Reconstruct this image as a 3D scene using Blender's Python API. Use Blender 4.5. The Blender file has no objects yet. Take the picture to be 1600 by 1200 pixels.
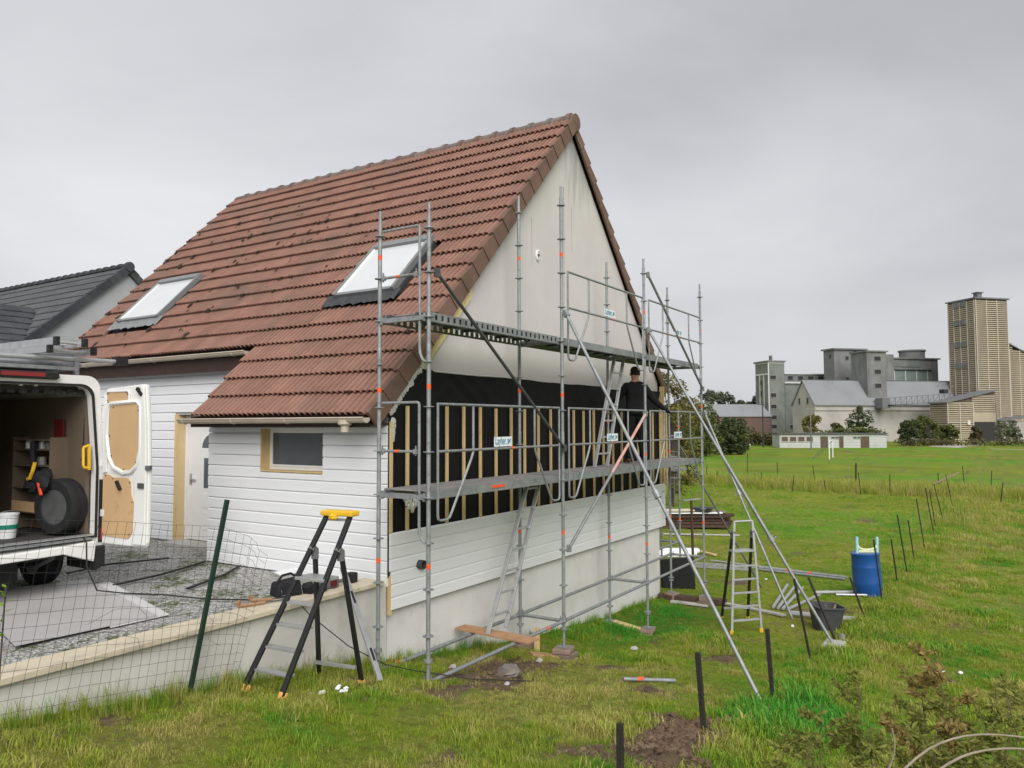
import bpy, math, random
import numpy as np
from mathutils import Vector, Matrix, Euler
random.seed(7); RNG = np.random.default_rng(11)
SC = bpy.context.scene
COL = SC.collection
R = math.radians

# ------------------------------------------------------------------ camera, sky, sun, exposure
cam_d = bpy.data.cameras.new('camera'); cam = bpy.data.objects.new('camera', cam_d); COL.objects.link(cam)
YAW, PIT, ROL = 0.566724, 0.052194, -0.00345
fw = Vector((math.cos(PIT)*math.cos(YAW), math.cos(PIT)*math.sin(YAW), math.sin(PIT)))
rt = Vector((math.sin(YAW), -math.cos(YAW), 0)); up = rt.cross(fw)
c_, s_ = math.cos(ROL), math.sin(ROL)
rt, up = rt*c_ + up*s_, up*c_ - rt*s_
M_ = Matrix((rt, up, -fw)).transposed().to_4x4()
M_.translation = Vector((-6.6356, -5.3154, 2.8054)); cam.matrix_world = M_
cam_d.sensor_width = 36; cam_d.lens = 36*1193.57/1600; cam_d.clip_start = .05; cam_d.clip_end = 3000
SC.camera = cam

SUN_EL, SUN_AZ = 38, 222     # azimuth counted from +X towards +Y: high and behind the photographer
w = bpy.data.worlds.new('World'); SC.world = w; w.use_nodes = True
nt = w.node_tree; N = nt.nodes; L = nt.links; N.clear()
out = N.new('ShaderNodeOutputWorld'); bg = N.new('ShaderNodeBackground')
sky = N.new('ShaderNodeTexSky'); sky.sky_type = 'NISHITA'; sky.sun_disc = False
sky.sun_elevation = R(SUN_EL); sky.sun_rotation = R(90-SUN_AZ); sky.dust_density = 5; sky.air_density = 1
skm = N.new('ShaderNodeVectorMath'); skm.operation = 'SCALE'; skm.inputs['Scale'].default_value = .06
tc = N.new('ShaderNodeTexCoord'); mp = N.new('ShaderNodeMapping'); mp.inputs['Scale'].default_value = (1, 1, 2.6)
mp.inputs['Rotation'].default_value = (0, 0, 1.1); mp.inputs['Location'].default_value = (4.11, 2.13, 6.9)
nz = N.new('ShaderNodeTexNoise'); nz.inputs['Scale'].default_value = 1.15; nz.inputs['Detail'].default_value = 7
nz.inputs['Roughness'].default_value = .48; nz.inputs['Distortion'].default_value = .35
rp = N.new('ShaderNodeValToRGB')
rp.color_ramp.elements[0].position = .28; rp.color_ramp.elements[0].color = (.242, .245, .260, 1)
rp.color_ramp.elements[1].position = .72; rp.color_ramp.elements[1].color = (.404, .407, .420, 1)
mx = N.new('ShaderNodeMixRGB'); mx.inputs['Fac'].default_value = .06
L.new(tc.outputs['Generated'], mp.inputs['Vector']); L.new(mp.outputs['Vector'], nz.inputs['Vector'])
L.new(nz.outputs['Fac'], rp.inputs['Fac']); L.new(rp.outputs['Color'], mx.inputs['Color1'])
L.new(sky.outputs['Color'], skm.inputs[0]); L.new(skm.outputs['Vector'], mx.inputs['Color2'])
L.new(mx.outputs['Color'], bg.inputs['Color']); bg.inputs['Strength'].default_value = 1.0
L.new(bg.outputs['Background'], out.inputs['Surface'])

sd = bpy.data.lights.new('sun', 'SUN'); sd.energy = 1.5; sd.angle = R(48); sd.color = (1, .975, .94)
so = bpy.data.objects.new('sun', sd); COL.objects.link(so)
sdir = Vector((math.cos(R(SUN_AZ))*math.cos(R(SUN_EL)), math.sin(R(SUN_AZ))*math.cos(R(SUN_EL)), math.sin(R(SUN_EL))))
so.rotation_euler = sdir.to_track_quat('Z', 'Y').to_euler(); so.location = (0, -10, 20)
vs = SC.view_settings; vs.view_transform = 'Standard'; vs.look = 'None'; vs.exposure = 1.05; vs.gamma = 1
vs.use_curve_mapping = False
SC.cycles.max_bounces = 6; SC.cycles.diffuse_bounces = 3; SC.cycles.transparent_max_bounces = 12

# ------------------------------------------------------------------ materials
MATS = {}
def mat(name, col, rough=.7, var=.12, scale=6., bump=0., bscale=40., metal=0., spec=.3, col2=None, thr=None, tscale=3., tstretch=(1, 1, 1),
        rnd=0., col3=None, thr3=None, scale3=12., stretch=(1, 1, 1), coat=0., trans=0.):
    """base colour with soft noise variation, an optional second colour in patches (thr = ramp limits) and a third, per-object value shift"""
    if name in MATS: return MATS[name]
    m = bpy.data.materials.new(name); m.use_nodes = True; MATS[name] = m
    n = m.node_tree.nodes; l = m.node_tree.links; b = n['Principled BSDF']
    b.inputs['Roughness'].default_value = rough; b.inputs['Metallic'].default_value = metal
    b.inputs['Specular IOR Level'].default_value = spec
    if coat: b.inputs['Coat Weight'].default_value = coat
    if trans: b.inputs['Transmission Weight'].default_value = trans
    g = n.new('ShaderNodeNewGeometry')
    def noise(sc, st, det=5, ro=.6):
        mpn = n.new('ShaderNodeMapping'); mpn.inputs['Scale'].default_value = st
        t = n.new('ShaderNodeTexNoise'); t.inputs['Scale'].default_value = sc; t.inputs['Detail'].default_value = det; t.inputs['Roughness'].default_value = ro
        l.new(g.outputs['Position'], mpn.inputs['Vector']); l.new(mpn.outputs['Vector'], t.inputs['Vector']); return t.outputs['Fac']
    def ramp(src, a, bb):
        r = n.new('ShaderNodeMapRange'); r.inputs['From Min'].default_value = a; r.inputs['From Max'].default_value = bb
        l.new(src, r.inputs['Value']); return r.outputs['Result']
    cur = None
    c = n.new('ShaderNodeMixRGB'); f = noise(scale, stretch); l.new(ramp(f, .25, .75), c.inputs['Fac'])
    c.inputs['Color1'].default_value = (*[x*(1-var) for x in col], 1); c.inputs['Color2'].default_value = (*[min(1, x*(1+var)) for x in col], 1)
    cur = c.outputs['Color']
    if col2:
        c2 = n.new('ShaderNodeMixRGB'); l.new(ramp(noise(tscale, tstretch), *thr), c2.inputs['Fac'])
        l.new(cur, c2.inputs['Color1']); c2.inputs['Color2'].default_value = (*col2, 1); cur = c2.outputs['Color']
    if col3:
        c3 = n.new('ShaderNodeMixRGB'); l.new(ramp(noise(scale3, (1, 1, 1)), *thr3), c3.inputs['Fac'])
        l.new(cur, c3.inputs['Color1']); c3.inputs['Color2'].default_value = (*col3, 1); cur = c3.outputs['Color']
    if rnd:
        oi = n.new('ShaderNodeObjectInfo'); h = n.new('ShaderNodeHueSaturation')
        r = n.new('ShaderNodeMapRange'); r.inputs['To Min'].default_value = 1-rnd; r.inputs['To Max'].default_value = 1+rnd
        l.new(oi.outputs['Random'], r.inputs['Value']); l.new(r.outputs['Result'], h.inputs['Value']); l.new(cur, h.inputs['Color']); cur = h.outputs['Color']
    l.new(cur, b.inputs['Base Color'])
    if bump:
        bp = n.new('ShaderNodeBump'); bp.inputs['Strength'].default_value = bump; bp.inputs['Distance'].default_value = .02
        l.new(noise(bscale, stretch, 4, .6), bp.inputs['Height']); l.new(bp.outputs['Normal'], b.inputs['Normal'])
    return m
def M(n): return MATS[n]
mat('galv', (.30, .315, .32), .55, .22, 9, metal=.45, spec=.4, col2=(.19, .195, .20), thr=(.55, .75), tscale=14, bump=.05)
mat('galv_dark', (.10, .105, .11), .5, .2, 9, metal=.5, spec=.5)
mat('alu', (.44, .445, .45), .45, .15, 8, metal=.5, spec=.5, col2=(.27, .27, .275), thr=(.6, .8), tscale=20)
mat('orange_tape', (.80, .11, .03), .6, .15, 30)
mat('deck_grey', (.27, .255, .25), .85, .2, 14, col2=(.16, .15, .15), thr=(.5, .75), tscale=5, bump=.2)
mat('plate_white', (.75, .80, .82), .5, .06, 10)
mat('letter_blue', (.06, .22, .33), .5, .05, 10)
mat('tile', (.262, .143, .108), .88, .20, 2.6, bump=.4, bscale=60, rnd=.08, spec=.15, col2=(.19, .125, .102), thr=(.46, .80), tscale=.9, col3=(.085, .060, .048), thr3=(.64, .76), scale3=13)
mat('verge', (.175, .108, .080), .85, .15, 5, bump=.25, bscale=60, rnd=.12, col2=(.11, .075, .06), thr=(.5, .8), tscale=4)
mat('ridge', (.165, .105, .09), .9, .15, 5, bump=.3, bscale=50, rnd=.1, col2=(.17, .16, .145), thr=(.42, .62), tscale=4)
mat('moss', (.040, .030, .020), .95, .4, 30, bump=.5, bscale=90)
mat('render_wall', (.605, .572, .555), .92, .04, 2, bump=.15, bscale=140, col2=(.562, .53, .513), thr=(.45, .85), tscale=.9, tstretch=(1.6, 1, .35), col3=(.64, .607, .59), thr3=(.6, .9), scale3=.7)
mat('plinth', (.70, .685, .655), .92, .06, 2.5, bump=.12, bscale=120, col2=(.58, .555, .51), thr=(.50, .82), tscale=1.6, tstretch=(1, 1, .8), col3=(.40, .38, .34), thr3=(.68, .86), scale3=3.5)
mat('siding', (.80, .812, .83), .5, .025, 3, spec=.4, bump=.04, bscale=30, rnd=.03, stretch=(1, 1, 8))
mat('siding_gable', (.78, .79, .795), .5, .025, 3, spec=.4, bump=.04, bscale=30, rnd=.03, stretch=(1, 1, 8))
mat('wood_new', (.62, .455, .225), .75, .16, 5, rnd=.10, stretch=(6, 6, .6), bump=.1, col2=(.45, .29, .12), thr=(.60, .82), tscale=5)
mat('wood_plank', (.40, .23, .125), .8, .2, 6, rnd=.08, col2=(.24, .14, .08), thr=(.55, .8), tscale=7)
mat('wood_block', (.24, .175, .14), .9, .25, 8, rnd=.2, bump=.3, bscale=60)
mat('wood_dark', (.07, .042, .03), .9, .3, 8, rnd=.25, bump=.3)
mat('post_dark', (.032, .028, .024), .9, .3, 14, bump=.4, bscale=50)
mat('membrane', (.0065, .0065, .0075), .62, .25, 4, spec=.2, bump=.5, bscale=5)
mat('fascia_brown', (.052, .030, .026), .6, .2, 8)
mat('gutter_beige', (.52, .45, .36), .5, .1, 5)
mat('white_pvc', (.80, .80, .79), .35, .03, 5, spec=.5)
mat('pane_dark', (.085, .098, .112), .04, .2, 2, spec=.6)  # base raised to grey, part of the glass reflection put into the colour
mat('pane_pale', (.60, .62, .63), .08, .04, 3, spec=.9)  # skylight pane: pale base colour with a glossy surface
mat('skylight_grey', (.22, .23, .23), .45, .12, 8, metal=.2, spec=.5)
mat('lead', (.05, .052, .055), .6, .3, 12, bump=.4, bscale=30)
mat('foil', (.72, .71, .68), .3, .15, 20, metal=.5, bump=.8, bscale=30)
mat('foam_yellow', (.72, .60, .30), .85, .08, 8, bump=.2)
mat('jamb_beige', (.60, .47, .27), .85, .05, 4)
mat('stone_coping', (.60, .53, .40), .92, .1, 5, bump=.3, bscale=50, col2=(.36, .33, .27), thr=(.52, .75), tscale=3.5)
mat('retain_wall', (.64, .625, .585), .95, .08, 2, bump=.25, bscale=70, col2=(.50, .485, .445), thr=(.48, .78), tscale=1.5, col3=(.31, .30, .265), thr3=(.64, .82), scale3=2.6)
mat('slate', (.052, .055, .062), .8, .2, 6, rnd=.22, bump=.2)
mat('slate_light', (.088, .092, .094), .8, .2, 6, rnd=.14, bump=.2)
mat('grey_render', (.40, .41, .42), .95, .05, 1.5, bump=.1, col2=(.34, .35, .36), thr=(.5, .8), tscale=1.2)
mat('van_white', (.78, .78, .76), .28, .03, 3, spec=.5, coat=.4, col2=(.60, .59, .56), thr=(.62, .85), tscale=4)
mat('van_black', (.02, .02, .021), .6, .2, 10)
mat('van_inner', (.055, .052, .05), .7, .2, 4)  # darkened so the load bay's shade sits in the colour
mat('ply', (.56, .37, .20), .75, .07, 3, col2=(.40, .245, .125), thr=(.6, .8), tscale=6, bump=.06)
mat('ply_shaded', (.14, .105, .075), .8, .12, 3)  # darker copy of ply, the van's interior shade put into its colour
mat('rubber', (.017, .017, .018), .8, .25, 12, bump=.3, bscale=30)
mat('steel_rim', (.14, .143, .147), .5, .2, 9, metal=.5)
mat('red_glass', (.22, .01, .012), .25, .15, 10, spec=.6)
mat('red_paint', (.13, .012, .014), .6, .1, 8)
mat('orange_plastic', (.75, .085, .03), .5, .1, 8)
mat('yellow_plastic', (.78, .47, .03), .45, .08, 8)
mat('orange_foot', (.80, .42, .12), .6, .1, 10)
mat('black_metal', (.016, .016, .018), .45, .25, 10, spec=.5)
mat('grey_plastic', (.14, .14, .14), .6, .12, 14)
mat('bag_black', (.018, .018, .022), .85, .3, 20, bump=.4, bscale=60)
mat('barrel_blue', (.012, .082, .30), .38, .12, 4, spec=.5)
mat('trestle_blue', (.36, .66, .72), .5, .06, 6)
mat('trestle_cream', (.70, .72, .42), .5, .06, 6)
mat('tub_grey', (.062, .064, .068), .6, .15, 10)
mat('mortar', (.30, .27, .25), .95, .2, 8)
mat('concrete', (.42, .41, .385), .95, .15, 8, bump=.3)
mat('sheet_grey', (.43, .42, .415), .45, .06, 2, col2=(.36, .335, .315), thr=(.5, .8), tscale=1.4)
mat('sheet_pale', (.58, .575, .57), .5, .05, 3)
mat('white_stuff', (.80, .81, .82), .6, .05, 6)
mat('fence_green', (.012, .035, .022), .5, .15, 10)
mat('wire', (.040, .050, .042), .6, .2, 10, metal=.3)
mat('cable', (.02, .02, .02), .6, .1, 10)
mat('cloth_black', (.0075, .0075, .0085), .92, .3, 12, bump=.25, bscale=40)
mat('skin', (.36, .20, .145), .6, .08, 12)
mat('hair', (.022, .015, .011), .85, .3, 60, bump=.6, bscale=120)
mat('shoe', (.15, .085, .05), .8, .2, 12)
mat('rock', (.20, .175, .155), .95, .25, 9, bump=.6, bscale=25)
mat('soil', (.135, .088, .056), 1, .35, 9, bump=.9, bscale=35, col2=(.24, .175, .115), thr=(.5, .75), tscale=6)

# ------------------------------------------------------------------ mesh helpers
ORG = {}
def ob(name, data, parent=None, loc=(0, 0, 0)):
    o = bpy.data.objects.new(name, data); COL.objects.link(o); o.location = loc
    if parent: o.parent = parent
    return o
def tag(o, label=None, cat=None, group=None, kind=None):
    if label: o['label'] = label
    if cat: o['category'] = cat
    if group: o['group'] = group
    if kind: o['kind'] = kind
    return o
def thing(name, label, cat, loc=(0, 0, 0), group=None, local=False, rz=0):
    """Empty at the base of a thing.  local=False: its parts are written in world coordinates; local=True: in the thing's own frame"""
    o = ob(name, None, None, loc); o.rotation_euler.z = rz; o.empty_display_size = .2
    ORG[o.name] = Vector((0, 0, 0)) if local else Vector(loc)
    return tag(o, label, cat, group)
class MB:
    def __init__(s): s.v = []; s.f = []
    def add(s, vs, fs):
        k = len(s.v); s.v += [tuple(p) for p in vs]; s.f += [tuple(i+k for i in q) for q in fs]; return s
    def box(s, x0, x1, y0, y1, z0, z1):
        return s.add([(x0, y0, z0), (x1, y0, z0), (x1, y1, z0), (x0, y1, z0), (x0, y0, z1), (x1, y0, z1), (x1, y1, z1), (x0, y1, z1)],
                     [(0, 3, 2, 1), (4, 5, 6, 7), (0, 1, 5, 4), (1, 2, 6, 5), (2, 3, 7, 6), (3, 0, 4, 7)])
    def hexa(s, p):  # eight points, order as box
        return s.add(p, [(0, 3, 2, 1), (4, 5, 6, 7), (0, 1, 5, 4), (1, 2, 6, 5), (2, 3, 7, 6), (3, 0, 4, 7)])
    def bar(s, a, b, wd, hd, upv=(0, 0, 1)):
        a = Vector(a); b = Vector(b); d = (b-a).normalized(); u = Vector(upv)
        if abs(d.dot(u)) > .98: u = Vector((1, 0, 0))
        r = d.cross(u).normalized()*wd/2; q = r.cross(d).normalized()*hd/2
        return s.hexa([a-r-q, a+r-q, b+r-q, b-r-q, a-r+q, a+r+q, b+r+q, b-r+q])
    def tube(s, a, b, r, n=8, r2=None, cap=True):
        a = Vector(a); b = Vector(b); d = (b-a).normalized(); u = Vector((0, 0, 1)) if abs(d.z) < .9 else Vector((1, 0, 0))
        x = d.cross(u).normalized(); y = d.cross(x); r2 = r if r2 is None else r2; k = len(s.v)
        for p, rr in ((a, r), (b, r2)):
            for i in range(n):
                t = 2*math.pi*i/n; s.v.append(tuple(p+x*math.cos(t)*rr+y*math.sin(t)*rr))
        for i in range(n): s.f.append((k+i, k+(i+1) % n, k+n+(i+1) % n, k+n+i))
        if cap: s.f.append(tuple(k+i for i in reversed(range(n)))); s.f.append(tuple(k+n+i for i in range(n)))
        return s
    def path(s, pts, r, n=6, r_end=None):
        pts = [Vector(p) for p in pts]; k0 = len(s.v); m = len(pts); prev = None
        for i, p in enumerate(pts):
            d = (pts[min(i+1, m-1)]-pts[max(i-1, 0)]).normalized()
            if prev is None: u = Vector((0, 0, 1)) if abs(d.z) < .9 else Vector((1, 0, 0)); x = d.cross(u).normalized()
            else: x = (prev-d*prev.dot(d)).normalized()
            prev = x; y = d.cross(x); rr = r if r_end is None else r+(r_end-r)*i/(m-1)
            for j in range(n):
                t = 2*math.pi*j/n; s.v.append(tuple(p+x*math.cos(t)*rr+y*math.sin(t)*rr))
        for i in range(m-1):
            for j in range(n):
                a = k0+i*n+j; b = k0+i*n+(j+1) % n; s.f.append((a, b, b+n, a+n))
        s.f.append(tuple(k0+j for j in reversed(range(n)))); s.f.append(tuple(k0+(m-1)*n+j for j in range(n))); return s
    def lathe(s, prof, n=20, c=(0, 0, 0), ax='z', cap=True):
        k = len(s.v); m = len(prof)
        for r, h in prof:
            for i in range(n):
                t = 2*math.pi*i/n; a, b = r*math.cos(t), r*math.sin(t)
                p = {'z': (a, b, h), 'y': (a, h, b), 'x': (h, a, b)}[ax]; s.v.append((p[0]+c[0], p[1]+c[1], p[2]+c[2]))
        for j in range(m-1):
            for i in range(n): s.f.append((k+j*n+i, k+j*n+(i+1) % n, k+(j+1)*n+(i+1) % n, k+(j+1)*n+i))
        if cap and prof[0][0] > 1e-4: s.f.append(tuple(k+i for i in reversed(range(n))))
        if cap and prof[-1][0] > 1e-4: s.f.append(tuple(k+(m-1)*n+i for i in range(n)))
        return s
    def prism(s, poly, f0, f1):
        """poly of 2-D points, f0/f1 turn a 2-D point into the two 3-D ends"""
        k = len(s.v); n = len(poly); s.v += [tuple(f0(p)) for p in poly]; s.v += [tuple(f1(p)) for p in poly]
        s.f.append(tuple(k+i for i in reversed(range(n)))); s.f.append(tuple(k+n+i for i in range(n)))
        for i in range(n): s.f.append((k+i, k+(i+1) % n, k+n+(i+1) % n, k+n+i))
        return s
    def blob(s, c, rx, ry, rz, n=6, m=4, jit=.2):
        k = len(s.v); c = Vector(c)
        s.v.append(tuple(c+Vector((0, 0, -rz))))
        for j in range(1, m):
            ph = math.pi*j/m-math.pi/2
            for i in range(n):
                t = 2*math.pi*i/n+j*.4; q = 1+random.uniform(-jit, jit)
                s.v.append((c.x+rx*math.cos(ph)*math.cos(t)*q, c.y+ry*math.cos(ph)*math.sin(t)*q, c.z+rz*math.sin(ph)*q))
        s.v.append(tuple(c+Vector((0, 0, rz)))); e = len(s.v)-1
        for i in range(n):
            s.f.append((k, k+1+(i+1) % n, k+1+i)); s.f.append((e, e-n+i, e-n+(i+1) % n))
            for j in range(m-2): a = k+1+j*n; s.f.append((a+i, a+(i+1) % n, a+n+(i+1) % n, a+n+i))
        return s
    def xf(s, mtx, k0=0):
        s.v[k0:] = [tuple(mtx @ Vector(p)) for p in s.v[k0:]]; return s
    def mesh(s, name, mt, o=Vector((0, 0, 0)), smooth=False):
        me = bpy.data.meshes.new(name); me.from_pydata([(p[0]-o.x, p[1]-o.y, p[2]-o.z) for p in s.v], [], s.f); me.update()
        if mt: me.materials.append(MATS[mt])
        if smooth: me.shade_smooth()
        return me
    def build(s, name, mt, parent=None, smooth=False, bevel=0., sharp=40):
        if parent is None:
            c = Vector((0, 0, 0))
            if s.v: a = np.array(s.v); c = Vector(((a[:, 0].min()+a[:, 0].max())/2, (a[:, 1].min()+a[:, 1].max())/2, a[:, 2].min()))
            o = ob(name, s.mesh(name, mt, c, smooth), None, c); ORG[o.name] = c
        else:
            g = ORG.get(parent.name, Vector((0, 0, 0))); o = ob(name, s.mesh(name, mt, g, smooth), parent); ORG[o.name] = g
        if smooth:
            o.data.set_sharp_from_angle(angle=R(sharp))
        if bevel:
            b = o.modifiers.new('bevel', 'BEVEL'); b.width = bevel; b.segments = 2; b.limit_method = 'ANGLE'; b.angle_limit = R(50)
        return o
def place(name, me, parent, mtx):
    """object sharing mesh data, world matrix mtx, under an unrotated parent"""
    o = bpy.data.objects.new(name, me); COL.objects.link(o); m2 = mtx.copy(); m2.translation -= ORG[parent.name]
    o.parent = parent; o.matrix_local = m2; ORG[o.name] = ORG[parent.name]; return o
def copy_tree(o, parent=None):
    c = o.copy(); COL.objects.link(c); c.parent = parent
    if parent is not None: c.matrix_parent_inverse = o.matrix_parent_inverse.copy()
    for ch in [x for x in COL.objects if x.parent is o]: copy_tree(ch, c)
    return c
def frame(o, x, y, z):
    m = Matrix((x, y, z)).transposed().to_4x4(); m.translation = Vector(o); return m

# ------------------------------------------------------------------ terrain
GX = [-30, -12, -6.6, -3.8, -2, -1, .3, 1.7, 4.3, 6.7, 9.4, 14, 30, 60, 150, 600]
GZ = [2.2, 1.75, 1.08, .6, .34, .2, -.03, -.27, -.58, -.82, -.92, -1.1, -1.5, -1.8, -2, -2]
def vnoise(x, y, s, seed):
    x = np.asarray(x, float)*s; y = np.asarray(y, float)*s; i = np.floor(x); j = np.floor(y); fx = x-i; fy = y-j
    fx = fx*fx*(3-2*fx); fy = fy*fy*(3-2*fy)
    def h(a, b): q = np.sin(a*127.1+b*311.7+seed*74.7)*43758.5453; return q-np.floor(q)
    return (h(i, j)*(1-fx)+h(i+1, j)*fx)*(1-fy)+(h(i, j+1)*(1-fx)+h(i+1, j+1)*fx)*fy
def fbm(x, y, s, seed, o=4): return sum(vnoise(x, y, s*2**k, seed+k)*.5**k for k in range(o))/sum(.5**k for k in range(o))
def gz(x, y):
    x = np.asarray(x, float); y = np.asarray(y, float); z = np.interp(x, GX, GZ)
    d = np.exp(-((y+3.25)/.55)**2)*(x > -1)*.07                       # low ridge of rough grass along the post line
    z = z+d+np.exp(-((x+.35)/1.3)**2-((y+2.95)/.75)**2)*.10*(fbm(x, y, 3., 5)-.25)*1.2 # dug-over earth
    amp = np.clip(1-np.hypot(x, y)/60, 0, 1)*.09
    z = z+(fbm(x, y, .9, 2)-.5)*amp
    z = z-.13*np.exp(-((y-.05)/.75)**2)*np.clip((x-1.8)/1.6, 0, 1)*np.clip((10.5-x)/2, 0, 1)
    yard = (y > 1.02) & (x < 9.3)
    return np.where(yard, np.minimum(z, .7), z)
def gzf(x, y): return float(gz(np.array([x]), np.array([y]))[0])

# ------------------------------------------------------------------ ground sheet
def axis(segs):
    o = [segs[0][0]]
    for a, b, st in segs: o += list(np.linspace(a, b, max(1, int(round((b-a)/st)))+1)[1:])
    return np.array(o)
def soil_map(x, y):
    n = fbm(x, y, 2.2, 31)-.5
    dug = 1.25-np.hypot((x+.35)/1.55, (y+2.85-.1*x)/.62)+n*1.7
    dug2 = .8-np.hypot((x-1.5)/.9, (y+2.8)/.35)+n*1.5
    path = 1.0-np.hypot((x-1.3)/2.2, (y+.15)/.70)+n*2.1
    edge = .6-np.abs((y-.85)/.22)+n*1.7-np.clip((-3.2-x)*.3, 0, 1)-np.clip((x-1.5), 0, 5)
    left = .75-np.hypot((x+3.3)/1.2, (y-.55)/.35)+n*1.8
    spots = (fbm(x, y, 1.1, 77)-.67)*7
    tyre = (fbm(x, y, .5, 13)-.62)*6-np.clip(np.abs(y+4.6)-1.2, 0, 5)
    return np.clip(np.maximum.reduce([dug*1.2, dug2*.9, path*1.6, edge*.7, left*.8, spots*.55, tyre*.45]), 0, 1)
def dry_map(x, y):
    d = (fbm(x, y, .55, 41)-.42)*2.0+(fbm(x, y, 2.2, 43)-.5)*1.6
    d = d+np.exp(-np.hypot((x-1.6)/2.6, (y+.9)/1.1)**2)*.75          # trodden strip in front of the scaffold
    d = d+.12*np.exp(-((y+3.4)/.9)**2)*(x > .5)+.30*(y < -3.6)
    d = d-np.exp(-np.hypot((x-1.4)/.9, (y+3.6)/.6)**2)*1.2-np.exp(-np.hypot((x+2.3)/1.5, (y+.9)/.7)**2)*.45
    d = d-np.exp(-np.hypot((x-7.3)/2.4, (y-.1)/1.0)**2)*.9           # dark clover by the far plinth
    return np.clip(d, 0, 1)
def lush_map(x, y):
    d = (fbm(x, y, .8, 61)-.55)*2.5
    d = np.maximum(d, 1.2*np.exp(-np.hypot((x-1.4)/.9, (y+3.6)/.6)**2)); d = np.maximum(d, np.exp(-np.hypot((x-7.3)/2.2, (y-.2)/.8)**2)*1.2)
    return np.clip(d, 0, 1)
ax = axis([(-16, -6.5, .8), (-6.5, 12, .11), (12, 30, .45), (30, 70, 1.6), (70, 240, 6), (240, 900, 60)])
ay = axis([(-300, -60, 30), (-60, -14, 4), (-14, -6, .5), (-6, 1.6, .11), (1.6, 14, .5), (14, 60, 2), (60, 300, 12)])
XX, YY = np.meshgrid(ax, ay, indexing='ij'); ZZ = gz(XX, YY)
nx, ny = len(ax), len(ay); idx = np.arange(nx*ny).reshape(nx, ny)
F4 = np.stack([idx[:-1, :-1], idx[1:, :-1], idx[1:, 1:], idx[:-1, 1:]], -1).reshape(-1, 4)
me = bpy.data.meshes.new('ground'); me.from_pydata(np.stack([XX, YY, ZZ], -1).reshape(-1, 3).tolist(), [], F4.tolist()); me.update()
for nm, fn in (('soil', soil_map), ('dry', dry_map), ('lush', lush_map)):
    a = me.attributes.new(nm, 'FLOAT', 'POINT'); a.data.foreach_set('value', fn(XX, YY).astype(np.float32).ravel())
me.shade_smooth()
gm = bpy.data.materials.new('lawn'); gm.use_nodes = True; n = gm.node_tree.nodes; l = gm.node_tree.links; b = n['Principled BSDF']
b.inputs['Roughness'].default_value = .95; b.inputs['Specular IOR Level'].default_value = .1
def gnoise(sc, det=6, ro=.62, st=(1, 1, 1)):
    g = n.new('ShaderNodeNewGeometry'); mpn = n.new('ShaderNodeMapping'); mpn.inputs['Scale'].default_value = st
    t = n.new('ShaderNodeTexNoise'); t.inputs['Scale'].default_value = sc; t.inputs['Detail'].default_value = det; t.inputs['Roughness'].default_value = ro
    l.new(g.outputs['Position'], mpn.inputs['Vector']); l.new(mpn.outputs['Vector'], t.inputs['Vector']); return t.outputs['Fac']
def gmap(src, a, bb, lo=0, hi=1):
    r = n.new('ShaderNodeMapRange'); r.inputs['From Min'].default_value = a; r.inputs['From Max'].default_value = bb
    r.inputs['To Min'].default_value = lo; r.inputs['To Max'].default_value = hi; l.new(src, r.inputs['Value']); return r.outputs['Result']
def gmix(c1, c2, f):
    q = n.new('ShaderNodeMixRGB')
    for s, i in ((c1, 'Color1'), (c2, 'Color2')):
        if isinstance(s, tuple): q.inputs[i].default_value = (*s, 1)
        else: l.new(s, q.inputs[i])
    l.new(f, q.inputs['Fac']); return q.outputs['Color']
def gattr(nm): a = n.new('ShaderNodeAttribute'); a.attribute_name = nm; return a.outputs['Fac']
def gadd(a, b2, op='ADD'):
    q = n.new('ShaderNodeMath'); q.operation = op; q.use_clamp = True
    for i, s in enumerate((a, b2)):
        if isinstance(s, (int, float)): q.inputs[i].default_value = s
        else: l.new(s, q.inputs[i])
    return q.outputs[0]
c = gmix((.140, .195, .016), (.250, .285, .032), gmap(gnoise(.16, 4), .35, .65))
c = gmix(c, (.115, .285, .018), gmap(gnoise(.055, 3, .5, (1, .45, 1)), .48, .62))
c = gmix(c, (.23, .215, .040), gmap(gnoise(.45, 5), .56, .74, 0, .8))
c = gmix(c, (.22, .185, .070), gadd(gattr('dry'), gmap(gnoise(7, 4), .3, .8, .2, 1.), 'MULTIPLY'))
c = gmix(c, (.065, .140, .018), gadd(gattr('lush'), .8, 'MULTIPLY'))
c = gmix(c, (.060, .075, .012), gmap(gnoise(7, 9, .8), .48, .68, 0, .85))
sc_ = gmix((.085, .056, .036), (.25, .185, .125), gmap(gnoise(7, 7, .7), .35, .7))
c = gmix(c, sc_, gmap(gadd(gattr('soil'), gmap(gnoise(11, 5, .7), .3, .7, -.25, .25)), .18, .48))
l.new(c, b.inputs['Base Color'])
bp = n.new('ShaderNodeBump'); bp.inputs['Strength'].default_value = .9; bp.inputs['Distance'].default_value = .06
l.new(gnoise(14, 8, .75), bp.inputs['Height']); l.new(bp.outputs['Normal'], b.inputs['Normal'])
me.materials.append(gm)
ground = ob('ground', me); tag(ground, kind='structure', label='rough lawn and fields sloping away from the house')

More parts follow.
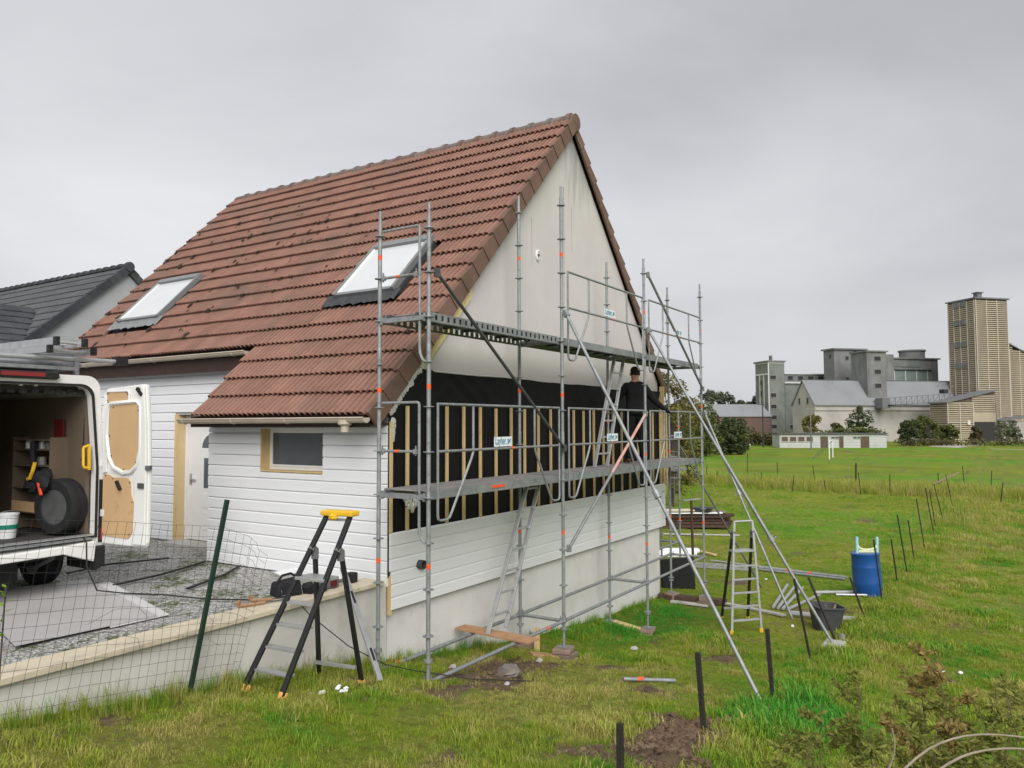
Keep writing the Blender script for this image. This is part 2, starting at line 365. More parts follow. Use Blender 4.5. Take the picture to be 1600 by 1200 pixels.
# courtyard: gravel with moss and grass growing through
ym = bpy.data.materials.new('yard_gravel'); ym.use_nodes = True; n = ym.node_tree.nodes; l = ym.node_tree.links; b = n['Principled BSDF']
b.inputs['Roughness'].default_value = .95; b.inputs['Specular IOR Level'].default_value = .1
g_ = n.new('ShaderNodeNewGeometry'); vo = n.new('ShaderNodeTexVoronoi'); vo.inputs['Scale'].default_value = 38; l.new(g_.outputs['Position'], vo.inputs['Vector'])
bw = n.new('ShaderNodeRGBToBW'); l.new(vo.outputs['Color'], bw.inputs['Color'])
c = gmix((.20, .197, .19), (.70, .69, .67), gmap(bw.outputs['Val'], .15, .85))
c = gmix(c, (.33, .32, .30), gmap(gnoise(1.5, 5), .4, .7, 0, .6))
sx_ = n.new('ShaderNodeSeparateXYZ'); l.new(g_.outputs['Position'], sx_.inputs[0])
c = gmix(c, (.10, .145, .028), gmap(gadd(gmap(sx_.outputs['Y'], 1.2, 2.3, .6, 0), gnoise(3, 6, .7), 'MULTIPLY'), .18, .30, 0, .9))
c = gmix(c, (.085, .12, .025), gmap(gadd(gnoise(1.1, 8, .72), gmap(gnoise(16, 3), .3, .7, -.1, .1)), .52, .62, 0, .9))
l.new(c, b.inputs['Base Color'])
bp = n.new('ShaderNodeBump'); bp.inputs['Strength'].default_value = 1; bp.inputs['Distance'].default_value = .03
l.new(vo.outputs['Distance'], bp.inputs['Height']); l.new(bp.outputs['Normal'], b.inputs['Normal'])
ya, yb = np.linspace(-14, 9.2, 120), np.linspace(1.15, 26, 120)
XX, YY = np.meshgrid(ya, yb, indexing='ij'); ZZ = .83+(fbm(XX, YY, .8, 9)-.5)*.05+np.clip(YY-12, 0, 20)*.01
idx = np.arange(120*120).reshape(120, 120); F4 = np.stack([idx[:-1, :-1], idx[1:, :-1], idx[1:, 1:], idx[:-1, 1:]], -1).reshape(-1, 4)
me = bpy.data.meshes.new('gravel_yard'); me.from_pydata(np.stack([XX, YY, ZZ], -1).reshape(-1, 3).tolist(), [], F4.tolist()); me.update(); me.shade_smooth(); me.materials.append(ym)
tag(ob('gravel_yard', me), kind='structure', label='gravel yard with moss beside the house')

# ------------------------------------------------------------------ grass: one mass of blades
def leaf_mat(name, ca, cb, cc, attr='tint', rough=.6, trans=.35):
    m = bpy.data.materials.new(name); m.use_nodes = True; nn = m.node_tree.nodes; ll = m.node_tree.links; MATS[name] = m
    bb = nn['Principled BSDF']; bb.inputs['Roughness'].default_value = rough; bb.inputs['Specular IOR Level'].default_value = .25
    a = nn.new('ShaderNodeAttribute'); a.attribute_name = attr; a.attribute_type = 'INSTANCER'
    rp = nn.new('ShaderNodeValToRGB'); e = rp.color_ramp.elements
    e[0].color = (*ca, 1); e[0].position = 0; e[1].color = (*cc, 1); e[1].position = 1; q = e.new(.5); q.color = (*cb, 1)
    ll.new(a.outputs['Fac'], rp.inputs['Fac'])
    hs = nn.new('ShaderNodeHueSaturation'); ra = nn.new('ShaderNodeNewGeometry'); mr = nn.new('ShaderNodeMapRange')
    mr.inputs['To Min'].default_value = .65; mr.inputs['To Max'].default_value = 1.35
    ll.new(ra.outputs['Random Per Island'], mr.inputs['Value']); ll.new(mr.outputs['Result'], hs.inputs['Value']); ll.new(rp.outputs['Color'], hs.inputs['Color'])
    ll.new(hs.outputs['Color'], bb.inputs['Base Color'])
    tr = nn.new('ShaderNodeBsdfTranslucent'); ll.new(hs.outputs['Color'], tr.inputs['Color']); ms = nn.new('ShaderNodeMixShader'); ms.inputs['Fac'].default_value = trans
    ll.new(bb.outputs[0], ms.inputs[1]); ll.new(tr.outputs[0], ms.inputs[2]); ll.new(ms.outputs[0], nn['Material Output'].inputs['Surface']); return m
leaf_mat('grass', (.078, .30, .030), (.275, .345, .030), (.46, .40, .14))
def tuft(nb, h, spread, wid, lean, seed):
    r = random.Random(seed); m = MB()
    for i in range(nb):
        a = r.uniform(0, 6.283); d = spread*math.sqrt(r.random()); x, y = d*math.cos(a), d*math.sin(a)
        b2 = r.uniform(0, 6.283); hh = h*r.uniform(.45, 1.15); ln = lean*r.uniform(.2, 1.3)*hh; w2 = wid*r.uniform(.7, 1.3)
        px, py = -math.sin(b2)*w2, math.cos(b2)*w2; dx, dy = math.cos(b2)*ln, math.sin(b2)*ln
        m.add([(x-px, y-py, -.02), (x+px, y+py, -.02), (x+dx*.4-px*.8, y+dy*.4-py*.8, hh*.6), (x+dx*.4+px*.8, y+dy*.4+py*.8, hh*.6), (x+dx, y+dy, hh*r.uniform(.8, 1))],
              [(0, 1, 3, 2), (2, 3, 4)])
    return m.mesh('blade_tuft', 'grass')
tuft_col = bpy.data.collections.new('tuft_library')
for i in range(6):
    o = bpy.data.objects.new('tuft_%d' % i, tuft([34, 30, 40, 26, 30, 22][i], [.055, .07, .05, .085, .06, .10][i], .10, .0032, [.9, .7, 1.1, .6, 1.2, .7][i], i)); tuft_col.objects.link(o)
def scatter(name, P, S, T, coll, label, parent=None):
    me = bpy.data.meshes.new(name); me.from_pydata(P.tolist(), [], []); me.update()
    for nm, v in (('tint', T), ('size', S)):
        a = me.attributes.new(nm, 'FLOAT', 'POINT'); a.data.foreach_set('value', v.astype(np.float32))
    ng = bpy.data.node_groups.new(name+'_nodes', 'GeometryNodeTree'); ng.interface.new_socket('Geometry', in_out='INPUT', socket_type='NodeSocketGeometry'); ng.interface.new_socket('Geometry', in_out='OUTPUT', socket_type='NodeSocketGeometry')
    gi = ng.nodes.new('NodeGroupInput'); go = ng.nodes.new('NodeGroupOutput'); ip = ng.nodes.new('GeometryNodeInstanceOnPoints'); ci = ng.nodes.new('GeometryNodeCollectionInfo')
    ci.inputs['Collection'].default_value = coll; ci.inputs['Separate Children'].default_value = True; ci.inputs['Reset Children'].default_value = True
    ip.inputs['Pick Instance'].default_value = True
    rv = ng.nodes.new('FunctionNodeRandomValue'); rv.data_type = 'FLOAT_VECTOR'; rv.inputs[0].default_value = (-.12, -.12, 0); rv.inputs[1].default_value = (.12, .12, 6.283)
    na = ng.nodes.new('GeometryNodeInputNamedAttribute'); na.data_type = 'FLOAT'; na.inputs['Name'].default_value = 'size'
    k = ng.links.new; k(gi.outputs[0], ip.inputs['Points']); k(ci.outputs[0], ip.inputs['Instance']); k(rv.outputs[0], ip.inputs['Rotation']); k(na.outputs[0], ip.inputs['Scale']); k(ip.outputs[0], go.inputs[0])
    o = ob(name, me); md = o.modifiers.new('scatter', 'NODES'); md.node_group = ng; tag(o, label, kind='stuff'); return o
CAMP = np.array([-6.6356, -5.3154])
def grass_points():
    out = []
    for d0, d1, dens, sz in ((4.2, 7.5, 340, .85), (7.5, 11, 240, .9), (11, 16, 190, .95), (16, 24, 110, 1.05), (24, 40, 42, 1.3), (40, 62, 13, 1.9)):
        a0, a1 = YAW-.63, YAW+.63; area = (d1*d1-d0*d0)*(a1-a0)/2; k = int(area*dens)
        r = np.sqrt(RNG.uniform(d0*d0, d1*d1, k)); a = RNG.uniform(a0, a1, k); x = CAMP[0]+r*np.cos(a); y = CAMP[1]+r*np.sin(a)
        ok = ~((y > .93) & (x < 9.6)) ; ok &= ~((np.abs(x) < .12) & (np.abs(y) < .12))
        for ex, ey, er in ((6.18, -3.07, .33), (7.9, -2.62, .30), (11.9, -2.78, .30), (1.12, -.34, .2), (3.07, 0, .2), (6.14, 0, .2), (6.14, .73, .2)): ok &= np.hypot(x-ex, y-ey) > er
        s = soil_map(x, y); ok &= (RNG.random(k) > s*1.15)
        hgt = fbm(x, y, .9, 91); base = np.interp(hgt, [.3, .5, .7], [.5, .75, 1.15])*np.interp(fbm(x, y, 3.2, 95, 2), [.25, .5, .75], [.55, .9, 1.55])
        rough = np.exp(-((y+3.35)/.42)**2)*(x > -1.5)*.55+np.exp(-((y-.82)/.14)**2)*(x < 9)*.12+np.exp(-np.hypot((x-1.4)/.8, (y+3.6)/.5)**2)*.8+np.exp(-((x-47.3)/1.0)**2)*1.6
        strip = np.exp(-np.hypot((x-1.3)/2.2, (y+.5)/.8)**2); lawn = ((y > -2.7) & (x > 6)) | (x > 14)
        size = sz*(base+rough)*(1-.45*strip)*np.where(lawn & (y > -2.6), .62, 1)*RNG.uniform(.7, 1.3, k)
        dry = dry_map(x, y); lush = lush_map(x, y); t = .35+dry*.50-lush*.50+(fbm(x, y, 2.6, 97, 2)-.5)*.5+RNG.normal(0, .13, k)
        t = np.where(RNG.random(k) < .05, .95, t)
        out.append(np.stack([x, y, gz(x, y)-.005, size, np.clip(t, 0, 1)], 1)[ok])
    return np.concatenate(out)
gp = grass_points()
scatter('grass', gp[:, :3], gp[:, 3], gp[:, 4], tuft_col, 'rough green and straw coloured grass covering the ground')

# ------------------------------------------------------------------ the house being clad
AL = math.atan(1.025); XR, ZR = 5.33, 2.84+1.025*5.33; BE = math.atan(1.09)
uL = Vector((math.cos(AL), 0, math.sin(AL))); wL = Vector((-math.sin(AL), 0, math.cos(AL)))
uR = Vector((-math.cos(BE), 0, math.sin(BE))); wR = Vector((math.sin(BE), 0, math.cos(BE)))
Y0, YM, Y1 = .98, 4.27, 10.25     # gable end, step in the eaves, far end
def zl(x): return 2.84+1.025*x
house = thing('house', 'white house with brown tiled roof and gable half covered in black membrane', 'house', (.5, 1.0, -.9))
# walls
g = MB(); gp_ = [(.52, -1.1), (9.42, -1.1), (9.42, 3.70), (XR, ZR-.17), (.52, zl(.52)-.20)]
g.prism(gp_, lambda p: (p[0], 1.07, p[1]), lambda p: (p[0], 1.25, p[1])); g.build('gable_wall', 'render_wall', house)
MB().box(.50, 9.36, 1.045, 1.07, -1.1, .52).build('plinth', 'plinth', house)
f = MB(); f.box(.47, .70, 1.25, 2.09, .6, 2.9); f.box(.47, .70, 3.31, 4.40, .6, 2.9); f.box(.47, .70, 2.09, 3.31, .6, 2.17); f.box(.47, .70, 2.09, 3.31, 2.77, 2.9)
f.box(.70, 1.31, 4.38, 4.40, .6, 3.4); f.box(1.31, 1.45, 4.40, 5.02, .6, 3.9); f.box(1.31, 1.45, 6.54, 10.2, .6, 3.9); f.box(1.31, 1.45, 5.02, 6.54, 2.98, 3.9)
f.box(9.2, 9.40, 1.25, 10.2, -1, 3.6); f.box(1.6, 9.2, 10.0, 10.2, .5, 3.8); f.box(1.7, 9.2, 1.3, 10, .82, .9); f.build('outer_wall', 'render_wall', house)
fg = MB(); fg.prism([(1.2, 3.7), (9.3, 3.7), (XR, ZR-.25)], lambda p: (p[0], 10.02, p[1]), lambda p: (p[0], 10.2, p[1])); fg.build('far_gable_wall', 'render_wall', house)
# dim room behind the window
rm = MB(); rm.box(2.4, 2.45, 1.3, 4.2, .9, 2.9); rm.box(.72, 2.4, 4.2, 4.25, .9, 2.9); rm.box(.72, 2.4, 1.27, 1.3, .9, 2.9); rm.box(.72, 2.4, 1.3, 4.2, 2.86, 2.9); rm.build('room_lining', 'grey_render', house)
# boards: bevelled lap profile, each board its own piece
PIT_B = .1545
def board(par, z, a0, a1, axis_, mt, hgt=PIT_B):
    pr = [(0, 0), (.024, 0), (.024, hgt-.028), (.003, hgt-.005), (0, hgt-.005)]; m = MB(); e = .004
    if axis_ == 'x-':   # faces -X, runs along Y
        m.prism(pr, lambda p: (.452-p[0], a0+.0015, z+p[1]), lambda p: (.452-p[0], a1-.0015, z+p[1]))
    elif axis_ == 'rec': m.prism(pr, lambda p: (1.305-p[0], a0+.0015, z+p[1]), lambda p: (1.305-p[0], a1-.0015, z+p[1]))
    else: m.prism(pr, lambda p: (a0+.0015, .972-p[0], z+p[1]), lambda p: (a1-.0015, .972-p[0], z+p[1]))
    return m.build('siding_board', mt, par)
z = .845; k = 0
while z < 2.76:
    h = min(PIT_B, 2.795-z)
    if z+PIT_B > 2.20 and z < 2.74:
        board(house, z, .985, 2.095, 'x-', 'siding', h); board(house, z, 3.305, 4.44, 'x-', 'siding', h)
        if z < 2.16: board(house, z, 2.095, 3.305, 'x-', 'siding', 2.166-z)
    else: board(house, z, .985, 4.44, 'x-', 'siding', h)
    z += PIT_B; k += 1
zb = [1.487-PIT_B*(i+1) for i in range(6)]
for i, z in enumerate(zb):
    js = [[.452, 4.9, 9.50], [.452, 1.72, 5.8, 9.50], [.452, 1.25, 6.4, 9.50], [.452, 3.6, 8.2, 9.50], [.452, 1.72, 5.2, 9.50], [.452, 4.2, 7.6, 9.50]][i]
    for a, b2 in zip(js, js[1:]): board(house, z, a if z > .95 else max(a, .475), b2, 'y', 'siding_gable')
z = .86; i = 0
while z < 3.80:
    h = min(PIT_B, 3.90-z)
    if z > 2.9: js = [4.5, 6.1, 8.4, 10.2] if i % 2 else [4.5, 7.1, 10.2]
    else: js = [6.55, 8.9, 10.2] if i % 2 else [6.55, 10.2]
    for a, b2 in zip(js, js[1:]): board(house, z, a, b2, 'rec', 'siding', h)
    z += PIT_B; i += 1
# black breather membrane with folds
def mem_top(x): return 3.50 if x > 1.05 else 3.50-(1.05-x)*1.1
nxm, nzm = 150, 46; V = []; Fm = []
for i in range(nxm+1):
    x = .50+8.93*i/nxm; t = mem_top(x)+.006*math.sin(x*2.3)+.004*math.sin(x*7)+.02*math.exp(-((x-1.2)/.6)**2)
    for j in range(nzm+1):
        zz = 1.40+(t-1.40)*j/nzm
        q = float(fbm(np.array([x*1.2+zz*.8]), np.array([zz*1.6-x*.5]), 1.3, 17)[0])-.5; fold = .012*math.sin((x-1.3+(zz-3.4)*1.5)*16)*math.exp(-((x-2.0-(3.4-zz)*1.1)/.5)**2)*max(0, (zz-2.4))
        rip = .010*math.sin((x*1.0-zz*1.6)*11+3*q)*(1 if zz > 3.0 else .35)*max(0, q+.1)*3; flap = -.06*max(0, (x-8.2))*max(0, zz-2.9)*abs(math.sin(x*6+zz*4))
        V.append((x, 1.012+.018*q+fold+rip+flap*.5, zz))
for i in range(nxm):
    for j in range(nzm): a = i*(nzm+1)+j; Fm.append((a, a+nzm+1, a+nzm+2, a+1))
MB().add(V, Fm).build('membrane', 'membrane', house, smooth=True)
tp = MB(); pts = [(.95+.09*i, .985+.006*math.sin(i*1.9), 3.515+.012*math.sin(i*2.3)+.006*math.sin(i*5.1)) for i in range(30)]; tp.path([(1.35+.1*i, .998, mem_top(1.4)+.006*math.sin((1.35+.1*i)*2.3)+.008) for i in range(24)], .011, 5); tp.build('membrane_hem', 'foil', house)
# vertical battens
for i in range(23):
    x = .80+.4045*i+random.uniform(-.02, .02); lo = 1.42; hi = 3.05+random.uniform(-.02, .02)
    MB().box(x-.021, x+.021, .962, .990, lo, hi).build('batten', 'wood_new', house)
MB().box(.455, .498, .955, .995, 1.49, 2.84).build('corner_batten', 'wood_new', house)
MB().box(.452, .498, .958, 1.0, .50, .96).build('corner_batten', 'wood_new', house)
MB().box(9.43, 9.53, .95, 1.03, 1.48, 3.62).build('corner_batten', 'wood_new', house)
MB().box(9.36, 9.43, .965, 1.035, 2.4, 3.5).build('corner_batten', 'wood_new', house)
MB().box(.440, .451, .975, .984, .95, 2.86).build('corner_gap_strip', 'van_black', house)
# foam strip and crumpled foil under the verge
fs = MB()
for a, b2, wd in ((.98, 2.25, .17),): fs.hexa([(a, 1.02, zl(a)-.36-wd), (b2, 1.02, zl(b2)-.36-wd), (b2, 1.066, zl(b2)-.36-wd), (a, 1.066, zl(a)-.36-wd), (a, 1.02, zl(a)-.34), (b2, 1.02, zl(b2)-.34), (b2, 1.066, zl(b2)-.34), (a, 1.066, zl(a)-.34)])
fs.build('insulation_strip', 'foam_yellow', house)
ff = MB(); r_ = random.Random(5)
for i in range(15):
    x = .50+i*.042; ff.blob((x, .985+r_.uniform(-.008, .008), zl(x)-.375-r_.uniform(0, .03)), .042, .010, .045, 7, 5, .3)
ff.build('foil_edge', 'foil', house); ff = MB()
for i in range(5): ff.blob((.50+r_.uniform(-.02, .02), .965, 2.84-.05*i), .045, .012, .05, 7, 5, .4)
ff.build('foil_scrap', 'foil', house); ff = MB()
for i in range(7): ff.blob((.72+.05*i, .955, 1.90-.05*(3-abs(i-3))), .05, .014, .06, 7, 5, .35)
ff.build('foil_scrap', 'foil', house)
# upper wall details: vent and waste pipe stub
vt = MB().lathe([(.075, 0), (.075, .02), (.055, .03), (.055, .012), (0, .012)], 18, ax='y'); vt.xf(Matrix.Translation((4.19, 1.067, 5.60)) @ Matrix.Scale(-1, 4, (0, 1, 0)) @ Matrix.Diagonal((.8, 1, 1.25, 1)))
v_ = vt.build('wall_vent', 'white_pvc', house); MB().lathe([(.022, 0), (.022, .034), (0, .034)], 12, (4.19, 1.026, 5.60), 'y').build('vent_hole', 'grey_plastic', v_)
pp = MB().lathe([(.058, 0), (.058, .085), (.048, .085), (.048, .01), (0, .01)], 20, ax='y'); pp.xf(Matrix.Translation((1.0, .955, 1.03)) @ Matrix.Scale(-1, 4, (0, 1, 0))); pp.build('waste_pipe', 'tub_grey', house, smooth=True)
# algae stain running down from the ridge on the right of the render
wm_ = MATS['render_wall'].copy(); wm_.name = 'render_stained'; MATS['render_stained'] = wm_; n_ = wm_.node_tree.nodes; l_ = wm_.node_tree.links; pb_ = n_['Principled BSDF']; src = pb_.inputs['Base Color'].links[0].from_socket
ge = n_.new('ShaderNodeNewGeometry'); mpp = n_.new('ShaderNodeMapping'); mpp.inputs['Scale'].default_value = (7, 1, .55); nn2 = n_.new('ShaderNodeTexNoise'); nn2.inputs['Scale'].default_value = 1.6; nn2.inputs['Detail'].default_value = 6; l_.new(ge.outputs['Position'], mpp.inputs[0]); l_.new(mpp.outputs[0], nn2.inputs['Vector'])
dt = n_.new('ShaderNodeVectorMath'); dt.operation = 'DISTANCE'; dt.inputs[1].default_value = (5.75, 1.07, 7.75); sc2 = n_.new('ShaderNodeMapping'); sc2.inputs['Scale'].default_value = (1, 1, .6); sc2.inputs['Location'].default_value = (0, 0, 3.1); l_.new(ge.outputs['Position'], sc2.inputs[0]); l_.new(sc2.outputs[0], dt.inputs[0])
mr1 = n_.new('ShaderNodeMapRange'); mr1.inputs['From Min'].default_value = .15; mr1.inputs['From Max'].default_value = 1.0; mr1.inputs['To Min'].default_value = .42; mr1.inputs['To Max'].default_value = -.25; l_.new(dt.outputs['Value'], mr1.inputs['Value'])
ad = n_.new('ShaderNodeMath'); ad.operation = 'ADD'; l_.new(mr1.outputs[0], ad.inputs[0]); l_.new(nn2.outputs['Fac'], ad.inputs[1]); mr2 = n_.new('ShaderNodeMapRange'); mr2.inputs['From Min'].default_value = .55; mr2.inputs['From Max'].default_value = 1.0; mr2.inputs['To Max'].default_value = .8; l_.new(ad.outputs[0], mr2.inputs['Value'])
mxx = n_.new('ShaderNodeMixRGB'); l_.new(src, mxx.inputs['Color1']); mxx.inputs['Color2'].default_value = (.24, .25, .235, 1); l_.new(mr2.outputs[0], mxx.inputs['Fac']); l_.new(mxx.outputs[0], pb_.inputs['Base Color'])
[q for q in COL.objects if q.name == 'gable_wall'][0].data.materials[0] = wm_
# weathering streaks are stains on the render, thin runs of dirt
stm = mat('stain', (.25, .22, .20), .95, .2, 10)
for x, z0, z1, ww in ((5.12, 4.9, 7.0, .011), (5.42, 5.9, 6.7, .005), (4.02, 5.4, 6.2, .005)):
    MB().hexa([(x-ww*.3, 1.0675, z0), (x+ww*.3, 1.0675, z0), (x+ww*.3, 1.0705, z0), (x-ww*.3, 1.0705, z0), (x-ww, 1.0675, z1), (x+ww*.6, 1.0675, z1), (x+ww*.6, 1.0705, z1), (x-ww, 1.0705, z1)]).build('dirt_streak', 'stain', house)

# ---- roof
roof = ob('roof', None, house); ORG[roof.name] = ORG[house.name]
GA = .374*1.006; TW = (Y1-Y0)/31
X0 = .055
def slab(u, w_, foot, ya, yb, ln, t0, t1):
    p = []
    for t in (t0, t1):
        for (uu, yy) in ((0, ya), (ln, ya), (ln, yb), (0, yb)): q = Vector(foot)+u*uu+w_*t; p.append((q.x, yy, q.z))
    return p
sl = MB()
ln_all = (XR-X0)/math.cos(AL)
sl.hexa(slab(uL, wL, (X0+.06, 0, zl(X0+.06)), 1.08, YM-.03, ln_all-.09, -.10, -.005)); sl.hexa(slab(uL, wL, (X0+4*.263+.08, 0, zl(X0+4*.263+.08)), YM-.03, Y1-.05, ln_all-4*.376-.12, -.10, -.005))
xe = 9.72; sl.hexa(slab(uR, wR, (xe, 0, ZR-1.09*(xe-XR)), 1.08, Y1-.05, (xe-XR)/math.cos(BE)-.02, -.10, .03)); sl.build('roof_deck', 'fascia_brown', roof)
nseg = 12
def tile_mesh(ln=.43):
    m = MB(); top = []; n_ = nseg
    for j, (u_, lift) in enumerate(((0, .056), (ln, .004))):
        for i in range(n_+1):
            ph = i % 4; v = TW*(i//4+[0, .2, .5, .8][ph])/3; h = [-.012, .030, .037, .030][ph] if i not in (0, n_) else -.016
            if i == n_: v -= .003
            m.v.append((u_, v, lift+h))
    for i in range(n_+1): m.v.append((0.004, m.v[i][1], m.v[i][2]-.022))
    for i in range(n_): m.f.append((i+1, i, n_+1+i, n_+2+i)[::-1]); m.f.append((i, i+1, 2*n_+3+i, 2*n_+2+i))
    return m
TM = tile_mesh(); tmesh = TM.mesh('tile', 'tile'); tv = np.array(TM.v)
Mtx = lambda o, ju=0, jr=0: frame(o, uL, Vector((0, 1, 0)), wL) @ Matrix.Rotation(jr, 4, 'Z') @ Matrix.Translation((ju, 0, 0))
SKY = [(1.80, 2.74, 2.03, 3.25), (1.86, 2.78, 7.86, 9.22)]       # skylights: X range, Y range
cells = []
for kx in range(20):
    ncol0 = 0 if kx < 4 else 0
    for cy in range(31):
        if kx < 4 and cy >= 11: continue
        o = Vector((X0, 0, zl(X0)))+uL*(GA*kx)+Vector((0, Y0+TW*cy, 0)); xc = o.x+.14; yc = o.y+TW/2
        if any(a-.10 < xc < b2+.02 and c0-.06 < yc < d0+.06 for a, b2, c0, d0 in SKY): continue
        d = (Vector((xc, yc, o.z))-cam.matrix_world.translation).length; cells.append((d, o))
cells.sort(key=lambda q: q[0]); rr = random.Random(3); fld = MB()
for i, (d, o) in enumerate(cells):
    mt_ = Mtx(o, rr.uniform(-.006, .006), rr.uniform(-.006, .006)); mt_.translation += wL*rr.uniform(-.002, .004)
    if i < 296: place('tile', tmesh, roof, mt_)
    else: fld.add([mt_ @ Vector(p) for p in TM.v], TM.f)
tag(fld.build('tile_field', 'tile', roof), kind='stuff')
vm = MB(); vm.hexa([(0, -.062, -.175), (.415, -.046, -.20), (.415, -.018, -.20), (0, -.018, -.185), (0, -.062, .072), (.415, -.046, .030), (.415, -.018, .030), (0, -.018, .072)])
vm.hexa([(0, -.018, .03), (.415, -.018, 0), (.415, .10, 0), (0, .10, .03), (0, -.018, .0551), (.415, -.018, .0201), (.415, .10, .016), (0, .10, .05)])
vme = vm.mesh('verge_tile', 'verge')
for kx in range(20):
    o = Vector((X0, Y0-.012, zl(X0)))+uL*(GA*kx); place('verge_tile', vme, roof, frame(o, uL, Vector((0, 1, 0)), wL) @ Matrix.Rotation(rr.uniform(-.012, .012), 4, 'Y'))
vmr = MB(); vmr.v = [(p[0], -p[1]-.055, max(p[2], -.12)) for p in vm.v]; vmr.f = [q[::-1] for q in vm.f]; vmem = vmr.mesh('verge_tile', 'verge')
nR = int((xe-XR)/math.cos(BE)/GA)
for kx in range(nR):
    o = Vector((xe, Y0-.012, ZR-1.09*(xe-XR)))+uR*(GA*kx*.985); place('verge_tile', vmem, roof, frame(o, uR, Vector((0, -1, 0)), wR) @ Matrix.Rotation(rr.uniform(-.012, .012), 4, 'Y'))
# ridge tiles: half-round with a raised collar
rmsh = MB()
for y0_, y1_, r_0 in ((0, .42, .115), (-.01, .07, .138)):
    k = len(rmsh.v); n_ = 9
    for yy in (y0_, y1_):
        for i in range(n_): t = math.pi*(-.08+1.16*i/(n_-1)); rmsh.v.append((math.cos(t)*r_0*1.1, yy, math.sin(t)*r_0))
    for i in range(n_-1): rmsh.f.append((k+i+1, k+i, k+n_+i, k+n_+i+1))
    rmsh.f.append(tuple(k+i for i in range(n_))); rmsh.f.append(tuple(k+n_+i for i in reversed(range(n_))))
rme = rmsh.mesh('ridge_tile', 'ridge', smooth=False)
for i in range(23): place('ridge_tile', rme, roof, Matrix.Translation((XR, Y0+.02+.3995*i, ZR-.055+rr.uniform(-.005, .005))))
ec = MB().lathe([(.150, -.075), (.150, .02), (.13, .05)], 14, (XR+.02, .99, ZR-.085), 'y'); ec.build('ridge_end_cap', 'verge', roof, smooth=True)
# moss clumps lying on the tiles
ms = MB(); r_ = random.Random(21)
for i in range(230):
    yy = min(10.1, max(1.2, r_.gauss(7.0, 2.2))); kx = r_.randint(5 if yy > 4.3 else 0, 16)
    if yy < 4.6 and r_.random() < .75: continue
    if any(a-.1 < X0+GA*kx*math.cos(AL) < b2 and c0-.1 < yy < d0+.1 for a, b2, c0, d0 in SKY): continue
    uu = GA*kx+r_.choice([r_.uniform(-.03, .05), r_.uniform(0, .35)]); o = Vector((X0, yy, zl(X0)))+uL*uu; s = r_.uniform(.010, .027)*r_.choice([.6, .8, 1, 1.6]); k0 = len(ms.v)
    ms.blob((0, 0, 0), s*r_.uniform(1.2, 2.6), s, s*.5, 6, 4, .4); ms.xf(frame(o+wL*.082, uL, Vector((0, 1, 0)), wL), k0)
    if r_.random() < .3:
        for q in range(3): k0 = len(ms.v); ms.blob((r_.uniform(-.08, .08), r_.uniform(-.08, .08), 0), s*1.2, s*.6, s*.4, 6, 4, .4); ms.xf(frame(o+wL*.078, uL, Vector((0, 1, 0)), wL), k0)
tag(ms.build('moss', 'moss', roof), kind='stuff')
# skylights
for (a, b2, c0, d0), nm in zip(SKY, ('near', 'far')):
    sk = ob('skylight', None, house); ORG[sk.name] = ORG[house.name]
    o = Vector((a, c0, zl(a))); ln = (b2-a)/math.cos(AL); wd = d0-c0; F_ = frame(o, uL, Vector((0, 1, 0)), wL); t = .055
    def part(nm_, mt_, boxes, par=sk, **kw):
        m = MB()
        for bx in boxes: m.box(*bx)
        return m.xf(F_).build(nm_, mt_, par, **kw)
    part('frame', 'skylight_grey', [(0, ln, 0, t, -.02, .155), (0, ln, wd-t, wd, -.02, .155), (0, .06, t, wd-t, -.02, .14), (ln-.12, ln, t, wd-t, -.02, .17)])
    part('sash', 'white_pvc', [(.06, ln-.12, t, t+.025, .05, .142), (.06, ln-.12, wd-t-.025, wd-t, .05, .142)])
    part('pane', 'pane_pale', [(.06, ln-.12, t+.025, wd-t-.025, .10, .122)])
    fl = MB(); nn_ = 26
    for i in range(nn_+1):
        y_ = -.12+(wd+.24)*i/nn_; h = .012*(i % 2)+.01*math.sin(i*1.3); fl.v += [(-.22+.015*math.sin(i*1.7), y_, .088+h), (.03, y_, .105+h*.3)]
    for i in range(nn_): fl.f.append((2*i, 2*i+1, 2*i+3, 2*i+2))
    fl.xf(F_).build('apron', 'lead' if nm == 'near' else 'skylight_grey', sk)
    part('side_flashing', 'lead', [(-.05, ln+.03, -.03, 0, .0, .075)]); part('side_flashing', 'lead', [(-.05, ln+.03, wd, wd+.03, .0, .075)])
# gutters, fascias, soffits
def gutter(x, z, ya, yb, out_at=None):
    gt = MB(); n_ = 8; k = 0
    for yy in (ya, yb):
        for rr_ in (.062, .055):
            for i in range(n_+1): t = math.pi*(1+i/n_); gt.v.append((x+rr_*math.cos(t), yy, z+rr_*math.sin(t)))
    m_ = n_+1
    for i in range(n_): gt.f += [(i+1, i, 2*m_+i, 2*m_+i+1), (m_+i, m_+i+1, 3*m_+i+1, 3*m_+i)]
    gt.f += [(0, m_, 3*m_, 2*m_), (m_-1, 3*m_-1, 4*m_-1, 2*m_-1)]
    for e in (0, 2*m_): gt.f.append(tuple(range(e, e+m_)))
    gt.tube((x-.062, ya, z), (x-.062, yb, z), .011, 6); G = gt.build('gutter', 'gutter_beige', house, smooth=True)
    y = ya+.3
    while y < yb: br = MB(); br.path([(x+.064*math.cos(math.pi*(1+i/6)), y, z+.066*math.sin(math.pi*(1+i/6))) for i in range(7)], .008, 4); br.build('bracket', 'gutter_beige', G); y += 1.05
    if out_at: MB().lathe([(.085, -.03), (.085, -.075), (.05, -.10), (.05, -.17), (.043, -.17), (.043, -.1)], 14, (x, out_at, z)).build('outlet', 'gutter_beige', G, smooth=True)
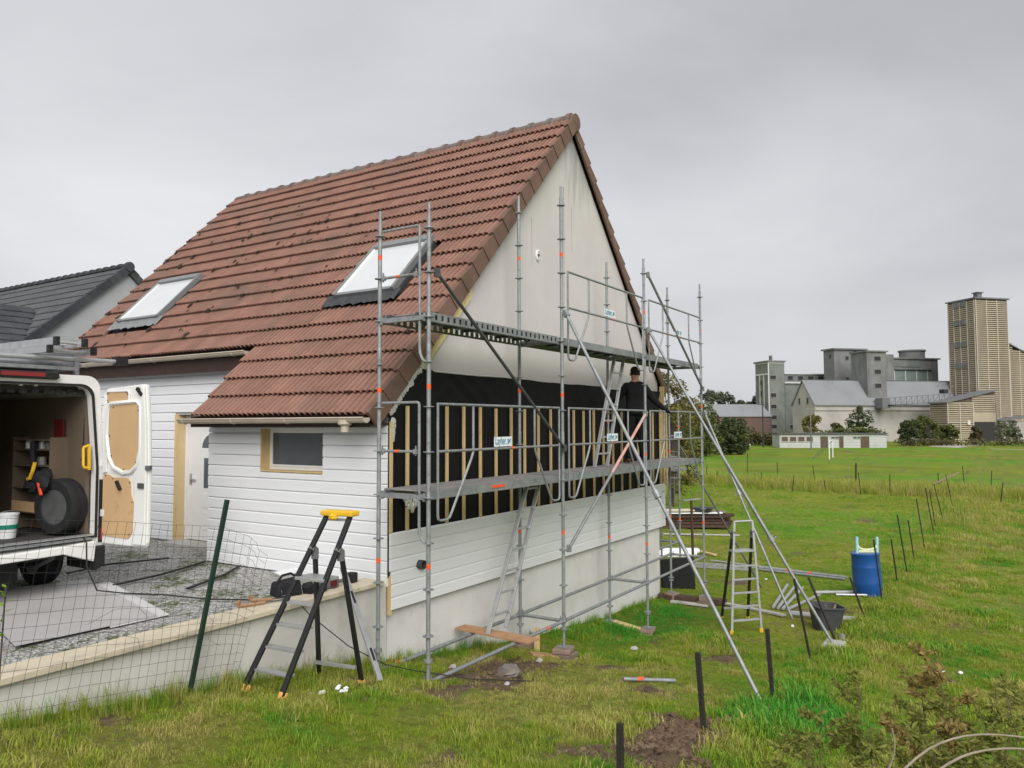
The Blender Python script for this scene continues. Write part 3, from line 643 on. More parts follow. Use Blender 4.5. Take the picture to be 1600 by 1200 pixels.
gutter(.005, 2.885, .93, 4.50, 1.28); gutter(1.015, 3.935, 4.36, 10.28)
MB().box(.10, .128, 1.0, 4.40, 2.775, 2.93).build('fascia', 'fascia_brown', house); MB().box(.128, .47, 1.0, 4.40, 2.80, 2.82).build('soffit', 'fascia_brown', house)
MB().box(1.09, 1.12, 4.36, 10.2, 3.66, 3.93).build('fascia', 'fascia_brown', house); MB().box(1.12, 1.31, 4.40, 10.2, 3.84, 3.86).build('soffit', 'fascia_brown', house)
# window in the front extension
wn = ob('window', None, house); ORG[wn.name] = ORG[house.name]
fr = MB(); fx0, fx1 = .575, .64; fr.box(fx0, fx1, 2.10, 2.145, 2.185, 2.755); fr.box(fx0, fx1, 3.255, 3.30, 2.185, 2.755); fr.box(fx0, fx1, 2.145, 3.255, 2.185, 2.23); fr.box(fx0, fx1, 2.145, 3.255, 2.72, 2.755); fr.build('frame', 'white_pvc', wn, bevel=.006)
sa = MB(); sa.box(.567, .60, 2.145, 2.175, 2.23, 2.72); sa.box(.567, .60, 3.225, 3.255, 2.23, 2.72); sa.box(.567, .60, 2.175, 3.225, 2.23, 2.258); sa.box(.567, .60, 2.175, 3.225, 2.694, 2.72); sa.build('sash', 'white_pvc', wn, bevel=.004)
MB().box(.582, .594, 2.175, 3.225, 2.258, 2.694).build('pane', 'pane_dark', wn)
MB().box(.43, .574, 3.285, 3.304, 2.175, 2.765).build('jamb', 'wood_new', wn); MB().box(.46, .574, 2.096, 2.112, 2.175, 2.765).build('jamb', 'white_pvc', wn); MB().box(.425, .574, 2.112, 3.285, 2.168, 2.186).build('sill', 'wood_new', wn); MB().box(.43, .574, 2.112, 3.285, 2.750, 2.768).build('head', 'white_pvc', wn)
# entrance: beige reveal and white door
dr = ob('door', None, house); ORG[dr.name] = ORG[house.name]+Vector((.15, .18, 0))
MB().box(1.45, 1.75, 6.66, 6.725, .84, 2.975).build('reveal', 'jamb_beige', dr); MB().box(1.436, 1.452, 6.655, 6.735, .84, 2.98).build('reveal_batten', 'wood_new', dr)
MB().box(1.60, 1.66, 6.60, 6.66, .84, 2.97).build('frame', 'white_pvc', dr); MB().box(1.60, 1.66, 5.2, 5.28, .84, 2.97).build('frame', 'white_pvc', dr); MB().box(1.60, 1.66, 5.28, 6.60, 2.88, 2.97).build('frame', 'white_pvc', dr)
lf = MB().box(1.615, 1.655, 5.29, 6.595, .87, 2.875).build('leaf', 'white_pvc', dr, bevel=.005)
ar = MB(); ar.prism([(.28*math.cos(math.pi*i/10), .24*math.sin(math.pi*i/10)) for i in range(11)], lambda p: (1.612, 5.94+p[0], 2.42+p[1]), lambda p: (1.618, 5.94+p[0], 2.42+p[1])); ar.build('fanlight', 'pane_dark', lf)
MB().box(1.61, 1.618, 5.72, 6.16, 1.75, 2.25).build('glazing', 'pane_dark', lf)
for za, zc in ((1.05, 1.35), (1.42, 1.66)): MB().box(1.608, 1.618, 5.70, 6.18, za, zc).build('moulding', 'white_pvc', lf, bevel=.004)
MB().bar((1.585, 6.50, 1.88), (1.585, 6.36, 1.88), .02, .02).build('handle', 'alu', lf); MB().box(1.60, 1.616, 6.48, 6.53, 1.80, 1.98).build('handle_plate', 'alu', lf)
MB().box(1.05, 1.45, 5.02, 6.52, .82, .865).build('doorstep', 'concrete', house)

# ------------------------------------------------------------------ retaining wall with stone coping
rw = thing('retaining_wall', 'low rendered garden wall with cream stone coping beside the gravel yard', 'wall', (-2.0, 1.1, .3))
nW = 40; V = []; 
wl_ = MB(); wl_.box(-9.5, .44, 1.0, 1.20, -.4, .885); wl_.build('wall', 'retain_wall', rw)
x = -9.5; r_ = random.Random(2)
while x < .30:
    ln = min(1.02+r_.uniform(-.02, .02), .34-x); MB().box(x, x+ln-.006, .935+r_.uniform(-.004, .004), 1.27, .888, .945+r_.uniform(-.004, .004)).build('coping_stone', 'stone_coping', rw, bevel=.008); x += ln

# ------------------------------------------------------------------ neighbouring house
nb = thing('neighbour_house', 'grey rendered house with dark slate roof behind the parked van', 'house', (6.6, 17, .8))
sn = .877; AN = math.atan(sn); ux = Vector((math.cos(AN), 0, math.sin(AN))); wx = Vector((-math.sin(AN), 0, math.cos(AN)))
AX, AZ, NY0, NY1 = 6.6, 7.66, 17.0, 30.0
zn = lambda x: AZ-sn*abs(x-AX)
w_ = MB(); w_.prism([(2.2, .5), (11, .5), (11, zn(11)-.15), (AX, AZ-.15), (2.2, zn(2.2)-.15)], lambda p: (p[0], NY0+.05, p[1]), lambda p: (p[0], NY1, p[1])); w_.build('wall', 'grey_render', nb)
MB().box(2.2, 11, NY0+.046, NY0+.0505, 5.02, 5.035).build('render_joint', 'slate_light', nb)
nr = ob('roof', None, nb); ORG[nr.name] = ORG[nb.name]
d_ = MB(); d_.hexa([(1.6, NY0, zn(1.6)-.10), (AX, NY0, AZ-.10), (AX, NY1, AZ-.10), (1.6, NY1, zn(1.6)-.10), (1.6, NY0, zn(1.6)-.01), (AX, NY0, AZ-.01), (AX, NY1, AZ-.01), (1.6, NY1, zn(1.6)-.01)])
d_.hexa([(AX, NY0, AZ-.10), (11.6, NY0, zn(11.6)-.10), (11.6, NY1, zn(11.6)-.10), (AX, NY1, AZ-.10), (AX, NY0, AZ+.02), (11.6, NY0, zn(11.6)+.02), (11.6, NY1, zn(11.6)+.02), (AX, NY1, AZ+.02)]); d_.build('roof_deck', 'slate', nr)
tm = MB(); tw, tg = .62, .40; tm.hexa([(0, .004, 0), (tg*1.15, .004, -.01), (tg*1.15, tw-.004, -.01), (0, tw-.004, 0), (0, .004, .035), (tg*1.15, .004, .008), (tg*1.15, tw-.004, .008), (0, tw-.004, .035)]); tme = tm.mesh('roof_tile', 'slate_light')
for kx in range(16):
    for cy in range(20):
        o = Vector((AX, NY0+.1+cy*tw, AZ))-ux*(tg*(kx+1)); 
        if o.x > 1.7: place('roof_tile', tme, nr, frame(o, ux, Vector((0, 1, 0)), wx))
for kx in range(16):
    o = Vector((AX, NY0-.05, AZ))-ux*(tg*(kx+1)); m = MB(); m.hexa([(0, -.02, -.17), (tg*1.02, -.02, -.17), (tg*1.02, .14, -.17), (0, .14, -.17), (0, -.03, .06), (tg*1.02, -.02, .045), (tg*1.02, .14, .045), (0, .15, .06)])
    if kx == 0: vme2 = m.mesh('verge_tile', 'slate')
    place('verge_tile', vme2, nr, frame(o, ux, Vector((0, 1, 0)), wx))
u2 = Vector((-ux.x, 0, ux.z)); w2 = Vector((ux.z, 0, ux.x))
for kx in range(12): o = Vector((AX, NY0+.10, AZ))-u2*(tg*(kx+1)); place('verge_tile', vme2, nr, frame(o, u2, Vector((0, -1, 0)), w2))
for i in range(32): place('ridge_tile', rme, nr, Matrix.Translation((AX, NY0-.05+.4*i, AZ-.005)) @ Matrix.Diagonal((.9, 1, .9, 1)))
for o in [q for q in COL.objects if q.parent is nr and q.name.startswith('ridge_tile')]:
    o.data = o.data if o.data.name.startswith('slate') else o.data
rme2 = rme.copy(); rme2.materials[0] = MATS['slate']
for o in [q for q in COL.objects if q.parent is nr and q.name.startswith('ridge_tile')]: o.data = rme2
MB().lathe([(.15, -.08), (.15, .02)], 12, (AX, NY0-.02, AZ-.02), 'y').build('ridge_end_cap', 'slate', nr)
# its lower wing, roof falling towards the yard
wgY, wgZ = 19.2, 6.35; sw = .55; AW = math.atan(sw); vy = Vector((0, math.cos(AW), math.sin(AW))); wy = Vector((0, -math.sin(AW), math.cos(AW)))
wing = ob('wing_roof', None, nb); ORG[wing.name] = ORG[nb.name]
fy = 15.7; zf = wgZ-sw*(wgY-fy)
MB().hexa([(-5, fy, zf-.12), (4.9, fy, zf-.12), (4.9, wgY, wgZ-.12), (-5, wgY, wgZ-.12), (-5, fy, zf), (4.9, fy, zf), (4.9, wgY, wgZ), (-5, wgY, wgZ)]).build('roof_deck', 'slate', wing)
MB().box(-4.7, 4.2, fy+.35, wgY, .7, zf-.1).build('wing_wall', 'slate', nb)
tm2 = MB(); tw2, tg2 = .46, .44; tm2.hexa([(.004, 0, 0), (tw2-.004, 0, 0), (tw2-.004, tg2*1.12, -.008), (.004, tg2*1.12, -.008), (.004, 0, .034), (tw2-.004, 0, .034), (tw2-.004, tg2*1.12, .008), (.004, tg2*1.12, .008)]); tme2 = tm2.mesh('roof_tile', 'slate')
for k in range(9):
    for i in range(20):
        xx = 4.9-(i+1)*tw2-(k % 2)*.2; o = Vector((xx, fy, zf))+vy*(tg2*k)
        xv = AX-(AZ-o.z)/sn
        if xx+.3 < xv: place('roof_tile', tme2, wing, frame(o, Vector((1, 0, 0)), vy, wy))

# ------------------------------------------------------------------ scaffold along the gable
sf = thing('scaffold', 'three bay grey steel scaffold with two decks standing against the gable wall', 'scaffold', (0, 0, 0))
ros = MB().lathe([(.026, -.0045), (.061, -.0045), (.061, .0045), (.026, .0045)], 16); rosm = ros.mesh('rosette', 'galv')
band = MB().lathe([(.0252, -.028), (.0252, .028)], 12); bandm = band.mesh('orange_band', 'orange_tape')
def standard(par, x, y, z0, z1, zr0, bands, base=True, r=.0242, spig=True, mt='galv'):
    p = MB(); p.tube((x, y, z0+(.30 if base and z0 < -.2 else .02)), (x, y, z1-(.16 if spig else 0)), r, 12)
    if spig: p.tube((x, y, z1-.16), (x, y, z1), r*.78, 10)
    if base:
        p.tube((x, y, z0+.01), (x, y, z0+.34), .0185, 10); p.box(x-.075, x+.075, y-.075, y+.075, z0, z0+.008)
        p.lathe([(.03, 0), (.05, 0), (.05, .03), (.03, .03)], 10, (x, y, z0+.24))
    s = p.build('standard', mt, par, smooth=True)
    z = zr0
    while z < z1-.2:
        if z > z0+.03: place('rosette', rosm, s, Matrix.Translation((x, y, z)) @ Matrix.Rotation(random.uniform(0, .3), 4, 'Z'))
        z += .5
    for b2 in bands: place('orange_band', bandm, s, Matrix.Translation((x, y, b2)))
    for zc in (3.6 if x < 1 else 2.6,):
        if zc < z1-1: MB().lathe([(.0255, -.09), (.0275, -.08), (.0275, .08), (.0255, .09)], 12, (x, y, zc)).build('joint_sleeve', mt, s, smooth=True)
    return s
BX = [0, 3.07, 6.14, 9.21]
zt_o = [5.29, 6.28, 5.77, 5.78]; zt_i = [5.30, 6.26, 5.79, 5.78]; zb_o = [-.02, -.36, -.78, -.80]; zb_i = [-.02, -.40, -.75, -.81]
for i, x in enumerate(BX):
    standard(sf, x, 0, zb_o[i], zt_o[i], 0 if i < 2 else -.5, ([1.25, 3.22], [1.25, 3.22, 5.27], [.68, 2.26, 4.80], [.72, 3.16, 4.78])[i])
    standard(sf, x, .73, zb_i[i], zt_i[i], 0 if i < 2 else -.5, ([1.25, 3.2, 4.75], [1.22, 3.3, 5.3], [.75, 2.85], [.8, 2.2, 4.75])[i])
def ledger(a, b2, r=.0242, mt='galv', bands=(), nm='ledger', par=None):
    a = Vector(a); b2 = Vector(b2); d = (b2-a).normalized(); m = MB(); m.tube(a+d*.07, b2-d*.07, r, 10)
    for e, sg in ((a, 1), (b2, -1)):
        m.bar(e+d*sg*.028, e+d*sg*.08, .034, .055); m.bar(e+d*sg*.052-Vector((0, 0, .045)), e+d*sg*.052+Vector((0, 0, .065)), .007, .022)
    o = m.build(nm, mt, par or sf, smooth=True)
    for t in bands:
        p = a+d*t; q = MB(); q.tube(p-d*.03, p+d*.03, r+.001, 12); q.build('orange_band', 'orange_tape', o)
    return o
for i in range(3):
    ledger((BX[i], 0, 0), (BX[i+1], 0, 0), bands=(2.6,) if i == 0 else ()); ledger((BX[i], .73, 0), (BX[i+1], .73, 0), bands=(.35,) if i == 0 else ())
for i, x in enumerate(BX):
    ledger((x, 0, 0), (x, .73, 0), bands=(.4,) if i == 0 else ())
    for z in (2.0, 4.0):
        m = MB(); m.box(x-.024, x+.024, .045, .685, z-.028, z+.028); m.box(x-.03, x+.03, .03, .06, z-.045, z+.045); m.box(x-.03, x+.03, .67, .70, z-.045, z+.045); m.build('transom', 'galv', sf)
def deck(x0, x1, z, par, mt='deck_grey', slots=26):
    d = ob('deck', None, par); ORG[d.name] = ORG[par.name]
    MB().box(x0+.06, x1-.06, .075, .655, z+.052, z+.066).build('deck_board', mt, d)
    for ya, s in ((.055, 1), (.675, -1)):
        m = MB(); yb = ya+.008*s; lo, hi = min(ya, yb), max(ya, yb)
        m.box(x0+.03, x1-.03, lo, hi, z+.048, z+.070); m.box(x0+.03, x1-.03, lo, hi, z-.035, z-.012)   # side rail with a row of slots
        n_ = slots; ln = x1-x0-.06
        if not n_: m.box(x0+.03, x1-.03, lo, hi, z-.012, z+.048)
        for i in range(n_+1 if n_ else 0): xa = x0+.03+ln*i/n_; m.box(max(x0+.03, xa-.034), min(x1-.03, xa+.034), lo, hi, z-.012, z+.048)
        l2, h2 = (hi, hi+.03) if s > 0 else (lo-.03, lo); m.box(x0+.03, x1-.03, l2, h2, z-.040, z-.035)
        m.build('side_rail', 'galv', d)
    m = MB()
    for q in range(7): xa = x0+.3+q*(x1-x0-.6)/6; m.box(xa-.02, xa+.02, .068, .662, z+.02, z+.050)
    for xa in (x0, x1):
        s = 1 if xa == x0 else -1
        for yy in (.15, .58): m.box(min(xa-.03*s, xa+.07*s), max(xa-.03*s, xa+.07*s), yy-.02, yy+.02, z+.030, z+.060)
    m.build('cross_member', 'galv_dark', d); return d
for i in range(3):
    d = deck(BX[i], BX[i+1], 2.0, sf, slots=0); deck(BX[i], BX[i+1], 4.0, sf, 'deck_grey', 26 if i == 0 else 0)
    if i == 0: MB().box(1.32, 1.62, .0465, .0545, 2.005, 2.04).build('orange_label', 'orange_tape', d)
# system guard rails with bent legs
def sign(par, x, z, s=.4):
    m = MB().box(x, x+s, -.068, -.064, z, z+s*.30); pl = m.build('name_plate', 'plate_white', par)
    cu = bpy.data.curves.new('lettering', 'FONT'); cu.body = 'Layher.'; cu.size = s*.31; cu.extrude = .001; cu.align_x = 'LEFT'
    to = bpy.data.objects.new('tmp', cu); COL.objects.link(to); dg = bpy.context.evaluated_depsgraph_get(); tme_ = bpy.data.meshes.new_from_object(to.evaluated_get(dg)); bpy.data.objects.remove(to)
    tme_.materials.clear(); tme_.materials.append(MATS['letter_blue']); tme_.name = 'lettering'
    place('lettering', tme_, pl, Matrix.Translation((x+s*.05, -.0705, z+s*.065)) @ Matrix.Rotation(R(90), 4, 'X') @ Matrix.Diagonal((.72, 1.15, 1, 1)))
    lg = MB()
    for q in range(3): lg.box(x+s*(.76+.06*q), x+s*(.80+.06*q), -.0705, -.0685, z+s*(.06+.03*q), z+s*(.24-.02*q))
    lg.bar((x+s*.75, -.0695, z+s*.06), (x+s*.95, -.0695, z+s*.24), .003, s*.025); lg.build('logo', 'letter_blue', pl)
def guard(i, z, signx=None):
    x0, x1 = BX[i]+.10, BX[i+1]-.19; y = -.05; r = .0165
    gr = ob('guard_rail', None, sf); ORG[gr.name] = ORG[sf.name]
    for zz, nm in ((z+1.03, 'top_rail'), (z+.50, 'middle_rail')): MB().tube((x0, y, zz), (x1, y, zz), r, 10).build(nm, 'galv', gr, smooth=True)
    for xa, s in ((x0, 1), (x1, -1)):
        m = MB(); m.path([(xa, y, z+1.045), (xa, y, z-.20), (xa+.01*s, y, z-.245), (xa+.05*s, y, z-.265), (xa+.16*s, y, z-.265), (xa+.215*s, y, z-.245), (xa+.25*s, y, z-.20), (xa+.64*s, y, z+.40), (xa+.67*s, y, z+.46), (xa+.68*s, y, z+.52), (xa+.68*s, y, z+1.03)], r*.92, 8)
        m.build('bent_leg', 'galv', gr, smooth=True)
    MB().tube(((x0+x1)/2+.12, y, z+.50), ((x0+x1)/2+.18, y, z+.50), r+.0012, 10).build('orange_band', 'orange_tape', gr)
    if signx is not None: sign(gr, x0+signx, z+.525)
guard(0, 2.0, 1.10); guard(1, 2.0, 1.25); guard(2, 2.0, 1.15); guard(1, 4.0, 1.20); guard(2, 4.0, 1.25)
for z in (2.0, 4.0):                                                   # end guard frames
    gr = ob('end_guard', None, sf); ORG[gr.name] = ORG[sf.name]
    m = MB(); m.path([(0, .68, z+1.05), (0, .17, z+1.05), (0, .145, z+1.045), (0, .135, z+1.02), (0, .132, z-.32), (0, .125, z-.40), (0, .09, z-.47), (0, .05, z-.50)], .016, 8); m.build('bent_leg', 'galv', gr, smooth=True)
    o = ledger((0, .73, z+.5), (0, .13, z+.5), .0165, bands=(.28,), nm='middle_rail', par=gr)
# diagonals and raking props
def brace(a, b2, r=.0242, mt='galv', nm='brace'):
    a = Vector(a); b2 = Vector(b2); m = MB(); d = (b2-a).normalized(); m.tube(a, b2, r, 10)
    for e in (a, b2): m.bar(e+Vector((0, .0, -.05)), e+Vector((0, .0, .05)), .05, .06)
    return m.build(nm, mt, sf, smooth=True)
brace((.07, -.06, 4.5), (3.01, -.06, 2.46), .021, 'galv_dark')
mat('red_white', (.60, .33, .27), .6, .25, 6, col2=(.42, .42, .42), thr=(.48, .66), tscale=3.5)
b9 = brace((6.02, -.06, 2.98), (3.13, -.06, 1.02), .0242, 'galv'); MB().tube((5.98, -.06, 2.953), (4.6, -.06, 2.0171), .0252, 10).build('red_sleeve', 'red_white', b9, smooth=True); brace((6.20, -.06, 5.48), (9.13, -.06, 3.53), .0242, 'galv')
def prop(top, foot, split=.5, off=.0):
    a = Vector(top); b2 = Vector(foot); m = MB(); mid = a+(b2-a)*split; m.tube(a, b2, .0242, 10); o = m.build('raking_prop', 'galv', sf, smooth=True)
    c = MB(); d = (b2-a).normalized(); c.tube(mid-d*.05, mid+d*.05, .042, 10); c.bar(mid+Vector((.03, -.03, 0)), mid+Vector((.09, -.06, .03)), .02, .02); c.build('coupler', 'galv', o); c = MB(); c.bar(a-d*.02, a+d*.08, .07, .07); c.build('coupler', 'galv', o)
    return o
prop((3.07, -.06, 4.42), (1.90, -3.11, -.30), .53); prop((6.16, -.06, 4.50), (6.18, -3.03, -.60), .70); prop((9.19, -.06, 3.05), (8.48, -1.93, -.88), .42)
o = MB(); o.tube((6.17, -1.35, 2.26), (6.20, -2.16, .86), .0242, 10); o.build('raking_prop', 'galv', sf)
# a return bay round the far corner of the house
rb = thing('scaffold', 'short grey scaffold bay standing behind the far corner of the house', 'scaffold', (10.9, 1.6, -.95))
ORG[rb.name] = Vector((10.9, 1.6, -.95))
for x, y, z1, bd in ((10.87, 1.13, 3.15, [.55, 2.72]), (11.65, 1.9, 2.2, [1.6]), (10.87, 3.7, 3.15, [2.7]), (11.6, 3.7, 3.15, [])): standard(rb, x, y, -.98, z1, -.5, bd)
for z in (.0, 1.5, 2.0, 2.5): ledger((10.87, 1.13, z), (10.87, 3.7, z), par=rb)
ledger((9.21, 1.13, 0.02), (10.87, 1.13, .02), par=rb); ledger((10.87, 1.13, 1.62), (11.65, 1.9, 1.62), par=rb); ledger((10.87, 1.13, 2.12), (11.65, 1.9, 2.12), .0165, par=rb)
MB().box(10.9, 11.6, 1.2, 3.6, 1.66, 1.72).build('deck', 'deck_grey', rb)
for dx in (.2, .45): MB().tube((10.87+dx, 1.13+dx*.98, .9), (10.87+dx, 1.13+dx*.98, 2.12), .015, 8).build('guard_bar', 'galv', rb)
MB().tube((10.9, 1.25, 2.5), (11.6, -.55, -1.0), .02, 8).build('raking_prop', 'galv_dark', rb)

# ------------------------------------------------------------------ ladders
def ladder(nm, label, a, b2, wdir, wid, n_, mt='alu', flare=0, r=.014):
    """a: middle of the foot, b2: middle of the top"""
    a = Vector(a); b2 = Vector(b2); wv = Vector(wdir).normalized(); t = thing(nm, label, 'ladder', a); d = (b2-a)
    for s in (-1, 1): MB().bar(a+wv*s*(wid/2+flare), b2+wv*s*wid/2, .026, .062, wv.cross(d)).build('rail', mt, t, bevel=.004)
    for i in range(n_):
        q = (i+.8)/(n_+.3); w3 = wid/2+flare*(1-q); p = a+d*q; MB().bar(p-wv*w3, p+wv*w3, .03, .03, d).build('rung', mt, t, bevel=.004)
    return t
ladder('access_ladder', 'aluminium ladder rising from the loose plank to the lower scaffold deck', (1.98, .42, .05), (2.88, .36, 2.02), (1, -.05, 0), .30, 7, flare=.05)
ladder('access_ladder', 'aluminium ladder rising from the lower to the upper scaffold deck', (5.18, .42, 2.07), (5.90, .36, 4.12), (1, -.05, 0), .34, 7, flare=.05)
# ------------------------------------------------------------------ things under the scaffold
tag(MB().hexa([(1.80, .98, .028), (2.02, .97, .028), (1.97, -.24, .028), (1.72, -.22, .028), (1.80, .98, .055), (2.02, .97, .055), (1.97, -.24, .055), (1.72, -.22, .055)]).build('plank', 'wood_plank', None, bevel=.004), 'orange brown plank laid across the two low scaffold tubes', 'plank')
def blocks(label, x, y, top, n_, seed, grp='wooden packing blocks under the scaffold feet'):
    r2 = random.Random(seed); g = gzf(x, y)-.02; h = (top-g)/n_; t = thing('packing_block', label, 'wood block', (x, y, g), group=grp)
    for i in range(n_):
        a = r2.uniform(-.35, .35); m = MB(); lx, ly = r2.uniform(.12, .17), r2.uniform(.10, .14); m.box(-lx, lx, -ly, ly, 0, h*.96)
        m.xf(Matrix.Translation((x+r2.uniform(-.02, .02), y+r2.uniform(-.02, .02), g+h*i)) @ Matrix.Rotation(a, 4, 'Z')); m.build('block', 'wood_block', t, bevel=.012)
blocks('stack of worn wooden blocks under the second outer scaffold foot', 3.07, 0, -.362, 3, 1); blocks('brown wooden block pile under the third outer scaffold foot', 6.14, 0, -.782, 2, 2)
blocks('weathered block under the third inner scaffold foot', 6.14, .73, -.752, 2, 3); blocks('pale block under the end inner scaffold foot', 9.21, .73, -.812, 1, 4); blocks('pale block under the end outer scaffold foot', 9.21, 0, -.802, 2, 5); blocks('low block under the second inner scaffold foot', 3.07, .73, -.402, 1, 8)
def gplank(label, x0, y0, x1, y1, wd, th, mt, dz=0, nm='plank'):
    z0, z1 = gzf(x0, y0)+dz, gzf(x1, y1)+dz; m = MB(); m.bar((x0, y0, z0+th/2), (x1, y1, z1+th/2), wd, th); return tag(m.build(nm, mt, None, bevel=.006), label, 'plank')
gplank('short pale plank on the grass between the third pair of feet', 6.16, .66, 6.12, .08, .13, .05, 'wood_new', .03); gplank('short brown board on the soil beside the block stack', 2.62, .28, 3.0, .02, .16, .035, 'wood_plank', .03)
gplank('dark timber sleeper under the end scaffold feet', 9.12, .98, 9.35, -.42, .22, .10, 'wood_dark', 0); gplank('pale plank lying in front of the dark sleeper', 8.95, .65, 9.12, -.1, .14, .04, 'concrete', .0)
gplank('weathered plank flat on the lawn behind the far stepladder', 9.3, -.4, 8.6, -1.75, .12, .04, 'concrete', .02)
tag(MB().box(3.16, 3.23, .49, .55, gzf(3.2, .5)-.1, -.20).build('wooden_stake', 'wood_new', None), 'short yellow wooden stake by the plinth near the plank', 'stake')
rk = MB(); rk.blob((0, 0, 0), .20, .14, .07, 8, 5, .22); rk.xf(Matrix.Translation((1.12, -.34, gzf(1.12, -.34)+.05)) @ Matrix.Rotation(.5, 4, 'Z')); tag(rk.build('stone', 'rock', None), 'flat grey broken stone lying on the bare soil', 'stone')
r_ = random.Random(14)
for lb, xx, yy, s in (('small pale chip of rubble near the brown board', 2.3, -.05, .05), ('small pinkish rubble piece by the third scaffold foot', 4.5, -.45, .055), ('pale pebble at the front of the soil patch', .62, -.62, .03), ('white lump of mortar near the scaffold corner', .9, .35, .04)):
    q = MB(); q.blob((xx, yy, gzf(xx, yy)+s*.5), s*1.3, s, s*.7, 7, 4, .3); tag(q.build('rubble', 'concrete', None), lb, 'rubble', 'loose rubble on the soil')
lp = MB(); lp.tube((1.95, -1.42, gzf(1.95, -1.42)+.04), (2.40, -1.90, gzf(2.4, -1.9)+.04), .0242, 10); t = tag(lp.build('scaffold_tube', 'galv', None, smooth=True), 'short grey scaffold tube with an orange band on the lawn', 'tube')
bd = MB(); bd.tube((2.07, -1.548, gzf(2.1, -1.5)+.038), (2.12, -1.60, gzf(2.1, -1.6)+.038), .0256, 12); bd.build('orange_band', 'orange_tape', t)
tag(MB().box(5.97, 6.40, -3.20, -2.90, gzf(6.18, -3.05)-.05, -.60).build('foot_block', 'concrete', None, bevel=.02), 'pale concrete block under the foot of the long prop', 'block')

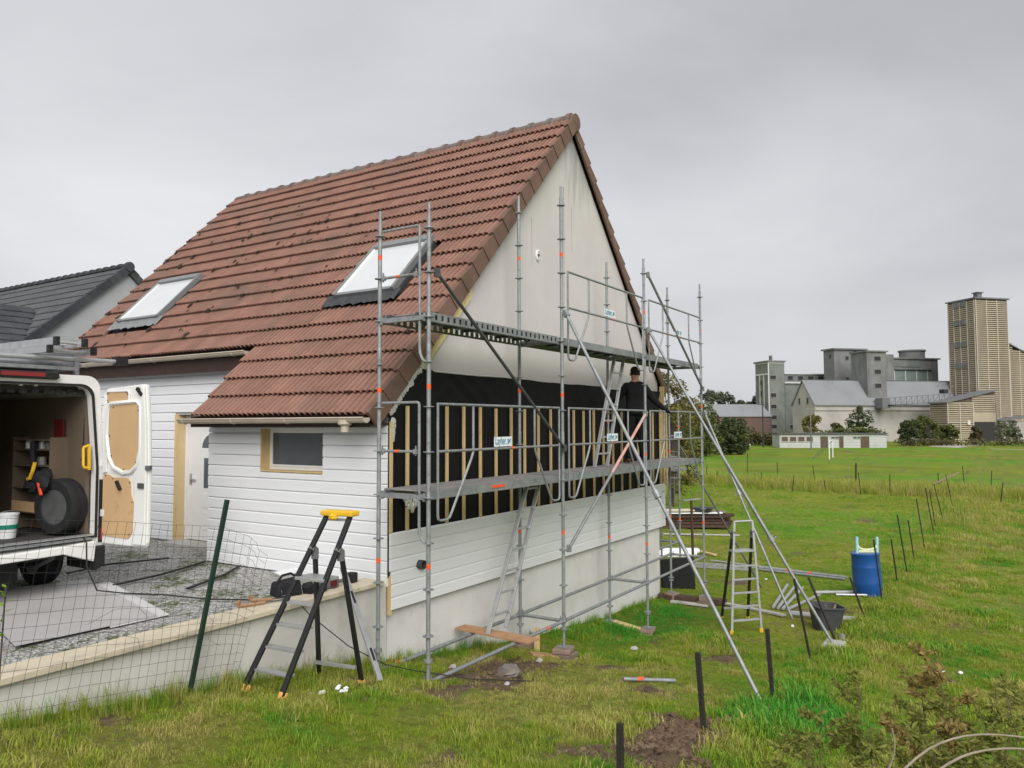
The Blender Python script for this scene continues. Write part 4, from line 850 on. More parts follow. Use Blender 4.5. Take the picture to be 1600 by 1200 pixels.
# ------------------------------------------------------------------ worker on the lower deck
def person():
    t = thing('person', 'worker in black sweater and trousers seen from behind on the lower deck', 'person', (6.55, .36, 2.066))
    t.rotation_euler.z = R(-48)
    P = [(0, 0, .98, .15, .11), (0, 0, 1.12, .145, .105), (0, .01, 1.28, .165, .12), (0, .02, 1.42, .15, .11), (0, .02, 1.49, .075, .07), (.005, .03, 1.56, .055, .055), (.012, .05, 1.63, .075, .085), (.015, .055, 1.70, .078, .092), (.015, .05, 1.755, .055, .065),
         (-.17, .02, 1.42, .075, .075), (-.30, .10, 1.22, .055, .055), (-.30, .33, 1.14, .042, .042), (-.29, .42, 1.15, .035, .028),
         (.17, .02, 1.42, .075, .075), (.34, .03, 1.20, .055, .055), (.56, .06, 1.02, .043, .043), (.66, .05, .95, .034, .03),
         (-.10, 0, .93, .105, .105), (-.12, .04, .52, .07, .075), (-.13, -.01, .10, .05, .055), (-.14, .10, .045, .045, .04), (-.14, -.05, .045, .045, .04),
         (.10, 0, .93, .105, .105), (.12, .05, .52, .07, .075), (.14, -.01, .10, .05, .055), (.16, .10, .045, .045, .04), (.15, -.05, .045, .045, .04)]
    E = [(0, 1), (1, 2), (2, 3), (3, 4), (4, 5), (5, 6), (6, 7), (7, 8), (3, 9), (9, 10), (10, 11), (11, 12), (3, 13), (13, 14), (14, 15), (15, 16), (0, 17), (17, 18), (18, 19), (19, 20), (19, 21), (0, 22), (22, 23), (23, 24), (24, 25), (24, 26)]
    for hb, dirs in ((12, [(-.02, .05, -.02), (-.007, .06, 0), (.008, .06, .005), (.022, .05, .0), (.035, .015, .02)]), (16, [(.05, -.02, -.035), (.06, -.005, -.035), (.06, .01, -.035), (.05, .022, -.03), (.01, .0, .045)])):
        c = P[hb]
        for dx, dy, dz in dirs: k = len(P); P.append((c[0]+dx*.6, c[1]+dy*.6, c[2]+dz*.6, .011, .011)); P.append((c[0]+dx*1.25, c[1]+dy*1.25, c[2]+dz*1.3-.008, .008, .008)); E += [(hb, k), (k, k+1)]
    me = bpy.data.meshes.new('body'); me.from_pydata([p[:3] for p in P], E, []); me.update(); o = ob('body', me, t)
    md = o.modifiers.new('skin', 'SKIN'); md.use_smooth_shade = True
    if not me.skin_vertices: 
        bpy.context.view_layer.objects.active = o; o.select_set(True)
    sv = me.skin_vertices
    if not sv: me.skin_vertices.new(); sv = me.skin_vertices
    for i, p in enumerate(P):
        kk = 1.12 if i in (5, 6, 7, 8) else (1.0 if i > 26 else 1.22)
        sv[0].data[i].radius = (p[3]*kk, p[4]*kk)
    sv[0].data[0].use_root = True
    ss = o.modifiers.new('sub', 'SUBSURF'); ss.levels = 2; ss.render_levels = 2
    dg = bpy.context.evaluated_depsgraph_get(); ev = bpy.data.meshes.new_from_object(o.evaluated_get(dg)); o.modifiers.clear(); o.data = ev; ev.name = 'body'
    ev.materials.clear()
    for q in ('cloth_black', 'skin', 'shoe'): ev.materials.append(MATS[q])
    for f in ev.polygons:
        c = f.center
        f.material_index = 1 if c.z > 1.515 else (2 if c.z < .085 else (0 if c.x > .3 else (1 if c.y > .40 and c.z > 1.0 else 0)))
    ORG[o.name] = Vector((0, 0, 0))
    hr = MB(); hr.lathe([(.05, -.095), (.079, -.04), (.088, .02), (.076, .06), (.045, .085), (0, .093)], 14); hr.xf(Matrix.Translation((.013, .036, 1.705)) @ Matrix.Rotation(R(14), 4, 'X') @ Matrix.Diagonal((1.06, 1.16, 1.06, 1)))
    h = ob('hair', hr.mesh('hair', 'hair', smooth=True), t)
    ea = MB(); ea.blob((.103, .055, 1.655), .012, .022, .032, 6, 4, .05); ea.blob((-.078, .055, 1.655), .012, .022, .032, 6, 4, .05); e_ = ob('ear', ea.mesh('ear', 'skin', smooth=True), t)
    fc = MB(); fc.blob((.013, .155, 1.635), .014, .026, .02, 6, 4, .05); fc.blob((.013, .128, 1.60), .026, .012, .007, 6, 4, .05)
    for s in (-1, 1): fc.blob((.013+s*.032, .130, 1.668), .013, .01, .008, 6, 4, .05)
    ob('face', fc.mesh('face', 'skin', smooth=True), t)
    cl = MB().lathe([(.078, 0), (.084, .02), (.072, .04)], 14, (.004, .024, 1.475)); ob('collar', cl.mesh('collar', 'cloth_black', smooth=True), t)
    jk = MB().lathe([(.175, 0), (.185, .05), (.168, .14)], 18); jk.xf(Matrix.Translation((0, .0, .90)) @ Matrix.Diagonal((1.15, .9, 1, 1))); ob('sweater_hem', jk.mesh('sweater_hem', 'cloth_black', smooth=True), t)
    return t
person()

# ------------------------------------------------------------------ the open van
VX0, VX1, VY, VZ = -3.55, -1.42, 3.9, .83
van = thing('van', 'white delivery van parked in the yard with its rear door swung open', 'van', (-2.5, 5.5, VZ))
def sect(ins, zb, zt, rr=.16):
    a, b2 = VX0+ins, VX1-ins; p = [(a, zb), (b2, zb), (b2+.0, 2.3)]
    for i in range(6): t = math.pi/2*i/5; p.append((b2-.07-rr+rr*math.cos(t), zt-rr+rr*math.sin(t)))
    for i in range(6): t = math.pi/2*(1+i/5); p.append((a+.07+rr+rr*math.cos(t), zt-rr+rr*math.sin(t)))
    p.append((a, 2.3)); return p
so_, si_ = sect(0, 1.32, 3.40), sect(.10, 1.49, 3.27)
def loop(name, mt, outer, inner, ya, yb, ring=True):
    m = MB(); n_ = len(outer)
    for yy in (ya, yb):
        for P_ in (outer, inner): m.v += [(p[0], yy, p[1]) for p in P_]
    for i in range(n_):
        j = (i+1) % n_; m.f += [(i, 2*n_+i, 2*n_+j, j), (n_+j, 3*n_+j, 3*n_+i, n_+i), (i, j, n_+j, n_+i), (2*n_+j, 2*n_+i, 3*n_+i, 3*n_+j)]
    return m.build(name, mt, van, smooth=True, sharp=30)
loop('body', 'van_white', so_, sect(.05, 1.40, 3.33), VY+.10, 8.0)
loop('rear_frame', 'van_white', so_, si_, VY, VY+.10)
loop('door_seal', 'van_black', sect(.072, 1.462, 3.298), sect(.10, 1.49, 3.27), VY-.014, VY-.002)
fl = MB().box(VX0+.06, VX1-.06, VY+.10, 7.2, 1.41, 1.485).build('cargo_floor', 'van_inner', van)
MB().box(VX0+.12, VX1-.12, VY-.03, VY+.10, 1.488, 1.50).build('sill_plate', 'alu', van)
MB().box(VX0+.06, VX1-.06, 7.2, 7.25, 1.41, 3.32).build('bulkhead', 'van_black', van)
ply_m = MB().hexa([(-1.56, VY+.12, 1.5), (-1.52, VY+.12, 1.5), (-1.52, 7.15, 1.5), (-1.56, 7.15, 1.5), (-1.60, VY+.12, 3.16), (-1.54, VY+.12, 3.16), (-1.54, 7.15, 3.16), (-1.60, 7.15, 3.16)]); ply_m.build('plywood_lining', 'ply_shaded', van)
MB().box(-3.44, -3.40, VY+.12, 7.15, 1.5, 3.15).build('plywood_lining', 'ply_shaded', van)
for i in range(5): MB().box(VX0+.15, VX1-.15, VY+.35+i*.7, VY+.42+i*.7, 3.22, 3.30).build('roof_bow', 'van_inner', van)
hh = MB()
for i in range(8): hh.box(-2.62+.13*i, -2.54+.13*i, VY+.085, VY+.10, 3.175, 3.235)
hh.build('header_slots', 'van_black', van)
# cab and nose
cb = MB(); cb.prism([(8.0, 1.25), (9.75, 1.25), (9.85, 1.75), (9.7, 2.05), (9.0, 2.25), (8.45, 3.15), (8.0, 3.40)], lambda p: (VX0+.03, p[0], p[1]), lambda p: (VX1-.03, p[0], p[1])); cb.build('cab', 'van_white', van, bevel=.05)
MB().hexa([(VX0+.15, 9.02, 2.27), (VX1-.15, 9.02, 2.27), (VX1-.15, 9.04, 2.28), (VX0+.15, 9.04, 2.28), (VX0+.25, 8.48, 3.12), (VX1-.25, 8.48, 3.12), (VX1-.25, 8.50, 3.13), (VX0+.25, 8.50, 3.13)]).build('windscreen', 'pane_dark', van)
for s, xx in ((1, VX1-.032), (-1, VX0+.022)): MB().box(xx, xx+.010, 8.12, 8.75, 2.32, 2.95).build('side_window', 'pane_dark', van)
# bumper, step, lights
bm = MB(); bm.hexa([(VX0+.3, VY-.16, 1.31), (-1.95, VY-.16, 1.33), (-1.95, VY+.05, 1.33), (VX0+.3, VY+.05, 1.31), (VX0+.3, VY-.16, 1.40), (-1.95, VY-.16, 1.42), (-1.95, VY+.05, 1.46), (VX0+.3, VY+.05, 1.46)])
bm.hexa([(-1.95, VY-.16, 1.33), (-1.60, VY-.16, 1.20), (-1.60, VY+.05, 1.20), (-1.95, VY+.05, 1.33), (-1.95, VY-.16, 1.42), (-1.58, VY-.16, 1.44), (-1.58, VY+.05, 1.47), (-1.95, VY+.05, 1.46)]); bm.build('bumper', 'van_white', van, bevel=.012)
MB().box(VX0+.3, -1.6, VY-.15, VY+.02, 1.462, 1.474).build('bumper_step', 'galv', van)
MB().hexa([(-1.58, VY-.15, 1.08), (-1.40, VY-.04, 1.12), (-1.40, VY+.6, 1.12), (-1.58, VY+.5, 1.08), (-1.58, VY-.15, 1.36), (-1.40, VY-.04, 1.36), (-1.40, VY+.6, 1.36), (-1.58, VY+.5, 1.36)]).build('bumper_corner', 'van_black', van, bevel=.02)
MB().box(-1.475, -1.41, VY-.012, VY+.05, 1.40, 2.15).build('tail_light_housing', 'van_black', van); MB().box(-1.46, -1.405, VY-.02, VY+.04, 1.42, 1.56).build('tail_light', 'red_glass', van, bevel=.01)
hb = MB(); hb.prism([(-3.0, 3.335), (-2.02, 3.335), (-1.99, 3.36), (-2.01, 3.42), (-2.98, 3.42)], lambda p: (p[0], VY-.06, p[1]), lambda p: (p[0], VY+.02, p[1])); br = hb.build('brake_light_housing', 'van_black', van, bevel=.012); MB().box(-2.62, -2.16, VY-.066, VY-.05, 3.36, 3.405).build('brake_light', 'red_glass', br)
MB().lathe([(.018, 0), (.018, .02), (0, .02)], 10, (-2.36, VY+.06, 3.255)).build('interior_lamp', 'white_pvc', van); MB().lathe([(.018, 0), (.018, .02), (0, .02)], 10, (-2.2, VY+.06, 3.255)).build('interior_lamp', 'white_pvc', van)
yh = MB(); yh.path([(-1.60, VY+.03, 2.56), (-1.655, VY+.03, 2.545), (-1.66, VY+.03, 2.52), (-1.655, VY+.03, 2.33), (-1.645, VY+.03, 2.305), (-1.585, VY+.03, 2.29)], .016, 8); yh.bar((-1.585, VY+.03, 2.27), (-1.595, VY+.03, 2.58), .02, .03); yh.build('grab_handle', 'yellow_plastic', van)
def wheel(par, c, r, wd, nm='wheel', lean=None):
    w_ = ob(nm, None, par) if par else None
    if par: ORG[w_.name] = ORG[par.name]
    T = Matrix.Translation(c) @ (lean or Matrix.Identity(4))
    a = MB().lathe([(r*.60, -wd*.42), (r*.66, -wd*.5), (r*.93, -wd*.5), (r, -wd*.36), (r*1.005, -wd*.1), (r*.99, -wd*.08), (r*.99, wd*.08), (r*1.005, wd*.1), (r, wd*.36), (r*.93, wd*.5), (r*.66, wd*.5), (r*.60, wd*.42)], 36, ax='x', cap=False).xf(T)
    b_ = MB().lathe([(r*.63, -wd*.44), (r*.60, -wd*.40), (r*.57, -wd*.05), (r*.50, wd*.05), (r*.38, -wd*.02), (r*.31, -wd*.22), (r*.17, -wd*.24), (r*.15, wd*.0), (0, wd*.0)], 30, ax='x').xf(T)
    nuts = MB()
    for i in range(6): t = 6.283*i/6; nuts.lathe([(.018, 0), (.018, .02), (0, .02)], 8, (-wd*.23-.02, r*.24*math.cos(t), r*.24*math.sin(t)), 'x')
    nuts.xf(T); return w_, a, b_, nuts
for c in ((-1.66, 4.85, 1.175), (-3.31, 4.85, 1.175), (-1.66, 8.95, 1.175), (-3.31, 8.95, 1.175)):
    w_, a, b_, nu = wheel(van, c, .345, .23); a.build('tyre', 'rubber', w_, smooth=True); b_.build('rim', 'steel_rim', w_, smooth=True)
ux_ = MB(); ux_.tube((-3.3, 4.85, 1.17), (-1.66, 4.85, 1.17), .05, 10); ux_.blob((-2.5, 4.85, 1.17), .16, .16, .15, 8, 6, .05); ux_.build('rear_axle', 'van_black', van)
for xx in (-1.95, -3.02): q = MB(); q.path([(xx, 3.98, 1.28), (xx, 4.3, 1.16), (xx, 4.85, 1.10), (xx, 5.4, 1.16), (xx, 5.8, 1.28)], .03, 6); q.build('leaf_spring', 'steel_rim', van)
for xx in (-2.1, -2.9): MB().tube((xx, 4.62, 1.36), (xx+.12, 4.8, 1.02), .035, 10).build('shock_absorber', 'galv', van, smooth=True)
MB().box(-3.1, -2.2, VY+.35, VY+.8, 1.02, 1.3).build('spare_carrier', 'van_black', van); MB().box(-3.2, -1.6, VY+.12, 8, 1.26, 1.40).build('chassis', 'van_black', van)
# open rear door
H0 = Vector((-1.44, 3.885, 1.38)); sd_ = Vector((.07, -.86, 0)).normalized(); nd = Vector((-.86, -.07, 0)).normalized()
door = ob('rear_door', None, van); ORG[door.name] = ORG[van.name]
DF = frame(H0, sd_, Vector((0, 0, 1)), sd_.cross(Vector((0, 0, 1))))
sgn = 1 if DF.to_3x3().col[2].dot(nd) > 0 else -1
def dprism(nm, mt, poly, t0, t1, par=door, **kw):
    return MB().prism(poly, lambda p: DF @ Vector((p[0], p[1], t0*sgn)), lambda p: DF @ Vector((p[0], p[1], t1*sgn))).build(nm, mt, par, **kw)
def rrect(x0, x1, y0, y1, r, n_=4):
    p = []
    for cx, cy, a in ((x1-r, y1-r, 0), (x0+r, y1-r, 90), (x0+r, y0+r, 180), (x1-r, y0+r, 270)):
        for i in range(n_+1): t = R(a+90*i/n_); p.append((cx+r*math.cos(t), cy+r*math.sin(t)))
    return p
outl = [(0, 0), (.80, 0), (.83, .06), (.84, .85), (.815, 1.45), (.765, 1.90), (.70, 1.91), (.03, 1.87), (0, 1.80)]
dprism('door_skin', 'van_white', outl, -.05, .0, bevel=.015)
rim = lambda poly, k: [((p[0]-sum(q[0] for q in poly)/len(poly))*k+sum(q[0] for q in poly)/len(poly), (p[1]-sum(q[1] for q in poly)/len(poly))*(1+(k-1)*.6)+sum(q[1] for q in poly)/len(poly)) for p in poly]
mid = [(.11, 1.30), (.12, 1.60), (.17, 1.66), (.60, 1.68), (.66, 1.62), (.67, 1.15), (.63, .98), (.52, .90), (.40, .885), (.24, .94), (.16, 1.05)]
low = [(.02, .10), (.02, .80), (.05, .835), (.14, .83), (.20, .80), (.48, .80), (.53, .76), (.54, .62), (.585, .52), (.59, .20), (.54, .12), (.5, .09)]
topp = rrect(.06, .46, 1.69, 1.83, .035)
def rimtube(poly, r):
    m = MB(); pts = [DF @ Vector((p[0], p[1], .012*sgn)) for p in poly]; pts.append(pts[0]); m.path(pts, r, 6); return m
for poly, k, rr_ in ((mid, 1.12, .028), (topp, 1.08, .012)): rimtube(rim(poly, k), rr_).build('pressed_rim', 'van_white', door, smooth=True)
fr_ = [(.60, 0.03), (.82, .03), (.825, .85), (.80, 1.45), (.75, 1.88), (.69, 1.88), (.72, 1.2), (.69, .95), (.60, .86), (.62, .5)]
dprism('pressed_edge', 'van_white', fr_, 0, .028, bevel=.01); dprism('pressed_edge', 'van_white', [(.01, .84), (.09, .86), (.09, 1.62), (.05, 1.82), (.01, 1.80)], 0, .022, bevel=.008)
for poly in (mid, low, topp):
    o = dprism('plywood_panel', 'ply', poly, 0, .012)
    cx = sum(p[0] for p in poly)/len(poly); cy = sum(p[1] for p in poly)/len(poly); n_ = len(poly)
    for p in poly[::2]: MB().lathe([(.008, 0), (.008, .006), (0, .006)], 8).xf(DF @ Matrix.Translation((cx+(p[0]-cx)*.93, cy+(p[1]-cy)*.95, .011*sgn)) @ Matrix.Scale(sgn, 4, (0, 0, 1))).build('fixing', 'van_black', o)
MB().bar(DF @ Vector((.30, .76, .03*sgn)), DF @ Vector((.37, .66, .03*sgn)), .035, .03).build('pull_handle', 'van_black', door); MB().bar(DF @ Vector((.64, 1.86, .03*sgn)), DF @ Vector((.73, 1.78, .03*sgn)), .03, .04).build('upper_catch', 'van_black', door)
lk = MB(); lk.bar(DF @ Vector((.70, .72, .035*sgn)), DF @ Vector((.80, .72, .035*sgn)), .02, .06); lk.bar(DF @ Vector((.82, .93, .02*sgn)), DF @ Vector((.875, .93, .0*sgn)), .05, .05); lk.build('lock', 'steel_rim', door)
for hz in (1.75, 2.35, 2.98): MB().box(-1.46, -1.415, 3.83, 3.92, hz-.04, hz+.04).build('hinge', 'van_white', door)
cb_ = MB(); cb_.path([(-1.57, 4.02, 3.16), (-1.585, 4.05, 2.9), (-1.59, 4.06, 2.5), (-1.60, 4.05, 2.42), (-1.63, 4.03, 2.39), (-1.60, 4.0, 2.42)], .011, 6); cb_.build('wiring', 'van_black', van)
# roof rack
rk = ob('roof_rack', None, van); ORG[rk.name] = ORG[van.name]
for yy in (4.1, 5.6, 7.1): MB().tube((-3.75, yy, 3.58), (-1.18, yy, 3.61), .028, 10).build('rack_tube', 'alu', rk, smooth=True); MB().box(-1.20, -1.05, yy-.045, yy+.045, 3.57, 3.66).build('end_stop', 'van_black', rk)
for yy in (4.1, 5.6, 7.1):
    for xx in (-3.35, -1.68): MB().bar((xx, yy, 3.37), (xx, yy, 3.59), .05, .05).build('rack_foot', 'galv', rk)
MB().box(-3.3, -1.75, 3.95, 7.4, 3.46, 3.50).build('rack_board', 'galv', rk); MB().tube((-3.7, 4.35, 3.56), (-1.5, 4.35, 3.56), .03, 8).build('rack_roller', 'galv', rk)
# ladders carried on the rack
def rack_ladder(label, x0, x1, z, y0, y1, hh_):
    t = thing('roof_ladder', label, 'ladder', ((x0+x1)/2, (y0+y1)/2, z), group='ladders on the van roof')
    for xx in (x0, x1): r2 = MB().box(xx-.018, xx+.018, y0, y1, z, z+hh_).build('rail', 'alu', t); MB().box(xx-.022, xx+.022, y0-.02, y0+.05, z-.006, z+hh_+.006).build('end_cap', 'van_black', t)
    y = y0+.16
    while y < y1: MB().tube((x0+.018, y, z+hh_/2), (x1-.018, y, z+hh_/2), .017, 8).build('rung', 'alu', t); y += .28
rack_ladder('lowest aluminium ladder lying on the van roof rack', -2.14, -1.64, 3.645, 3.78, 7.4, .075); rack_ladder('upper aluminium ladder stacked on the van roof rack', -2.10, -1.78, 3.73, 3.72, 7.2, .085)
# things inside the van
sh = thing('shelf_unit', 'plywood shelving fixed to the inside wall of the van', 'shelves', (-1.68, 4.9, 1.5))
for yy in (4.42, 5.32): MB().box(-1.80, -1.57, yy-.009, yy+.009, 1.5, 2.66).build('side_panel', 'ply_shaded', sh)
for zz in (1.72, 2.02, 2.30, 2.50, 2.62): MB().box(-1.80, -1.57, 4.43, 5.31, zz, zz+.015).build('shelf', 'ply_shaded', sh)
MB().box(-1.805, -1.79, 4.43, 5.31, 1.735, 1.86).build('front_lip', 'ply', sh); MB().box(-1.59, -1.575, 4.43, 5.31, 1.5, 2.66).build('back_panel', 'ply_shaded', sh)
r_ = random.Random(8)
cm = ['grey_plastic', 'alu', 'van_black', 'white_pvc', 'red_paint', 'grey_plastic']
for i, (yy, zz) in enumerate(((4.62, 2.516), (4.78, 2.516), (4.92, 2.516), (5.1, 2.516), (4.7, 2.036), (5.05, 2.036), (4.8, 2.316))):
    s = .05; lbls = ['small grey tin on the top van shelf nearest the door', 'small metal tin second on the top van shelf', 'small black box on the top van shelf', 'white tub at the far end of the top van shelf', 'red tool tray on the lowest van shelf', 'grey case at the far end of the lowest van shelf', 'metal tin on the middle van shelf']
    tag(MB().lathe([(s, 0), (s, .085), (s*.9, .09), (s*.9, .1), (0, .1)], 12, (-1.70, yy, zz)).build('storage_tin', ['grey_plastic', 'alu', 'van_black', 'white_pvc', 'red_paint', 'grey_plastic', 'alu'][i], None), lbls[i], 'tin', 'tins on the van shelves')
sp = thing('spare_wheel', 'spare van wheel with steel rim standing just inside the rear opening', 'wheel', (-1.80, 4.20, 1.50))
_, a, b_, nu = wheel(None, (-1.72, 4.28, 1.83), .335, .22, lean=Matrix.Rotation(R(12), 4, 'Z')); a.build('tyre', 'rubber', sp, smooth=True); b_.build('rim', 'steel_rim', sp); nu.build('wheel_nuts', 'alu', sp)
bk = thing('bucket', 'white plastic bucket with green band on the van floor', 'bucket', (-2.2, 4.55, 1.49)); MB().lathe([(.10, 0), (.125, .27), (.132, .27), (.132, .285), (.115, .285), (.09, .02), (0, .02)], 18, (-2.2, 4.55, 1.49)).build('pail', 'white_stuff', bk, smooth=True)
mat('green_band', (.02, .22, .15), .5); MB().lathe([(.1165, .11), (.1205, .16)], 18, (-2.2, 4.55, 1.49)).build('band', 'green_band', bk); q = MB(); q.path([(-2.2+.13*math.cos(math.pi*i/8), 4.52-.03*math.sin(math.pi*i/8), 1.75+.06*math.sin(math.pi*i/8)) for i in range(9)], .004, 5); q.build('handle', 'galv', bk)
tag(MB().hexa([(-1.63, 4.45, 2.50), (-1.61, 4.45, 2.50), (-1.61, 4.66, 2.48), (-1.63, 4.66, 2.48), (-1.645, 4.44, 2.88), (-1.625, 4.44, 2.88), (-1.625, 4.65, 2.88), (-1.645, 4.65, 2.88)]).build('warning_board', 'red_paint', None), 'dark red board hung on the van wall above the shelves', 'board')
bg_ = thing('harness_bag', 'black and yellow bag hanging in front of the van shelves', 'bag', (-1.86, 4.55, 2.05)); q = MB()
for i in range(6): q.blob((-1.86+r_.uniform(-.03, .03), 4.52+r_.uniform(-.16, .16), 2.14+r_.uniform(-.08, .12)), .07, .11, .10, 7, 5, .2)
q.path([(-1.84, 4.75, 2.6), (-1.87, 4.68, 2.45), (-1.88, 4.62, 2.25), (-1.86, 4.6, 2.1)], .03, 6); q.build('bag', 'bag_black', bg_, smooth=True); q = MB(); q.path([(-1.945, 4.62, 2.16), (-1.95, 4.56, 2.17), (-1.95, 4.50, 2.26), (-1.94, 4.47, 2.36)], .022, 6); q.build('strap', 'yellow_plastic', bg_); q = MB(); q.path([(-1.93, 4.40, 2.12), (-1.94, 4.34, 2.04), (-1.94, 4.30, 1.98)], .018, 6); q.build('clip', 'orange_plastic', bg_)
# panels lying in the yard
for lb, P4, z, mt_ in (('large pale grey panel lying flat on the gravel beside the van', [(-1.30, 4.42), (-1.92, 1.98), (-3.22, 2.06), (-2.5, 4.8)], .872, 'sheet_grey'), ('white panel half hidden under the large grey panel in the yard', [(-1.20, 4.1), (-1.80, 1.96), (-2.4, 1.98), (-2.0, 4.2)], .860, 'sheet_pale')):
    m = MB(); m.v = [(p[0], p[1], z-.009) for p in P4]+[(p[0], p[1], z) for p in P4]; m.f = [(0, 1, 2, 3), (7, 6, 5, 4), (0, 4, 5, 1), (1, 5, 6, 2), (2, 6, 7, 3), (3, 7, 4, 0)]; tag(m.build('cladding_sheet', mt_, None), lb, 'sheet', 'sheets lying in the yard')
q = MB(); q.path([(-1.75, 3.72, 1.505), (-1.80, 3.55, 1.46), (-1.83, 3.48, 1.2), (-1.75, 3.40, .93), (-1.55, 3.2, .885), (-1.35, 2.7, .885), (-1.2, 2.2, .87), (-.9, 1.6, .87)], .009, 6); tag(q.build('cable', 'cable', None), 'black cable running out of the van over the grey panel', 'cable')
for lb, pts in (('narrow dark strip of edging lying in the gravel nearest the doorstep', [(.2, 5.0, .86), (-.6, 5.2, .875), (-1.2, 5.1, .86)]), ('curved thin dark strip lying across the gravel', [(.3, 4.3, .86), (-.6, 3.9, .875), (-1.3, 3.85, .86)]), ('dark strip on the gravel close to the boarded wall', [(.35, 3.6, .86), (-.2, 3.2, .87), (-.95, 2.9, .86)])):
    q = MB(); P_ = [Vector(p) for p in pts]
    for a, b2 in zip(P_, P_[1:]): q.bar(a, b2, .035, .02)
    tag(q.build('edging_strip', 'van_black', None), lb, 'strip', 'dark strips in the gravel')
# tools on the coping
tb = thing('tool_bag', 'black canvas tool bag resting on the coping behind the stepladder', 'bag', (-.85, 1.35, .945)); q = MB(); q.hexa([(-1.02, 1.25, .946), (-.72, 1.16, .946), (-.66, 1.36, .946), (-.96, 1.45, .946), (-1.0, 1.25, 1.09), (-.74, 1.18, 1.12), (-.69, 1.35, 1.13), (-.95, 1.43, 1.10)]); q.build('bag', 'bag_black', tb, bevel=.03)
q = MB(); q.path([(-.98, 1.30, 1.09), (-.90, 1.30, 1.17), (-.80, 1.28, 1.18), (-.72, 1.26, 1.12)], .014, 6); q.build('handle', 'bag_black', tb); q = MB(); q.path([(-.96, 1.238, 1.03), (-.96, 1.238, .97), (-.87, 1.21, .97), (-.87, 1.21, 1.03)], .004, 5); q.build('buckle', 'galv', tb); q = MB(); q.blob((-.64, 1.18, 1.0), .09, .08, .07, 8, 5, .25); q.build('side_pocket', 'bag_black', tb, smooth=True)
tag(MB().hexa([(-.80, 1.42, 1.13), (-.50, 1.40, 1.14), (-.45, 1.60, 1.15), (-.74, 1.62, 1.14), (-.80, 1.42, 1.14), (-.50, 1.40, 1.15), (-.45, 1.60, 1.16), (-.74, 1.62, 1.15)]).build('offcut', 'white_stuff', None), 'white offcut sheet lying on top of the black tool bag', 'offcut')
tl = thing('cordless_saw', 'grey and red power saw lying on the coping under the ladder platform', 'power tool', (-.3, 1.2, .945)); MB().box(-.48, -.22, 1.12, 1.22, .947, 1.06).build('housing', 'grey_plastic', tl, bevel=.02); MB().box(-.36, -.27, 1.11, 1.125, .97, 1.05).build('red_cover', 'red_paint', tl); MB().tube((-.22, 1.16, 1.0), (.02, 1.2, 1.0), .022, 8).build('blade_arm', 'grey_plastic', tl); MB().box(.0, .10, 1.14, 1.24, .947, 1.06).build('battery', 'van_black', tl, bevel=.01)
tag(MB().box(-.62, -.46, 1.06, 1.16, .947, 1.02).build('drill_case', 'van_black', None, bevel=.02), 'small black case at the edge of the coping by the ladder', 'case')
for lb, a, b2 in (('orange handled clamp on the coping nearest the wire mesh', (-1.50, 1.26, .965), (-1.02, 1.10, .962)), ('orange handled clamp on the coping next to the tool bag', (-1.28, 1.34, .97), (-.95, 1.12, .965))):
    t = thing('clamp', lb, 'clamp', (a[0], a[1], .945), group='clamps on the coping'); a, b2 = Vector(a), Vector(b2); mm = a+(b2-a)*.55; MB().tube(a, mm, .016, 8).build('handle', 'wood_plank', t); MB().bar(mm, b2, .018, .01).build('bar', 'galv_dark', t); MB().bar(a+Vector((.02, .02, -.01)), a+Vector((.02, .02, .05)), .03, .04).build('jaw', 'wood_plank', t)
q = MB(); q.path([(-1.05, 1.05, .95), (-.98, .93, .93), (-.9, .86, .80), (-.6, .6, .45), (-.3, .35, .22), (-.05, .15, .12), (.4, -.3, gzf(.4, -.3)+.03), (1.0, -.75, gzf(1, -.75)+.03)], .006, 5); tag(q.build('power_cord', 'cable', None), 'thin black cord hanging from the coping past the stepladder', 'cord')

